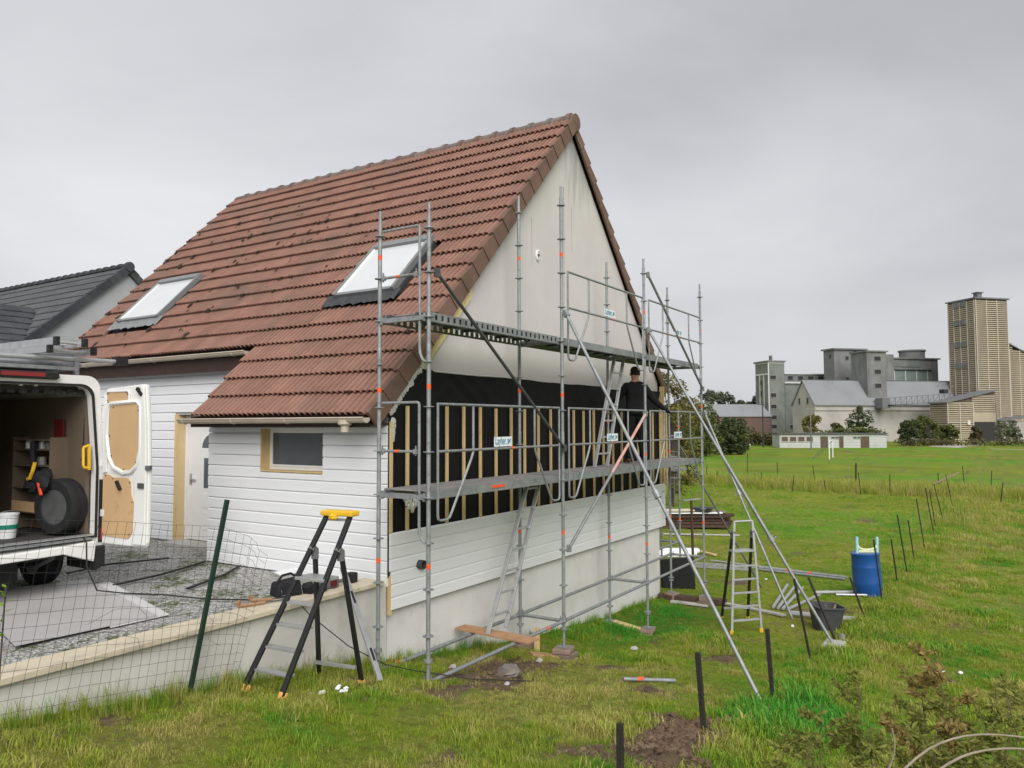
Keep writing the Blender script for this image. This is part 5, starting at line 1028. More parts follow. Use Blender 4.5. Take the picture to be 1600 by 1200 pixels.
# ------------------------------------------------------------------ stepladders
def stepladder(label, feetA, feetB, backA, backB, top_mid, plat_t, mtr, n_, mts, foot_mt, topguard):
    fa, fb, ba, bb = [Vector(p) for p in (feetA, feetB, backA, backB)]; t = thing('stepladder', label, 'stepladder', (fa+fb+ba+bb)/4)
    tm_ = Vector(top_mid); wv = (fb-fa).normalized(); tw_ = (fb-fa).length*.62; ta, tb_ = tm_-wv*tw_/2, tm_+wv*tw_/2; dv = (ta-fa)
    for a, b2 in ((fa, ta), (fb, tb_)): MB().bar(a+Vector((0, 0, .03)), b2, .032 if mtr != 'alu' else .022, .055 if mtr != 'alu' else .04, wv).build('front_rail', mtr, t, bevel=.005); MB().bar(a-Vector((0, 0, .01)), a+(b2-a).normalized()*.065, .05, .07).build('foot', foot_mt, t, bevel=.006)
    for i in range(n_):
        q = plat_t*(i+1)/(n_+.0)
        if i < n_-1:
            p0, p1 = fa+(ta-fa)*q, fb+(tb_-fb)*q; nrm = Vector((-wv.y, wv.x, 0)); nrm = nrm if nrm.dot(ba-fa) > 0 else -nrm; m = MB(); m.hexa([p0-nrm*.02+Vector((0, 0, -.022)), p1-nrm*.02+Vector((0, 0, -.022)), p1+nrm*.06+Vector((0, 0, -.022)), p0+nrm*.06+Vector((0, 0, -.022)), p0-nrm*.02, p1-nrm*.02, p1+nrm*.06, p0+nrm*.06]); m.build('step', mts, t, bevel=.003)
            for pp, s in ((p0, -1), (p1, 1)): MB().tube(pp+wv*s*.012, pp+wv*s*.022, .014, 10).build('rivet', 'alu', t)
    pa, pb = fa+(ta-fa)*plat_t, fb+(tb_-fb)*plat_t; nrm = Vector((-wv.y, wv.x, 0)); nrm = nrm if nrm.dot(ba-fa) > 0 else -nrm
    m = MB(); m.hexa([pa-nrm*.03, pb-nrm*.03, pb+nrm*.18, pa+nrm*.18, pa-nrm*.03+Vector((0, 0, .03)), pb-nrm*.03+Vector((0, 0, .03)), pb+nrm*.18+Vector((0, 0, .03)), pa+nrm*.18+Vector((0, 0, .03))]); m.build('platform', mts, t, bevel=.004)
    for b0, p0 in ((ba, fa+(ta-fa)*(plat_t+.17)), (bb, fb+(tb_-fb)*(plat_t+.17))):
        p1 = p0+nrm*.06+Vector((0, 0, -.01)); MB().bar(b0+Vector((0, 0, .02)), p1, .03, .05, wv).build('rear_rail', 'black_metal', t, bevel=.005); k = MB(); k.path([p0, p0+nrm*.03+Vector((0, 0, .03)), p1+Vector((0, 0, .01)), p1-Vector((0, 0, .08))], .036, 8); k.build('hinge', 'grey_plastic', t, smooth=True); MB().box(b0.x-.025, b0.x+.025, b0.y-.03, b0.y+.03, b0.z-.02, b0.z+.03).build('foot', foot_mt, t)
    c0, c1 = ba+(pa-ba)*.16, bb+(pb-bb)*.16; MB().bar(c0, c1, .03, .03).build('cross_bar', 'alu', t)
    if topguard == 'yellow':
        m = MB(); e = nrm*.05; m.hexa([ta-wv*.05-e, tb_+wv*.06-e, tb_+wv*.06+e*1.5, ta-wv*.05+e*1.5, ta-wv*.05-e+Vector((0, 0, .055)), tb_+wv*.06-e+Vector((0, 0, .055)), tb_+wv*.06+e*1.5+Vector((0, 0, .055)), ta-wv*.05+e*1.5+Vector((0, 0, .055))]); m.build('tool_tray', 'yellow_plastic', t, bevel=.014); q = MB(); q.blob(tm_-e-wv*.02+Vector((0, 0, -.005)), .05, .05, .035, 8, 5, .1); q.build('tray_hook', 'yellow_plastic', t); MB().bar(ta-Vector((0, 0, .04)), tb_-Vector((0, 0, .04)), .02, .02).build('brace', 'alu', t)
    else: MB().tube(ta, tb_, .018, 8).build('hand_rail', 'alu', t)
    return t
zg = gzf
stepladder('black platform stepladder with yellow top tray standing before the garden wall', (-1.86, .70, zg(-1.86, .70)), (-1.85, .20, zg(-1.85, .2)), (-.92, .70, zg(-.92, .7)), (-.78, .24, zg(-.78, .24)), (-1.12, .24, 1.90), .62, 'black_metal', 5, 'alu', 'orange_foot', 'yellow')
stepladder('tall aluminium stepladder with black rear legs on the lawn right of the scaffold', (6.68, -1.32, zg(6.68, -1.32)), (7.08, -1.72, zg(7.08, -1.72)), (7.95, -.75, zg(7.95, -.75)), (8.1, -1.20, zg(8.1, -1.2)), (7.15, -1.42, 1.06), .72, 'alu', 6, 'alu', 'yellow_plastic', 'rail')
# spirit level leaning on the garden wall
lv = thing('spirit_level', 'long silver spirit level leaning beside the black stepladder', 'spirit level', (-.50, .22, .1)); a, b2 = Vector((-.56, .18, zg(-.56, .18)+.01)), Vector((-.44, .86, 1.23)); MB().bar(a, b2, .028, .065, (1, 0, 0)).build('beam', 'alu', lv, bevel=.004)
for q in (.22, .72): d = (b2-a); p = a+d*q; MB().bar(p-d.normalized()*.07, p+d.normalized()*.07, .031, .032, (1, 0, 0)).build('hand_hole', 'van_black', lv)

# ------------------------------------------------------------------ wire mesh hung on a green post
fn = thing('mesh_fence', 'sagging green wire mesh on a leaning green post before the garden wall', 'fence', (-2.35, .85, .4))
pa, pb = Vector((-2.36, .86, .20)), Vector((-1.96, .85, 2.10)); MB().bar(pa, pb, .035, .035).build('post', 'fence_green', fn)
def mpt(s, t):      # s along, t height 0..1
    x = -5.4+3.75*s; topz = float(np.interp(s, [0, .40, .60, .84, .93, 1], [2.32, 2.11, 2.0, 1.86, 1.74, 1.50])); bot = .55-.14*(x+3.8)*.9 if s < .96 else .55
    bot = float(np.interp(x, [-5.4, -3.8, -1.6], [.75, .62, .35])); z = bot+(topz-bot)*t; ph = fbm(np.array([x*1.1]), np.array([z*1.1]), 1.0, 3)[0]-.5
    xx = x+(t-.5)*.12+ph*.14+(.22*(t-.2) if s > .8 else .1*t); yy = .80+.10*ph+.12*math.sin(x*2.1)*t*.5+(.10 if s > .95 else 0)+.25*max(0, s-.93)*10*(1-t)*.3
    return Vector((xx, yy, z+ph*.05))
wm = MB()
for i in range(46):
    s = i/45; wm.path([mpt(s, t) for t in np.linspace(0, 1, 13)], .0016, 3)
for j in range(16):
    t = j/15; wm.path([mpt(s, t) for s in np.linspace(0, 1, 40)], .0016, 3)
for pts in ([(-3.3, .75, 1.25), (-3.1, .72, 1.33), (-2.9, .72, 1.3), (-2.8, .74, 1.2)], [(-2.25, .86, 1.2), (-2.1, .84, 1.0), (-2.15, .84, .85), (-2.0, .86, .75)], [(-3.4, .8, 1.1), (-3.2, .7, 1.18), (-2.9, .72, 1.05), (-2.85, .75, .9)]): wm.path(pts, .0016, 3)
tag(wm.build('wire_mesh', 'wire', fn), kind='stuff')

# ------------------------------------------------------------------ things on the lawn
bl = thing('barrel', 'blue plastic barrel standing by the fence posts', 'barrel', (11.9, -2.78, zg(11.9, -2.78))); bz = zg(11.9, -2.78)
T = Matrix.Translation((11.9, -2.78, bz)) @ Matrix.Rotation(R(-3), 4, 'X'); MB().lathe([(.26, 0), (.285, .03), (.295, .28), (.298, .30), (.295, .32), (.295, .62), (.298, .64), (.293, .66), (.285, .88), (.295, .895), (.295, .935), (.282, .94), (.275, .92), (.262, .5), (.25, .03), (0, .03)], 32).xf(T).build('shell', 'barrel_blue', bl, smooth=True)
MB().lathe([(.297, .90), (.302, .905), (.302, .93), (.297, .935)], 32).xf(T).build('rim_band', 'barrel_blue', bl, smooth=True)
tr = thing('plastic_trestle', 'light blue and cream plastic frame sticking out of the blue barrel', 'trestle', (11.9, -2.78, bz+.05))
for s in (-1, 1): q = MB(); q.path([(11.9-s*.10, -2.78+s*.18, bz+.2), (11.9-s*.11, -2.78+s*.19, bz+1.22), (11.9-s*.11, -2.78+s*.185, bz+1.28)], .03, 8); q.build('leg', 'trestle_blue', tr, smooth=True)
q = MB(); q.path([(11.9-.10*math.cos(math.pi*i/8), -2.78+.18*math.cos(math.pi*i/8), bz+1.10-.10*math.sin(math.pi*i/8)) for i in range(9)], .025, 6); q.build('cross_piece', 'trestle_cream', tr, smooth=True); MB().bar((11.8, -2.62, bz+.97), (12.0, -2.94, bz+.97), .04, .05).build('brace', 'trestle_cream', tr)
tu = thing('mortar_tub', 'dark grey square mortar tub standing on the lawn below the props', 'tub', (7.9, -2.62, zg(7.9, -2.62))); z0 = zg(7.9, -2.62)
def sqr(w_, z, r=.25): return [Vector((w_*math.copysign(abs(math.cos(t))**.45, math.cos(t)), w_*math.copysign(abs(math.sin(t))**.45, math.sin(t)), z)) for t in np.linspace(0, 2*math.pi, 25)[:-1]]
m = MB(); rings = [sqr(.19, 0), sqr(.26, .40), sqr(.285, .40), sqr(.285, .425), sqr(.25, .425), sqr(.24, .28)]
for r2 in rings: m.v += [tuple(p) for p in r2]
for k in range(5):
    for i in range(24): m.f.append((k*24+i, k*24+(i+1) % 24, (k+1)*24+(i+1) % 24, (k+1)*24+i))
m.f.append(tuple(reversed(range(24)))); T = Matrix.Translation((7.9, -2.62, z0)) @ Matrix.Rotation(.6, 4, 'Z') @ Matrix.Rotation(.06, 4, 'X'); m.xf(T); m.build('shell', 'tub_grey', tu)
q = MB(); q.v = [tuple(T @ (p*.99)) for p in sqr(.24, .29)]; q.f = [tuple(range(24))]; q.build('contents', 'mortar', tu)
for i in range(3): q = MB(); a = i*2.1; q.bar(T @ Vector((.10*math.cos(a), .10*math.sin(a), .27)), T @ Vector((.16*math.cos(a+.5), .16*math.sin(a+.5), .44)), .03, .02); q.build('rubble_piece', 'wood_block', tu)
tag(MB().tube((7.25, -3.0, zg(7.25, -3)+.05), (6.95, -3.05, zg(6.95, -3.05)+.04), .045, 10).build('pipe_offcut', 'galv', None), 'grey pipe offcut beside the mortar tub', 'pipe')
def gtube(label, x0, y0, x1, y1, r=.024, dz=0, mt='alu', grp='aluminium tubes and profiles on the lawn', nm='metal_tube', bands=()):
    a, b2 = Vector((x0, y0, zg(x0, y0)+r+.02+dz)), Vector((x1, y1, zg(x1, y1)+r+.02+dz)); o = tag(MB().tube(a, b2, r, 8).build(nm, mt, None, smooth=True), label, 'tube', grp)
    for q in bands: d = (b2-a); p = a+d*q; MB().tube(p-d.normalized()*.04, p+d.normalized()*.04, r+.001, 8).build('orange_band', 'orange_tape', o)
gtube('longest thin tube on the lawn behind the far stepladder', 14.85, 1.7, 14.25, -1.98); gtube('grey tube lying second in the row of long tubes', 14.2, .2, 14.0, -2.0, .03, .03, 'galv', bands=(.35, .6)); gtube('grey tube lying third in the row of long tubes', 14.05, .15, 13.85, -2.0, .03, 0, 'galv')
for i, (lb, a) in enumerate((('leftmost of the four bundled profiles lying left of the tub', 0), ('second of the four bundled profiles lying left of the tub', 1), ('third of the four bundled profiles lying left of the tub', 2), ('rightmost of the four bundled profiles lying left of the tub', 3))):
    gtube(lb, 9.22-.06*i+.05*i, -1.40-.095*i, 12.1-.45*i*0-.1*i, -1.02-.19*i+(-.35 if i == 3 else 0), .032, 0, 'alu')
gtube('pale tube running from the bundle towards the blue barrel', 11.2, -1.8, 12.0, -2.62, .035, .02); gtube('pale tube lying just in front of the blue barrel', 11.4, -2.2, 11.7, -2.95, .026, 0, 'alu'); gtube('galvanised tube lying behind the mortar tub', 8.9, -1.8, 8.75, -3.0, .035, 0); gtube('second galvanised tube tucked behind the mortar tub', 8.75, -1.85, 8.6, -2.95, .035, 0)
fl_ = thing('flat_ladder', 'thin aluminium ladder lying flat on the lawn behind the scaffold', 'ladder', (13.8, 1.0, zg(13.8, 1)))
for dx in (0, .45): MB().bar((13.5+dx, 1.95, zg(13.5, 1.9)+.05), (13.85+dx, .3, zg(13.9, .3)+.05), .03, .06).build('rail', 'alu', fl_)
for i in range(6): y = 1.8-.27*i; MB().bar((13.53+.057*i, y, zg(13.6, y)+.05), (13.98+.057*i, y, zg(13.6, y)+.05), .03, .03).build('rung', 'alu', fl_)
# timber and sheet stacks behind the house corner
ts = thing('timber_stack', 'dark stacked boards topped with pale planks on the far lawn', 'timber stack', (22.2, 4.9, -1.3)); r_ = random.Random(4)
for k in range(4):
    for i in range(4): y = 5.75; a = Vector((21.6+.24*i+r_.uniform(-.03, .03), 6.1+r_.uniform(-.1, .1), -1.18+.12*k)); b2 = a+Vector((1.5, -2.35, 0)); MB().bar(a, b2, .22, .10).build('board', 'wood_dark', ts, bevel=.008)
for i in range(3): a = Vector((21.6+.25*i, 6.2, -.68)); MB().bar(a, a+Vector((1.45, -2.3, 0)), .24, .05).build('plank', 'wood_block' if i else 'white_stuff', ts)
for i in range(2): a = Vector((21.65+.3*i, 6.1, -.60)); MB().bar(a, a+Vector((.8, -1.3, .02)), .25, .05).build('plank', 'stone_coping', ts)
for i in range(3): MB().box(22.1+.5*i, 22.25+.5*i, 5.5-.8*i, 5.7-.8*i, -1.36, -1.22).build('bearer', 'concrete', ts)
tg_ = MB(); tg_.v = []; m = MB(); rings = [sqr(.22, 0), sqr(.30, .16), sqr(.32, .16), sqr(.28, .17), sqr(.2, .04)]
for r2 in rings: m.v += [tuple(p) for p in r2]
for k in range(4):
    for i in range(24): m.f.append((k*24+i, k*24+(i+1) % 24, (k+1)*24+(i+1) % 24, (k+1)*24+i))
m.f.append(tuple(range(4*24, 5*24))); m.xf(Matrix.Translation((22.75, 4.55, -.645)) @ Matrix.Diagonal((1, 1.3, 1, 1))); tag(m.build('plastic_tray', 'tub_grey', None), 'shallow grey tray sitting on top of the timber stack', 'tray')
ws = thing('sheet_stack', 'white wrapped boards lying on the lawn behind the house corner', 'board stack', (15.2, 2.9, -1.13))
for i in range(4): a = Vector((14.75+.22*i, 3.5, -1.08+.05*(i % 2))); MB().bar(a, a+Vector((.65, -1.05, 0)), .26, .09+.03*(i % 2)).build('wrapped_board', 'white_stuff', ws, bevel=.03)
ms_ = thing('metal_stack', 'stack of grey metal lengths lying against the house corner', 'metal stack', (11.6, 1.9, -1.0))
for i in range(5): a = Vector((11.3+.16*i, 2.6, -.93+.05*(i % 3))); MB().bar(a, a+Vector((.45, -1.25, 0)), .12, .05).build('profile', 'galv', ms_)
bp_ = MB(); bp_.hexa([(10.05, 1.25, -.97), (10.45, .62, -.97), (10.55, .70, -.97), (10.15, 1.33, -.97), (10.0, 1.28, -.30), (10.33, .62, -.22), (10.40, .66, -.22), (10.07, 1.32, -.30)]); tag(bp_.build('black_panel', 'van_black', None, bevel=.01), 'black panel propped upright at the far house corner', 'panel')
tp_ = thing('tamper', 'brown T topped post stuck upright behind the far scaffold end', 'post', (12.6, 1.45, -1.0)); MB().tube((12.62, 1.43, -1.02), (12.6, 1.45, .82), .035, 8).build('shaft', 'wood_dark', tp_); MB().bar((12.45, 1.62, .82), (12.75, 1.25, .86), .08, .03).build('head', 'galv', tp_)
gplank('white board on the lawn in front of the timber stack', 19.9, 5.1, 21.2, 2.7, .14, .04, 'concrete', .02); gplank('pale yellow batten behind the wrapped boards', 16.3, 2.5, 15.9, 1.9, .12, .05, 'wood_new', .03)
for i, (lb, x, y) in enumerate((('white scrap on the lawn between stepladder and bundle', 9.6, -.8), ('white scrap on the lawn below the bundled profiles', 7.7, -2.1), ('white scrap lying right of the prop foot block', 5.8, -4.55), ('pale scrap in the rough grass right of the posts', 6.0, -4.75), ('small white scrap near the long tubes', 12.6, -.4), ('white plaster crumbs beside the stepladder foot', -1.5, .05))):
    q = MB(); q.blob((x, y, zg(x, y)+.03), .04, .03, .02, 7, 4, .3)
    if i == 5:
        for k in range(7): q.blob((x+random.uniform(-.15, .3), y+random.uniform(-.12, .1), zg(x, y)+.015), .028, .022, .014, 6, 4, .3)
    tag(q.build('litter', 'white_stuff', None), lb, 'litter')
# ------------------------------------------------------------------ fence posts
def post(label, x, y, h, lx, ly, r=.022, grp='dark iron posts of the boundary line', mt='post_dark'):
    z = zg(x, y); t = thing('fence_post', label, 'fence post', (x, y, z), group=grp); a, b2 = Vector((x, y, z-.15)), Vector((x+lx, y+ly, z+h)); MB().bar(a, b2, r*1.7, r*1.7).build('stake', mt, t, bevel=.004)
    m = MB(); p = a+(b2-a)*.55; m.path([p+Vector((-.03, -.02, 0)), p+Vector((0, -.03, .01)), p+Vector((.03, .0, 0)), p+Vector((0, .03, .01)), p+Vector((-.03, -.02, .02))], .003, 4); m.build('wire_tie', 'wire', t); return b2
PO = [(-1.66, -3.03, .40, .04, .02), (.07, -3.05, .68, -.02, .05), (2.03, -3.16, .80, -.03, .05), (4.80, -3.02, 1.18, -.15, .20), (6.41, -3.15, .92, .75, .65), (8.96, -3.17, .78, -.12, .28), (11.14, -3.16, 1.28, -.05, .14), (13.69, -3.19, 1.05, -.05, .12), (15.63, -3.22, 1.5, -.1, .2), (18.1, -3.18, 1.15, .0, .15), (20.96, -3.23, 1.6, -.1, .2), (25.75, -3.18, 1.7, 0, .25), (28.0, -3.1, 1.5, .1, .2), (31.06, -3.22, 1.6, 0, .35), (37.7, -3.27, 1.7, 0, .3)]
ordn = ['short dark post at the bottom edge of the picture', 'thick dark post standing in the dug earth patch', 'dark post beside the foot of the nearest raking prop', 'fourth dark post up the line, left of the long prop foot', 'strongly leaning dark post touching the mortar tub', 'leaning dark post just right of the mortar tub', 'tall dark post touching the blue barrel', 'first dark post beyond the blue barrel', 'second dark post beyond the blue barrel', 'third dark post beyond the blue barrel', 'fourth dark post beyond the blue barrel', 'fifth dark post beyond the blue barrel', 'sixth dark post beyond the blue barrel', 'seventh dark post beyond the blue barrel', 'last dark post before the cross fence']
tops = [post(lb, *p, r=.025 if i < 3 else .018) for i, (lb, p) in enumerate(zip(ordn, PO))]
wv = MB()
for k in range(6, len(tops)-1):
    a, b2 = tops[k]-Vector((0, 0, .06)), tops[k+1]-Vector((0, 0, .06)); wv.path([a+(b2-a)*q+Vector((0, 0, -.10*math.sin(math.pi*q))) for q in np.linspace(0, 1, 7)], .0025, 3)
wv.path([Vector((6.9, -2.75, -.5)), Vector((6.6, -3.0, -.55)), Vector((6.3, -3.3, -.7))], .003, 3)
tag(wv.build('fence_wire', 'wire', None), 'thin slack wire strung along the dark posts', 'wire')
MP = [(52.1, 14.09, 1.2), (50.4, 12.74, .9), (60.6, 13.27, 2.0), (48.95, 9.01, 1.0), (55.3, 9.4, 1.5), (45.37, 6.17, 1.0), (56.9, 7.0, 1.2), (46.6, 4.32, .75), (50.1, 3.06, 1.75), (45.15, 2.04, 1.35), (46.15, .54, 1.25), (50.8, -1.9, 1.2), (53.65, -3.25, 1.5), (54.6, -4.71, 1.3), (41.76, -5.24, 1.2), (49, 15.5, 1.2), (48, -6.6, 1.3)]
mp_l = ['cross fence post nearest the scaffold, left end', 'short cross fence post next to the left end', 'tall post far behind the cross fence at the left', 'fourth cross fence post from the left', 'thin post behind the fourth cross fence post', 'fifth cross fence post from the left', 'thin post right of the fifth cross fence post', 'stub post in the cross fence below the clubhouse', 'thick leaning post in the middle of the cross fence', 'thin post touching the thick leaning post', 'lone post right of the thick leaning post', 'slanting post where the two fences meet', 'post behind the meeting of the two fences', 'thin post right of the fence corner', 'post in the pale weeds at the far right', 'cross fence post hidden near the garden tree', 'rightmost post of the cross fence']
for i, (lb, (x, y, h)) in enumerate(zip(mp_l, MP)): post(lb, x, y, h, random.uniform(-.1, .1), random.uniform(-.15, .15), .055 if i == 8 else .028, 'posts of the cross fence')
for lb, a, b2, r2 in (('pale fallen pole lying in the cross fence weeds', (46.5, -.4, -1.45), (47.5, -3.2, -1.55), .06), ('dark diagonal strut at the fence corner', (50.5, -1.6, -1.2), (52, -3.0, -.5), .05)):
    tag(MB().tube(a, b2, r2, 8).build('fallen_pole', 'wood_block', None), lb, 'pole')

# ------------------------------------------------------------------ far buildings
fw = Vector((math.cos(PIT)*math.cos(YAW), math.cos(PIT)*math.sin(YAW), math.sin(PIT))); rt = Vector((math.sin(YAW), -math.cos(YAW), 0)); up = rt.cross(fw); cp = cam.matrix_world.translation; F_px = 1193.57
def along(px, py, D): return cp+fw*D+rt*((px-800)/F_px*D)+up*((600-py)/F_px*D)   # survey helper: sight line and distance to a place
mat('conc_grey', (.205, .208, .205), .95, .16, .5, col2=(.135, .138, .138), thr=(.45, .7), tscale=.35, tstretch=(1, 1, .35), bump=.1, bscale=4)
mat('conc_green', (.20, .218, .20), .95, .12, .5, col2=(.145, .16, .145), thr=(.45, .7), tscale=.3)  # green greyed down, distance haze put into the colour
mat('conc_pink', (.44, .405, .385), .95, .08, .3, col2=(.34, .325, .315), thr=(.45, .65), tscale=.12, col3=(.30, .285, .275), thr3=(.6, .8), scale3=.35)
mat('roof_sheet', (.235, .243, .255), .8, .07, .4, col2=(.20, .205, .215), thr=(.5, .7), tscale=.2, rnd=.06)
mat('roof_dark', (.10, .10, .105), .85, .1, 1)
mat('slat', (.44, .375, .28), .85, .12, .6, col2=(.34, .285, .22), thr=(.42, .70), tscale=.22, tstretch=(1, 1, .4))
mat('slat_gap', (.14, .115, .09), .95, .2, 1)
mat('mullion', (.52, .47, .39), .8, .08, 1)
mat('glass_green', (.21, .255, .235), .3, .12, .4, spec=.5)
mat('far_dark', (.035, .035, .038), .6, .2, 2)
mat('far_brick', (.15, .095, .085), .95, .15, 2)
mat('win_frame', (.33, .33, .32), .8, .1, 2)
mat('white_trim', (.62, .62, .60), .8, .06, 2)
mat('block_white', (.52, .52, .51), .9, .06, 1.2, col2=(.42, .42, .41), thr=(.5, .75), tscale=.8)
mat('rust_brown', (.12, .085, .062), .9, .2, 3)
mat('steel_far', (.16, .165, .175), .7, .15, 2)
BO = Vector((194.57, 33.34, -2.0)); BA = R(-43.5); bx_ = Vector((math.cos(BA), math.sin(BA), 0)); by_ = Vector((-math.sin(BA), math.cos(BA), 0))
def bthing(nm, label, cat, x0, y0):
    t = thing(nm, label, cat, BO+bx_*x0+by_*y0, local=True, rz=BA); ORG[t.name] = Vector((x0, y0, 0)); return t
def B(par, nm, mt, *boxes, bevel=0, sub=None):
    m = MB()
    for b2 in boxes: m.box(*b2)
    return m.build(nm, mt, sub or par, bevel=bevel)
def win(par, x0, x1, y, z0, z1, mt='far_dark', face='y', fr='win_frame'):
    o = MB().box(x0, x1, y-.12, y-.02, z0, z1).build('window', fr, par) if face == 'y' else MB().box(y-.12, y-.02, x0, x1, z0, z1).build('window', fr, par)
    e = .12; (MB().box(x0+e, x1-e, y-.15, y-.122, z0+e, z1-e) if face == 'y' else MB().box(y-.15, y-.122, x0+e, x1-e, z0+e, z1-e)).build('pane', mt, o)
# long hall
wh = bthing('grain_hall', 'long pale rendered hall with grey sheet roof at the foot of the concrete towers', 'building', 0, 0)
B(wh, 'wall', 'conc_pink', (0, 41, 0, 9.2, -.5, 9.2)); MB().prism([(0, 9.2), (9.2, 9.2), (4.6, 15.4)], lambda p: (0.01, p[0], p[1]), lambda p: (.4, p[0], p[1])).build('gable', 'conc_pink', wh)
B(wh, 'cornice', 'conc_pink', (-.1, 41, -.25, 0, 7.9, 8.15))
MB().hexa([(-.3, -.4, 9.1), (47, -.4, 9.1), (47, 4.6, 15.6), (-.3, 4.6, 15.6), (-.3, -.4, 9.35), (47, -.4, 9.35), (47, 4.6, 15.85), (-.3, 4.6, 15.85)]).build('roof_slope', 'roof_sheet', wh); MB().hexa([(-.3, 4.6, 15.6), (47, 4.6, 15.6), (47, 9.6, 9.1), (-.3, 9.6, 9.1), (-.3, 4.6, 15.85), (47, 4.6, 15.85), (47, 9.6, 9.35), (-.3, 9.6, 9.35)]).build('roof_slope', 'roof_sheet', wh)
B(wh, 'ridge_cap', 'roof_dark', (-.35, 47, 4.45, 4.75, 15.8, 15.95)); win(wh, 2.2, 3.0, 0, 9.6, 11.2, face='x'); win(wh, 5.6, 6.4, 0, 9.6, 11.2, face='x')
# towers
tb2 = bthing('concrete_tower', 'narrow grey concrete tower breaking through the hall roof', 'tower', 16.4, 1)
B(tb2, 'wall', 'conc_grey', (16.4, 22.2, 1, 7, 9, 23)); B(tb2, 'roof', 'conc_grey', (16.1, 22.6, .6, 7.4, 23, 23.35))
for z in (13.6, 17.2, 20.6): win(tb2, 18.4, 20.6, 1, z, z+1.4)
ta = bthing('concrete_tower', 'broad grey concrete tower block left behind the narrow tower', 'tower', 16.5, 14)
B(ta, 'wall', 'conc_grey', (16.5, 27.5, 14, 18.5, 0, 24.8)); B(ta, 'roof', 'conc_grey', (16.0, 27.0, 13.5, 19, 24.8, 25.2)); B(ta, 'wing', 'conc_grey', (27.5, 34, 12, 17, 0, 23.6))
for x, z in ((20, 22.0), (20, 16.2), (22.8, 19.6), (22.6, 24.0)): win(ta, x, x+1.1, 14, z, z+1.1, fr='conc_grey')
win(ta, 15, 16, 16.5, 22.5, 23.6, face='x', fr='conc_grey')
tcb = bthing('silo_block', 'wide grey silo block with green glazed band and round turret', 'silo', 35, 16)
B(tcb, 'wall', 'conc_grey', (33, 52.3, 16, 26, 0, 22.8)); B(tcb, 'roof', 'conc_grey', (32.5, 52.9, 15.6, 26.4, 22.8, 23.2)); B(tcb, 'ledge', 'conc_grey', (33, 49.8, 14.6, 16, 19.7, 20.1)); B(tcb, 'glazed_band', 'glass_green', (33, 49.4, 15.2, 15.98, 13, 19.5)); B(tcb, 'upper_panel', 'conc_green', (33, 46, 15.85, 15.98, 20.6, 22.2))
for x in (36.6, 40.3, 44.0, 47.7): B(tcb, 'mullion', 'white_trim', (x, x+.22, 15.05, 15.2, 13, 19.5))
MB().lathe([(3.4, 22.8), (3.4, 25.3), (3.7, 25.3), (3.7, 25.7), (0, 25.7)], 24, (47.1, 20, 0)).build('turret', 'conc_grey', tcb, smooth=True)
lk_ = bthing('link_gallery', 'low grey gallery with a row of windows joining the left tower', 'gallery', 7.7, 24)
B(lk_, 'wall', 'conc_grey', (7.7, 25, 24, 30, 16.4, 18.6)); B(lk_, 'lower_wall', 'conc_green', (8, 25, 24.3, 30, 0, 16)); B(lk_, 'roof', 'white_trim', (7.6, 25.2, 23.7, 30.2, 18.6, 18.85)); B(lk_, 'sill', 'white_trim', (7.7, 25, 23.75, 24.3, 16.05, 16.4))
for i in range(5): win(lk_, 8.6+3.3*i, 10.4+3.3*i, 24, 16.9, 18.2, fr='conc_green')
te = bthing('mill_tower', 'tall grey green mill tower at the left end of the complex', 'tower', 2.6, 24)
B(te, 'wall', 'conc_green', (2.6, 7.7, 24, 30.6, 0, 22)); B(te, 'roof', 'conc_grey', (2.2, 8.0, 23.6, 31, 22, 22.4)); B(te, 'cornice', 'white_trim', (2.5, 7.8, 23.9, 30.7, 21.6, 21.95)); B(te, 'chimney', 'conc_grey', (4.6, 5.3, 26, 26.7, 22.4, 24)); B(te, 'corner_trim', 'white_trim', (2.5, 2.75, 23.9, 24.15, 0, 21.6)); B(te, 'band', 'white_trim', (2.48, 2.6, 24.15, 30.6, 18.4, 18.8)); B(te, 'band', 'white_trim', (2.48, 2.6, 28.2, 28.5, 2, 18.4)); B(te, 'band', 'white_trim', (2.48, 2.6, 26.2, 26.5, 2, 18.4))
for z in (3.2, 5.8, 8.8, 12.0, 17.0): win(te, 3.0, 5.0, 24, z, z+1.3)
for z in (12.5, 15.5): win(te, 27, 28, 2.6, z, z+1.6, face='x', fr='conc_grey')
for x in (9.2, 11.4): win(lk_, x, x+1.3, 24.3, 3.2, 4.4)
fb_ = bthing('brick_shed', 'low brick shed with pale grey roof left of the mill tower', 'shed', -13, 20)
B(fb_, 'wall', 'far_brick', (-15, .6, 20, 30, 0, 6.6)); MB().hexa([(-15.3, 19.7, 6.5), (.8, 19.7, 6.5), (.8, 25, 9.8), (-15.3, 25, 9.8), (-15.3, 19.7, 6.75), (.8, 19.7, 6.75), (.8, 25, 10.05), (-15.3, 25, 10.05)]).build('roof', 'roof_sheet', fb_); B(fb_, 'corner_pier', 'roof_dark', (.45, .7, 19.9, 20, 0, 6.6))
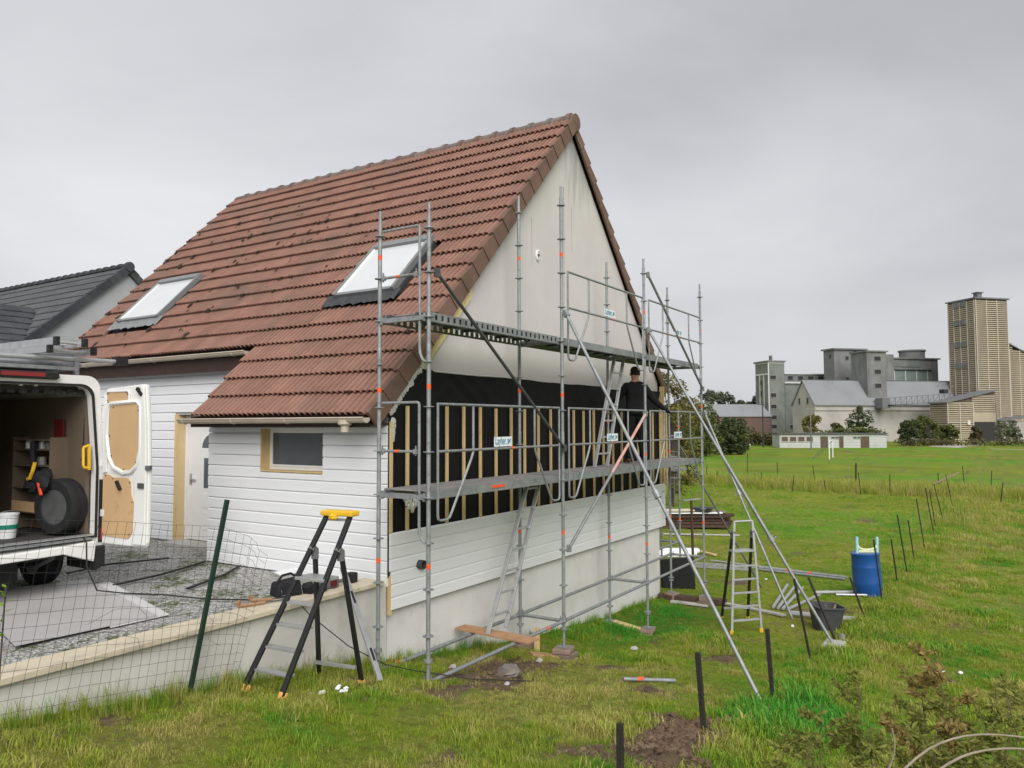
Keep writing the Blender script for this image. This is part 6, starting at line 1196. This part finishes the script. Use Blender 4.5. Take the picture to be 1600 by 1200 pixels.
# louvred grain tower
def louvre(par, x0, x1, y0, y1, z0, z1, pitch=.5, faces='xy', nm='louvres'):
    m = MB(); z = z0
    while z < z1-.2:
        if 'y' in faces: m.hexa([(x0, y0-.22, z), (x1, y0-.22, z), (x1, y0, z+.06), (x0, y0, z+.06), (x0, y0-.20, z+pitch*.52), (x1, y0-.20, z+pitch*.52), (x1, y0, z+pitch*.62), (x0, y0, z+pitch*.62)])
        if 'x' in faces: m.hexa([(x0-.22, y0, z), (x0, y0, z+.06), (x0, y1, z+.06), (x0-.22, y1, z), (x0-.20, y0, z+pitch*.52), (x0, y0, z+pitch*.62), (x0, y1, z+pitch*.62), (x0-.20, y1, z+pitch*.52)])
        z += pitch
    tag(m.build(nm, 'slat', par), kind='stuff')
tw_ = bthing('louvred_tower', 'tall beige louvred grain tower at the right', 'tower', 43.5, -6)
B(tw_, 'core', 'slat_gap', (43.6, 53.6, -6, 2.6, 0, 36.6)); louvre(tw_, 43.6, 53.6, -6, 2.6, 0, 36.2, .52); B(tw_, 'roof', 'steel_far', (43.1, 54.1, -6.6, 3.1, 36.6, 36.95)); B(tw_, 'vent', 'steel_far', (46.6, 48.0, -4, -2.6, 36.95, 38.6)); B(tw_, 'vent_cap', 'steel_far', (46.3, 48.3, -4.3, -2.3, 38.6, 38.8))
for x in (43.6, 46.9, 50.2, 53.5): B(tw_, 'mullion', 'mullion', (x-.1, x+.1, -6.32, -6.2, 0, 36.4))
for y in (-5.9, -3.6, -1.4, .7, 2.5): B(tw_, 'mullion', 'mullion', (43.28, 43.4, y-.1, y+.1, 0, 36.4))
for z in (19, 24.5, 30.2, 35.1):
    for y in (-3.4, -1.2): B(tw_, 'louvre_window', 'conc_grey', (43.2, 43.4, y, y+1.8, z, z+1.4))
sd2 = bthing('louvred_shed', 'beige louvred shed with sloping grey roof in front of the grain tower', 'shed', 28.5, -7)
B(sd2, 'core', 'slat_gap', (28.6, 43.4, -11.5, -6.3, 0, 9.5)); louvre(sd2, 28.6, 36.0, -11.5, -6.3, 0, 9.6, .52, 'xy'); louvre(sd2, 36.0, 43.0, -11.4, -6.3, 5.4, 11.4, .52, 'y')
MB().prism([(28.6, 9.5), (43.4, 9.5), (43.4, 12.4)], lambda p: (p[0], -11.3, p[1]), lambda p: (p[0], -6.35, p[1])).build('gable', 'slat_gap', sd2); MB().hexa([(28.0, -12, 9.45), (43.4, -12, 12.6), (43.4, -6.1, 12.6), (28.0, -6.1, 9.45), (28.0, -12, 9.75), (43.4, -12, 12.9), (43.4, -6.1, 12.9), (28.0, -6.1, 9.75)]).build('roof', 'steel_far', sd2)
B(sd2, 'gate', 'far_dark', (36.6, 42.6, -11.68, -11.5, 0, 4.9)); B(sd2, 'lintel', 'slat', (36.2, 42.9, -11.75, -11.52, 4.9, 7.2)); B(sd2, 'mullion', 'mullion', (36.0, 36.25, -11.85, -11.72, 0, 9.6)); B(sd2, 'mullion', 'mullion', (32.1, 32.3, -11.85, -11.72, 0, 9.6)); B(sd2, 'mullion', 'mullion', (28.5, 28.7, -11.85, -11.72, 0, 9.6)); B(sd2, 'rail', 'mullion', (28.6, 36, -11.85, -11.72, 4.7, 4.95)); B(sd2, 'meter_box', 'white_trim', (34.2, 35.0, -12, -11.8, 4.2, 5.2))
wg_ = bthing('louvred_wing', 'beige louvred wing with grey roof right of the grain tower', 'building', 54, -3)
B(wg_, 'core', 'slat_gap', (54, 72, -3, 12, 0, 24)); louvre(wg_, 54, 72, -3, 12, 0, 23.8, .52, 'y')
MB().prism([(54, 24), (72, 24), (63, 24)], lambda p: (p[0], -2.9, p[1]), lambda p: (p[0], 12, p[1])).build('eaves', 'slat_gap', wg_); MB().hexa([(53.9, -3.6, 26.6), (66, -3.6, 21.5), (66, 12, 26.8), (53.9, 12, 31.5), (53.9, -3.6, 26.9), (66, -3.6, 21.8), (66, 12, 27.1), (53.9, 12, 31.8)]).build('roof', 'roof_sheet', wg_); louvre(wg_, 54, 58, -3.02, 12, 23.9, 25.9, .52, 'y', 'upper_louvres')
for x in (57, 60.2): B(wg_, 'mullion', 'mullion', (x-.1, x+.1, -3.32, -3.2, 0, 24))
lt_ = bthing('block_store', 'small pale block store under the grain tower', 'shed', 45.6, -7.5)
B(lt_, 'wall', 'conc_pink', (45.6, 54.5, -11, -6.4, 0, 5.0)); MB().hexa([(45.2, -11.4, 5.0), (55, -11.4, 6.2), (55, -6.2, 6.2), (45.2, -6.2, 5.0), (45.2, -11.4, 5.2), (55, -11.4, 6.45), (55, -6.2, 6.45), (45.2, -6.2, 5.2)]).build('roof', 'steel_far', lt_)
cv = bthing('conveyor', 'dark steel lattice conveyor bridge between the hall and the shed', 'conveyor', 19, -1)
p0, p1 = Vector((18.4, -2, 9.0)), Vector((35.5, -5, 10.2))
for dz in (0, 1.9):
    for dy in (-.5, .5): MB().bar(p0+Vector((0, dy, dz)), p1+Vector((0, dy, dz)), .14, .14).build('chord', 'steel_far', cv)
for i in range(13):
    a = p0+(p1-p0)*i/12; MB().bar(a+Vector((0, -.5, 0)), a+Vector((0, -.5, 1.9)), .1, .1).build('upright', 'steel_far', cv)
    if i < 12: b2 = p0+(p1-p0)*(i+1)/12; MB().bar(a+Vector((0, -.5, 0)), b2+Vector((0, -.5, 1.9)), .08, .08).build('diagonal', 'steel_far', cv)
B(cv, 'drive_head', 'steel_far', (17.4, 19.6, -3, -.3, 8.4, 11.0)); B(cv, 'motor', 'far_dark', (33.6, 35, -5.5, -4, 12.2, 13.2)); MB().bar((31.5, -5, 13.9), (37, -5, 14.1), .12, .12).build('jib', 'steel_far', cv); B(cv, 'belt', 'far_dark', (19, 35, -4.2, -3.0, 9.15, 9.3))
# clubhouse
CLA, CLB = along(1218, 697, 148), along(1385, 697, 146); ca = math.atan2(CLB.y-CLA.y, CLB.x-CLA.x); cl_ = thing('clubhouse', 'low white block clubhouse with brown doors at the edge of the playing field', 'building', (CLA.x, CLA.y, -2.0), local=True, rz=ca)
ORG[cl_.name] = Vector((0, 0, 0)); LN = (CLB-CLA).length
B(cl_, 'wall', 'block_white', (0, LN, 0, 6, -.2, 2.62)); B(cl_, 'roof', 'roof_dark', (-.25, LN+.25, -.35, 6.3, 2.62, 2.82))
for i in range(4): win(cl_, .25+1.55*i, 1.65+1.55*i, 0, 1.15, 2.25, 'rust_brown', fr='block_white')
for f0, f1 in ((.385, .455), (.56, .60), (.76, .84)): B(cl_, 'door', 'rust_brown', (f0*LN, f1*LN, -.06, -.01, 0, 2.2))
for f0 in (.485, .69):
    for k in range(2): win(cl_, f0*LN+.75*k, f0*LN+.7+.75*k, 0, 1.75, 2.2)
for z in (.5, 1.0, 1.5, 2.0): B(cl_, 'block_joint', 'conc_grey', (0.02, LN-.02, -.012, -.004, z, z+.03))
# goal posts, lamp poles, track
gl = thing('goal', 'white football goal standing in the far field', 'goal', (100, 13.4, -1.9))
for x, y in ((98.2, 13.17), (104.9, 13.9)): MB().tube((x, y, -2.0), (x, y, .45), .065, 8).build('upright', 'white_stuff', gl)
MB().tube((98.2, 13.17, .45), (104.9, 13.9, .45), .065, 8).build('crossbar', 'white_stuff', gl)
for x, y in ((98.2, 13.17), (104.9, 13.9)): MB().tube((x, y, .4), (x+.6, y+2.2, -1.95), .04, 6).build('stay', 'steel_far', gl)
for lb, x, y, z1, mt_ in (('pale lamp mast in front of the clubhouse', 136, 22.8, 5.4, 'conc_grey'), ('dark utility pole left of the clubhouse', 146.6, 33.8, 6.5, 'far_dark'), ('grey utility pole among the trees left of the mill', 104, 30.6, 4.6, 'conc_grey')):
    t = thing('utility_pole', lb, 'pole', (x, y, -2)); MB().tube((x, y, -2.1), (x, y, z1), .14, 8, r2=.1).build('mast', mt_, t)
    MB().bar((x-.6, y+.9, z1-.05), (x+.6, y-.9, z1-.05), .12, .10).build('cross_arm', mt_, t)
mat('pale_track', (.42, .39, .34), .95, .1, .5)
TR = MB(); P_ = [(186, -2, 3.2), (176, 3, 4.4), (165, 4, 3.8), (158, -1, 3.2), (153, -9, 3.2), (149, -20, 3.2), (145, -40, 3.2)]
for (xa, ya_, wa), (xb, yb_, wb) in zip(P_, P_[1:]): k = len(TR.v); TR.v += [(xa-wa*.7, ya_-wa*.7, -1.985), (xa+wa*.7, ya_+wa*.7, -1.985), (xb+wb*.7, yb_+wb*.7, -1.985), (xb-wb*.7, yb_-wb*.7, -1.985)]; TR.f.append((k, k+1, k+2, k+3))
tag(TR.build('farm_track', 'pale_track', None), 'pale track at the edge of the far field', kind='structure')
mat('rubble_pale', (.45, .44, .42), .95, .2, 3)
q = MB()
for i in range(9): q.blob((152+random.uniform(-2, 2), 41.5+random.uniform(-2.5, 2.5), -1.9), 1.2, 1.2, .5, 7, 4, .3)
tag(q.build('rubble_heap', 'rubble_pale', None), 'pale heap of rubble at the far hedge', 'heap')

# ------------------------------------------------------------------ trees, hedges and shrubs
def foliage_mat(name, ca, cb, trans=.25):
    m = bpy.data.materials.new(name); m.use_nodes = True; nn = m.node_tree.nodes; ll = m.node_tree.links; MATS[name] = m; bb = nn['Principled BSDF']; bb.inputs['Roughness'].default_value = .7; bb.inputs['Specular IOR Level'].default_value = .2
    g = nn.new('ShaderNodeNewGeometry'); c = nn.new('ShaderNodeMixRGB'); c.inputs['Color1'].default_value = (*ca, 1); c.inputs['Color2'].default_value = (*cb, 1); ll.new(g.outputs['Random Per Island'], c.inputs['Fac']); ll.new(c.outputs['Color'], bb.inputs['Base Color'])
    tr = nn.new('ShaderNodeBsdfTranslucent'); ll.new(c.outputs['Color'], tr.inputs['Color']); ms = nn.new('ShaderNodeMixShader'); ms.inputs['Fac'].default_value = trans; ll.new(bb.outputs[0], ms.inputs[1]); ll.new(tr.outputs[0], ms.inputs[2]); ll.new(ms.outputs[0], nn['Material Output'].inputs['Surface'])
foliage_mat('leaf_mid', (.070, .095, .030), (.18, .195, .06)); foliage_mat('leaf_dark', (.035, .056, .025), (.105, .130, .05)); foliage_mat('leaf_yellow', (.10, .11, .025), (.24, .20, .045)); foliage_mat('leaf_far', (.095, .115, .080), (.175, .195, .135)); foliage_mat('leaf_blue', (.030, .055, .055), (.060, .090, .080)); foliage_mat('leaf_dull', (.085, .080, .038), (.165, .150, .070)); foliage_mat('leaf_sage', (.13, .15, .085), (.24, .25, .15)); foliage_mat('leaf_dry', (.20, .17, .045), (.52, .38, .15), .45); foliage_mat('leaf_bush', (.13, .165, .030), (.36, .36, .095), .45)  # far leaves paled, distance haze put into their colours
mat('bark', (.075, .060, .048), .95, .25, 8, bump=.4)
def leaves(m, cl, n_, ls, rnd_, flat=.5):
    cx, cy, cz, r = cl
    for i in range(n_):
        d = Vector((rnd_.gauss(0, 1), rnd_.gauss(0, 1), rnd_.gauss(0, 1))).normalized()*r*(.45+.55*rnd_.random()**.5); p = Vector((cx, cy, cz))+d*Vector((1, 1, .85)).length/1.65
        a = Vector((rnd_.gauss(0, 1), rnd_.gauss(0, 1), rnd_.gauss(0, flat))).normalized(); b2 = a.cross(Vector((rnd_.gauss(0, 1), rnd_.gauss(0, 1), rnd_.gauss(0, 1)))).normalized(); s = ls*rnd_.uniform(.6, 1.4); k = len(m.v)
        m.v += [tuple(p-a*s), tuple(p+b2*s*.5), tuple(p+a*s), tuple(p-b2*s*.5)]; m.f.append((k, k+1, k+2, k+3))
def tree(nm, label, x, y, z, h, r, mt, n_=1500, ls=.35, trunk=.3, seed=1, cat='tree', grp=None, nc=38, cone=0.):
    rd = random.Random(seed); t = thing(nm, label, cat, (x, y, z), group=grp); tk = MB(); tk.path([(x, y, z-.2), (x+.05*r, y, z+h*.35), (x-.04*r, y+.03*r, z+h*.8)], .035*h*.5+.02, 7, r_end=.01*h)
    cr = MB(); cs = []
    for i in range(nc):
        q = rd.random(); zz = z+h*(trunk+(1-trunk)*q); wr = r*(math.sin(math.pi*min(.96, .14+.80*q))**.7 if not cone else (1-q)*.95+.08); a = rd.uniform(0, 6.283); d = wr*math.sqrt(rd.random())*.98; c = (x+d*math.cos(a), y+d*math.sin(a), min(zz, z+h-r*.2), r*rd.uniform(.13, .36)*(1-.5*q*bool(cone))); cs.append(c)
        s = Vector((x, y, z+h*trunk*.8+(zz-z-h*trunk)*.5)); tk.path([s, (s+Vector(c[:3]))/2+Vector((0, 0, .05*h)), Vector(c[:3])], .012*h*.5+.008, 5, r_end=.004)
    for c in cs: leaves(cr, c, max(4, n_//nc), ls, rd)
    tk.build('trunk', 'bark', t); cr.build('crown', mt, t); return t
def hedge(nm, label, pts, h, wd, mt, n_, ls, seed, cat='hedge'):
    rd = random.Random(seed); t = thing(nm, label, cat, Vector(pts[0])); cr = MB(); st = MB()
    for i in range(n_):
        k = rd.randrange(len(pts)-1); a, b2 = Vector(pts[k]), Vector(pts[k+1]); p = a+(b2-a)*rd.random(); hh = h*(.65+.5*float(vnoise(p.x, p.y, .22, seed)))
        leaves(cr, (p.x+rd.uniform(-wd, wd), p.y+rd.uniform(-wd, wd), p.z+hh*rd.random()**.7, .5), 4, ls, rd)
        if i % 14 == 0: st.tube(p, p+Vector((rd.uniform(-.2, .2), rd.uniform(-.2, .2), hh*.9)), .03, 4)
    cr.build('foliage', mt, t); st.build('stems', 'bark', t)
    return t
tree('garden_tree', 'yellow green slender tree behind the scaffold and house corner', 31.6, 9.2, -1.5, 6.9, 1.7, 'leaf_yellow', 4200, .085, .12, 3, nc=34)
tree('garden_tree', 'lower green tree behind the house, left of the slender one', 33.5, 11.3, -1.5, 5.5, 2.2, 'leaf_mid', 3000, .10, .15, 4, nc=26)
tree('shrub', 'twiggy brown shrub on the cross fence right of the scaffold', 46.5, 13.6, -1.7, 2.7, 1.25, 'leaf_dull', 900, .09, .05, 5, 'shrub', nc=22)
tree('shrub', 'low bramble shrub behind the scaffold on the cross fence', 47.5, 16.0, -1.7, 2.2, 1.8, 'leaf_dull', 900, .10, .05, 6, 'shrub')
TT = [('broad green tree right of the scaffold in the far hedge', 100, 30.8, 6.0, 3.2, 'leaf_mid', 3000, .26), ('dark bushy tree at the right end of the tree group', 108, 29.0, 5.6, 2.9, 'leaf_dark', 3000, .25), ('pale green tree behind the dark bushy tree', 118, 37.5, 8.2, 3.8, 'leaf_sage', 2600, .32), ('green tree showing between the scaffold poles', 92, 31.5, 5.4, 2.9, 'leaf_mid', 2400, .25), ('olive bush in front of the brick shed', 128, 34.0, 5.2, 3.0, 'leaf_dull', 1500, .32), ('small tree right of the dark bushy tree', 118, 31.6, 4.8, 2.6, 'leaf_mid', 1500, .3)]
for i, (lb, x, y, h, r, mt_, n_, ls) in enumerate(TT): tree('field_tree', lb, x, y, -2, h, r, mt_, n_, ls, .04, 20+i, grp='trees at the edge of the field')
HT = [('rounded hazy tree left on the far hill', 300, 118, 13, 6), ('second rounded hazy tree on the far hill', 312, 108, 15.5, 7), ('broad hazy tree in the middle of the far hill', 316, 99, 18.5, 7.5), ('hazy tree right of the broad hill tree', 322, 96, 18, 7), ('low hazy tree further right on the hill', 322, 90, 14.5, 6.5), ('pale low tree beside the blue conifer', 326, 87, 13.5, 5.5), ('hazy tree behind the scaffold end on the hill', 290, 125, 12, 7), ('hazy tree at the left foot of the hill', 296, 134, 12.5, 8), ('hazy tree glimpsed past the house corner', 300, 146, 13, 8)]
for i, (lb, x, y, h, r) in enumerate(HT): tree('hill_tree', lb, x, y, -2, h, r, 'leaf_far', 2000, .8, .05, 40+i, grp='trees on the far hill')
tree('conifer', 'blue green rounded conifer beside the mill tower', 318, 79.5, -2, 17.6, 4.2, 'leaf_blue', 1500, .7, .25, 55)
hedge('hedgerow', 'dull brown green hedge left of the clubhouse', [(163, 49, -2), (160, 40, -2), (159.5, 34.5, -2)], 3.0, 1.0, 'leaf_dull', 900, .28, 61)
hedge('hedgerow', 'green hedge running behind the trees at the field edge', [(120, 62, -2), (135, 50, -2), (150, 46, -2), (163, 44, -2)], 3.6, 1.2, 'leaf_mid', 1200, .34, 62)
hedge('hedgerow', 'low hedge behind the clubhouse roof', [(166, 36, -2), (159, 22, -2), (158, 14, -2)], 3.4, 1.0, 'leaf_mid', 700, .3, 63)
hedge('hedgerow', 'thin verge of weeds before the louvred tower', [(168, 12, -2), (176, 2, -2), (180, -12, -2), (182, -22, -2)], 1.3, 1.2, 'leaf_dull', 700, .22, 64)
SH = [('yellow autumn bush in front of the pale hall', 176, 30.2, 6.4, 2.6, 'leaf_yellow'), ('feathery dark tree against the pale hall wall', 180, 21.2, 8.8, 3.0, 'leaf_dark'), ('small bush left of the feathery tree', 180, 26.0, 4.6, 1.8, 'leaf_dull'), ('round dark bush right of the clubhouse', 172, 10.8, 5.4, 2.4, 'leaf_dark'), ('large green bush between the hall and the louvred shed', 180, 8.2, 6.2, 2.7, 'leaf_mid'), ('green bush against the louvred shed corner', 182, 4.2, 4.2, 2.3, 'leaf_mid'), ('grey green shrub before the dark shed gate', 186, -6.8, 5.2, 2.8, 'leaf_sage'), ('dense green tree at the right edge of the picture', 182, -16.0, 7.4, 3.4, 'leaf_mid'), ('thin sapling in front of the louvred shed', 184, -1.2, 4.0, 1.2, 'leaf_dull')]
for i, (lb, x, y, h, r, mt_) in enumerate(SH): tree('far_shrub', lb, x, y, -2, h, r, mt_, 2600, .26, .04, 70+i, 'shrub', 'shrubs before the grain buildings')
# far wood that closes the view behind the field
rd = random.Random(9); wd_ = MB()
for i in range(950):
    a = rd.random(); x = 360+rd.uniform(-10, 40); y = 190-330*a; leaves(wd_, (x, y, -2+rd.random()**.8*(9+4*math.sin(y*.07)), 2.4), 4, 1.3, rd)
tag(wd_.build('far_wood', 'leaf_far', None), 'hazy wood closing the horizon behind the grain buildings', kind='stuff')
# rough weeds along the two fences
cards = bpy.data.collections.new('weed_library')
for i in range(3): o = bpy.data.objects.new('weed_%d' % i, tuft(26, [.45, .6, .35][i], .16, .0045, [.5, .4, .8][i], 30+i)); cards.objects.link(o)
k = 1500; y = RNG.uniform(-9, 17, k); x = 47.5+(y-2)*.35*(y > 2)+RNG.normal(0, 1.3, k); wz = np.stack([x, y, gz(x, y)], 1)
k2 = 380; x2 = RNG.uniform(28, 52, k2); y2 = -3.9+RNG.normal(0, .8, k2); wz2 = np.stack([x2, y2, gz(x2, y2)], 1)
k3 = 260; x3 = RNG.uniform(-4.2, .2, k3); y3 = .90-np.abs(RNG.normal(0, .10, k3)); wz3 = np.stack([x3, y3, gz(x3, y3)], 1)
k4 = 170; x4 = RNG.uniform(.5, 9.3, k4); y4 = .98-np.abs(RNG.normal(0, .08, k4)); wz4 = np.stack([x4, y4, gz(x4, y4)], 1)
k5 = 300; x5 = RNG.uniform(4, 28, k5); y5 = -3.25+RNG.normal(0, .30, k5); wz5 = np.stack([x5, y5, gz(x5, y5)], 1)
P_ = np.concatenate([wz, wz2, wz3, wz4, wz5]); S_ = np.concatenate([RNG.uniform(.8, 1.9, k), RNG.uniform(.5, 1.2, k2), RNG.uniform(.12, .48, k3), RNG.uniform(.2, .45, k4), RNG.uniform(.2, .5, k5)]); T_ = np.concatenate([RNG.uniform(.45, 1, k), RNG.uniform(.5, 1, k2), RNG.uniform(.2, .9, k3), RNG.uniform(0, .5, k4), RNG.uniform(.2, .9, k5)])
scatter('weeds', P_, S_, T_, cards, 'tall rough weeds along the fences and wall foot')
# ------------------------------------------------------------------ near bushes at the lower right
mat('twig', (.15, .125, .07), .9, .2, 15)
def bush(label, x, y, h, seed, n_side=9, mt='leaf_bush', ls=.016):
    rd = random.Random(seed); z = gzf(x, y); t = thing('leafy_bush', label, 'bush', (x, y, z), group='bushes at the lower right'); st = MB(); lf = MB()
    base = Vector((x, y, z-.05)); top = base+Vector((rd.uniform(-.06, .06), rd.uniform(-.06, .06), h+.05)); pts = [base+(top-base)*q+Vector((math.sin(q*5+seed)*.035*q, math.cos(q*4+seed)*.035*q, 0)) for q in np.linspace(0, 1, 9)]
    pts[-1] = top; st.path(pts, .0055, 6, r_end=.0015)
    def P_at(q): f = q*8; k = min(7, int(f)); return pts[k]+(pts[k+1]-pts[k])*(f-k)
    def spray(p, e, nl):
        st.path([p, (p+e)/2+Vector((rd.uniform(-.01, .01), rd.uniform(-.01, .01), -.012)), e], .0016, 4, r_end=.0006)
        for k in range(nl):
            c = p+(e-p)*(.15+.85*k/nl); d = Vector((rd.gauss(0, 1), rd.gauss(0, 1), rd.gauss(-.1, .6))).normalized(); s = ls*rd.uniform(.5, 1.35); w_ = d.cross(Vector((rd.gauss(0, 1), rd.gauss(0, 1), rd.gauss(0, 1)))).normalized()*s*.45; nrm = d.cross(w_).normalized()*s*.25; kk = len(lf.v)
            lf.v += [tuple(c), tuple(c+d*s+w_-nrm), tuple(c+d*s*2.0-nrm), tuple(c+d*s-w_-nrm), tuple(c+d*s+nrm*.3)]; lf.f += [(kk, kk+1, kk+4), (kk+1, kk+2, kk+4), (kk+2, kk+3, kk+4), (kk+3, kk, kk+4)]
    for i in range(n_side):
        q = .42+.56*i/n_side; p = P_at(q); a = rd.uniform(0, 6.283); ln = (.30*(1.12-q)+.05)*rd.uniform(.7, 1.3); e = p+Vector((math.cos(a)*ln, math.sin(a)*ln, ln*rd.uniform(.3, .9))); spray(p, e, int(ln*130)+8)
        for k in range(3): p2 = p+(e-p)*rd.uniform(.35, .8); a2 = a+rd.uniform(-1.2, 1.2); l2 = ln*rd.uniform(.3, .5); spray(p2, p2+Vector((math.cos(a2)*l2, math.sin(a2)*l2, l2*rd.uniform(.1, .8))), int(l2*150)+7)
    spray(P_at(.9), top, 9)
    st.build('stem', 'twig', t); lf.build('leaves', mt, t)
BU = [('tallest bush with rusty leaves at the lower right', 1455, 1010, 3.1, 'leaf_dry', 12), ('slim green bush left of the tallest bush', 1420, 1085, 3.1, 'leaf_bush', 9), ('bush right of the tallest bush', 1490, 1090, 3.2, 'leaf_bush', 9), ('small bush at the left end of the bush row', 1340, 1075, 3.4, 'leaf_bush', 9), ('low bush between the left bushes', 1300, 1110, 3.2, 'leaf_bush', 8), ('bush near the right edge with upright tip', 1545, 1075, 3.0, 'leaf_bush', 9), ('bush cut by the right edge of the picture', 1592, 1080, 2.8, 'leaf_bush', 10), ('low rusty bush at the bottom right', 1500, 1140, 2.7, 'leaf_bush', 9), ('low green bush at the bottom between the canes', 1380, 1130, 2.8, 'leaf_bush', 9), ('low leafy bush at the bottom left of the row', 1270, 1150, 2.9, 'leaf_bush', 7), ('low tangled bush at the bottom right corner', 1570, 1150, 2.5, 'leaf_bush', 9), ('low tangled bush under the tallest one', 1440, 1150, 2.6, 'leaf_bush', 9)]
for i, (lb, px, py, D, mt_, ns) in enumerate(BU):
    tp_ = along(px, py, D); zb_ = gzf(tp_.x, tp_.y); bush(lb, tp_.x+random.uniform(-.05, .05), tp_.y, tp_.z-zb_, 100+i, ns+8, mt_, .0145 if i else .016)
for lb, pts in (('thick bare grey cane arching out of the lower right corner', [(1380, 1235, 2.3), (1450, 1172, 2.35), (1530, 1150, 2.4), (1640, 1160, 2.4)]), ('second bare grey cane below the arching one', [(1430, 1230, 2.2), (1500, 1185, 2.25), (1570, 1172, 2.3), (1640, 1178, 2.3)]), ('short bare twig rising at the bottom edge', [(1370, 1240, 2.5), (1395, 1180, 2.5), (1392, 1140, 2.5)])):
    cv_ = [along(*p) for p in pts]; sm = [cv_[0]+(cv_[1]-cv_[0])*0]
    for a_, b_, c_, d_ in zip([cv_[0]]+cv_[:-2], cv_[:-1], cv_[1:], cv_[2:]+[cv_[-1]]):
        for u_ in (.25, .5, .75, 1): sm.append(.5*((2*b_)+(c_-a_)*u_+(2*a_-5*b_+4*c_-d_)*u_*u_+(3*b_-a_-3*c_+d_)*u_**3))
    q = MB(); q.path(sm, .0042, 7, r_end=.0022); mat('cane', (.30, .25, .19), .85, .2, 20, bump=.3); tag(q.build('bare_cane', 'cane', None, smooth=True), lb, 'branch')
q = MB(); rd = random.Random(3); st = along(4, 990, 2.6); sp_ = thing('leaf_sprig', 'bright green leafy sprig poking in at the left edge', 'plant', (st.x, st.y, gzf(st.x, st.y))); b0 = Vector((st.x-.05, st.y, gzf(st.x, st.y))); e = along(8, 915, 2.6); s_m = MB(); s_m.path([b0, (b0+e)/2, e], .003, 5); s_m.build('stem', 'bark', sp_)
foliage_mat('leaf_fresh', (.16, .30, .02), (.26, .42, .04), .4)
for i in range(12):
    c = e+(b0-e)*(.012*i); d = Vector((rd.gauss(0, 1), rd.gauss(0, 1), .3)).normalized(); w_ = d.cross(Vector((0, 0, 1))).normalized()*.007; k = len(q.v); q.v += [tuple(c), tuple(c+d*.015+w_), tuple(c+d*.034), tuple(c+d*.015-w_)]; q.f.append((k, k+1, k+2, k+3))
q.build('leaves', 'leaf_fresh', sp_)

# clods of dug earth
cl2 = MB(); rd = random.Random(77)
for i in range(2600):
    x = rd.gauss(-.3, .85); y = rd.gauss(-2.88, .36)
    if float(soil_map(np.array([x]), np.array([y]))[0]) < .35: continue
    s = rd.uniform(.006, .022)*rd.choice([.6, 1, 1, 1, 1.8]); cl2.blob((x, y, gzf(x, y)+s*.2), s*1.2, s, s*.7, 6, 4, .4)
for i in range(120):
    x = rd.gauss(1.2, .8); y = rd.gauss(-.15, .3)
    if y < .85: s = rd.uniform(.008, .03); cl2.blob((x, y, gzf(x, y)+s*.3), s*1.2, s, s*.8, 6, 4, .35)
tag(cl2.build('soil_clods', 'soil', None), 'loose clods of dug brown earth', kind='stuff')
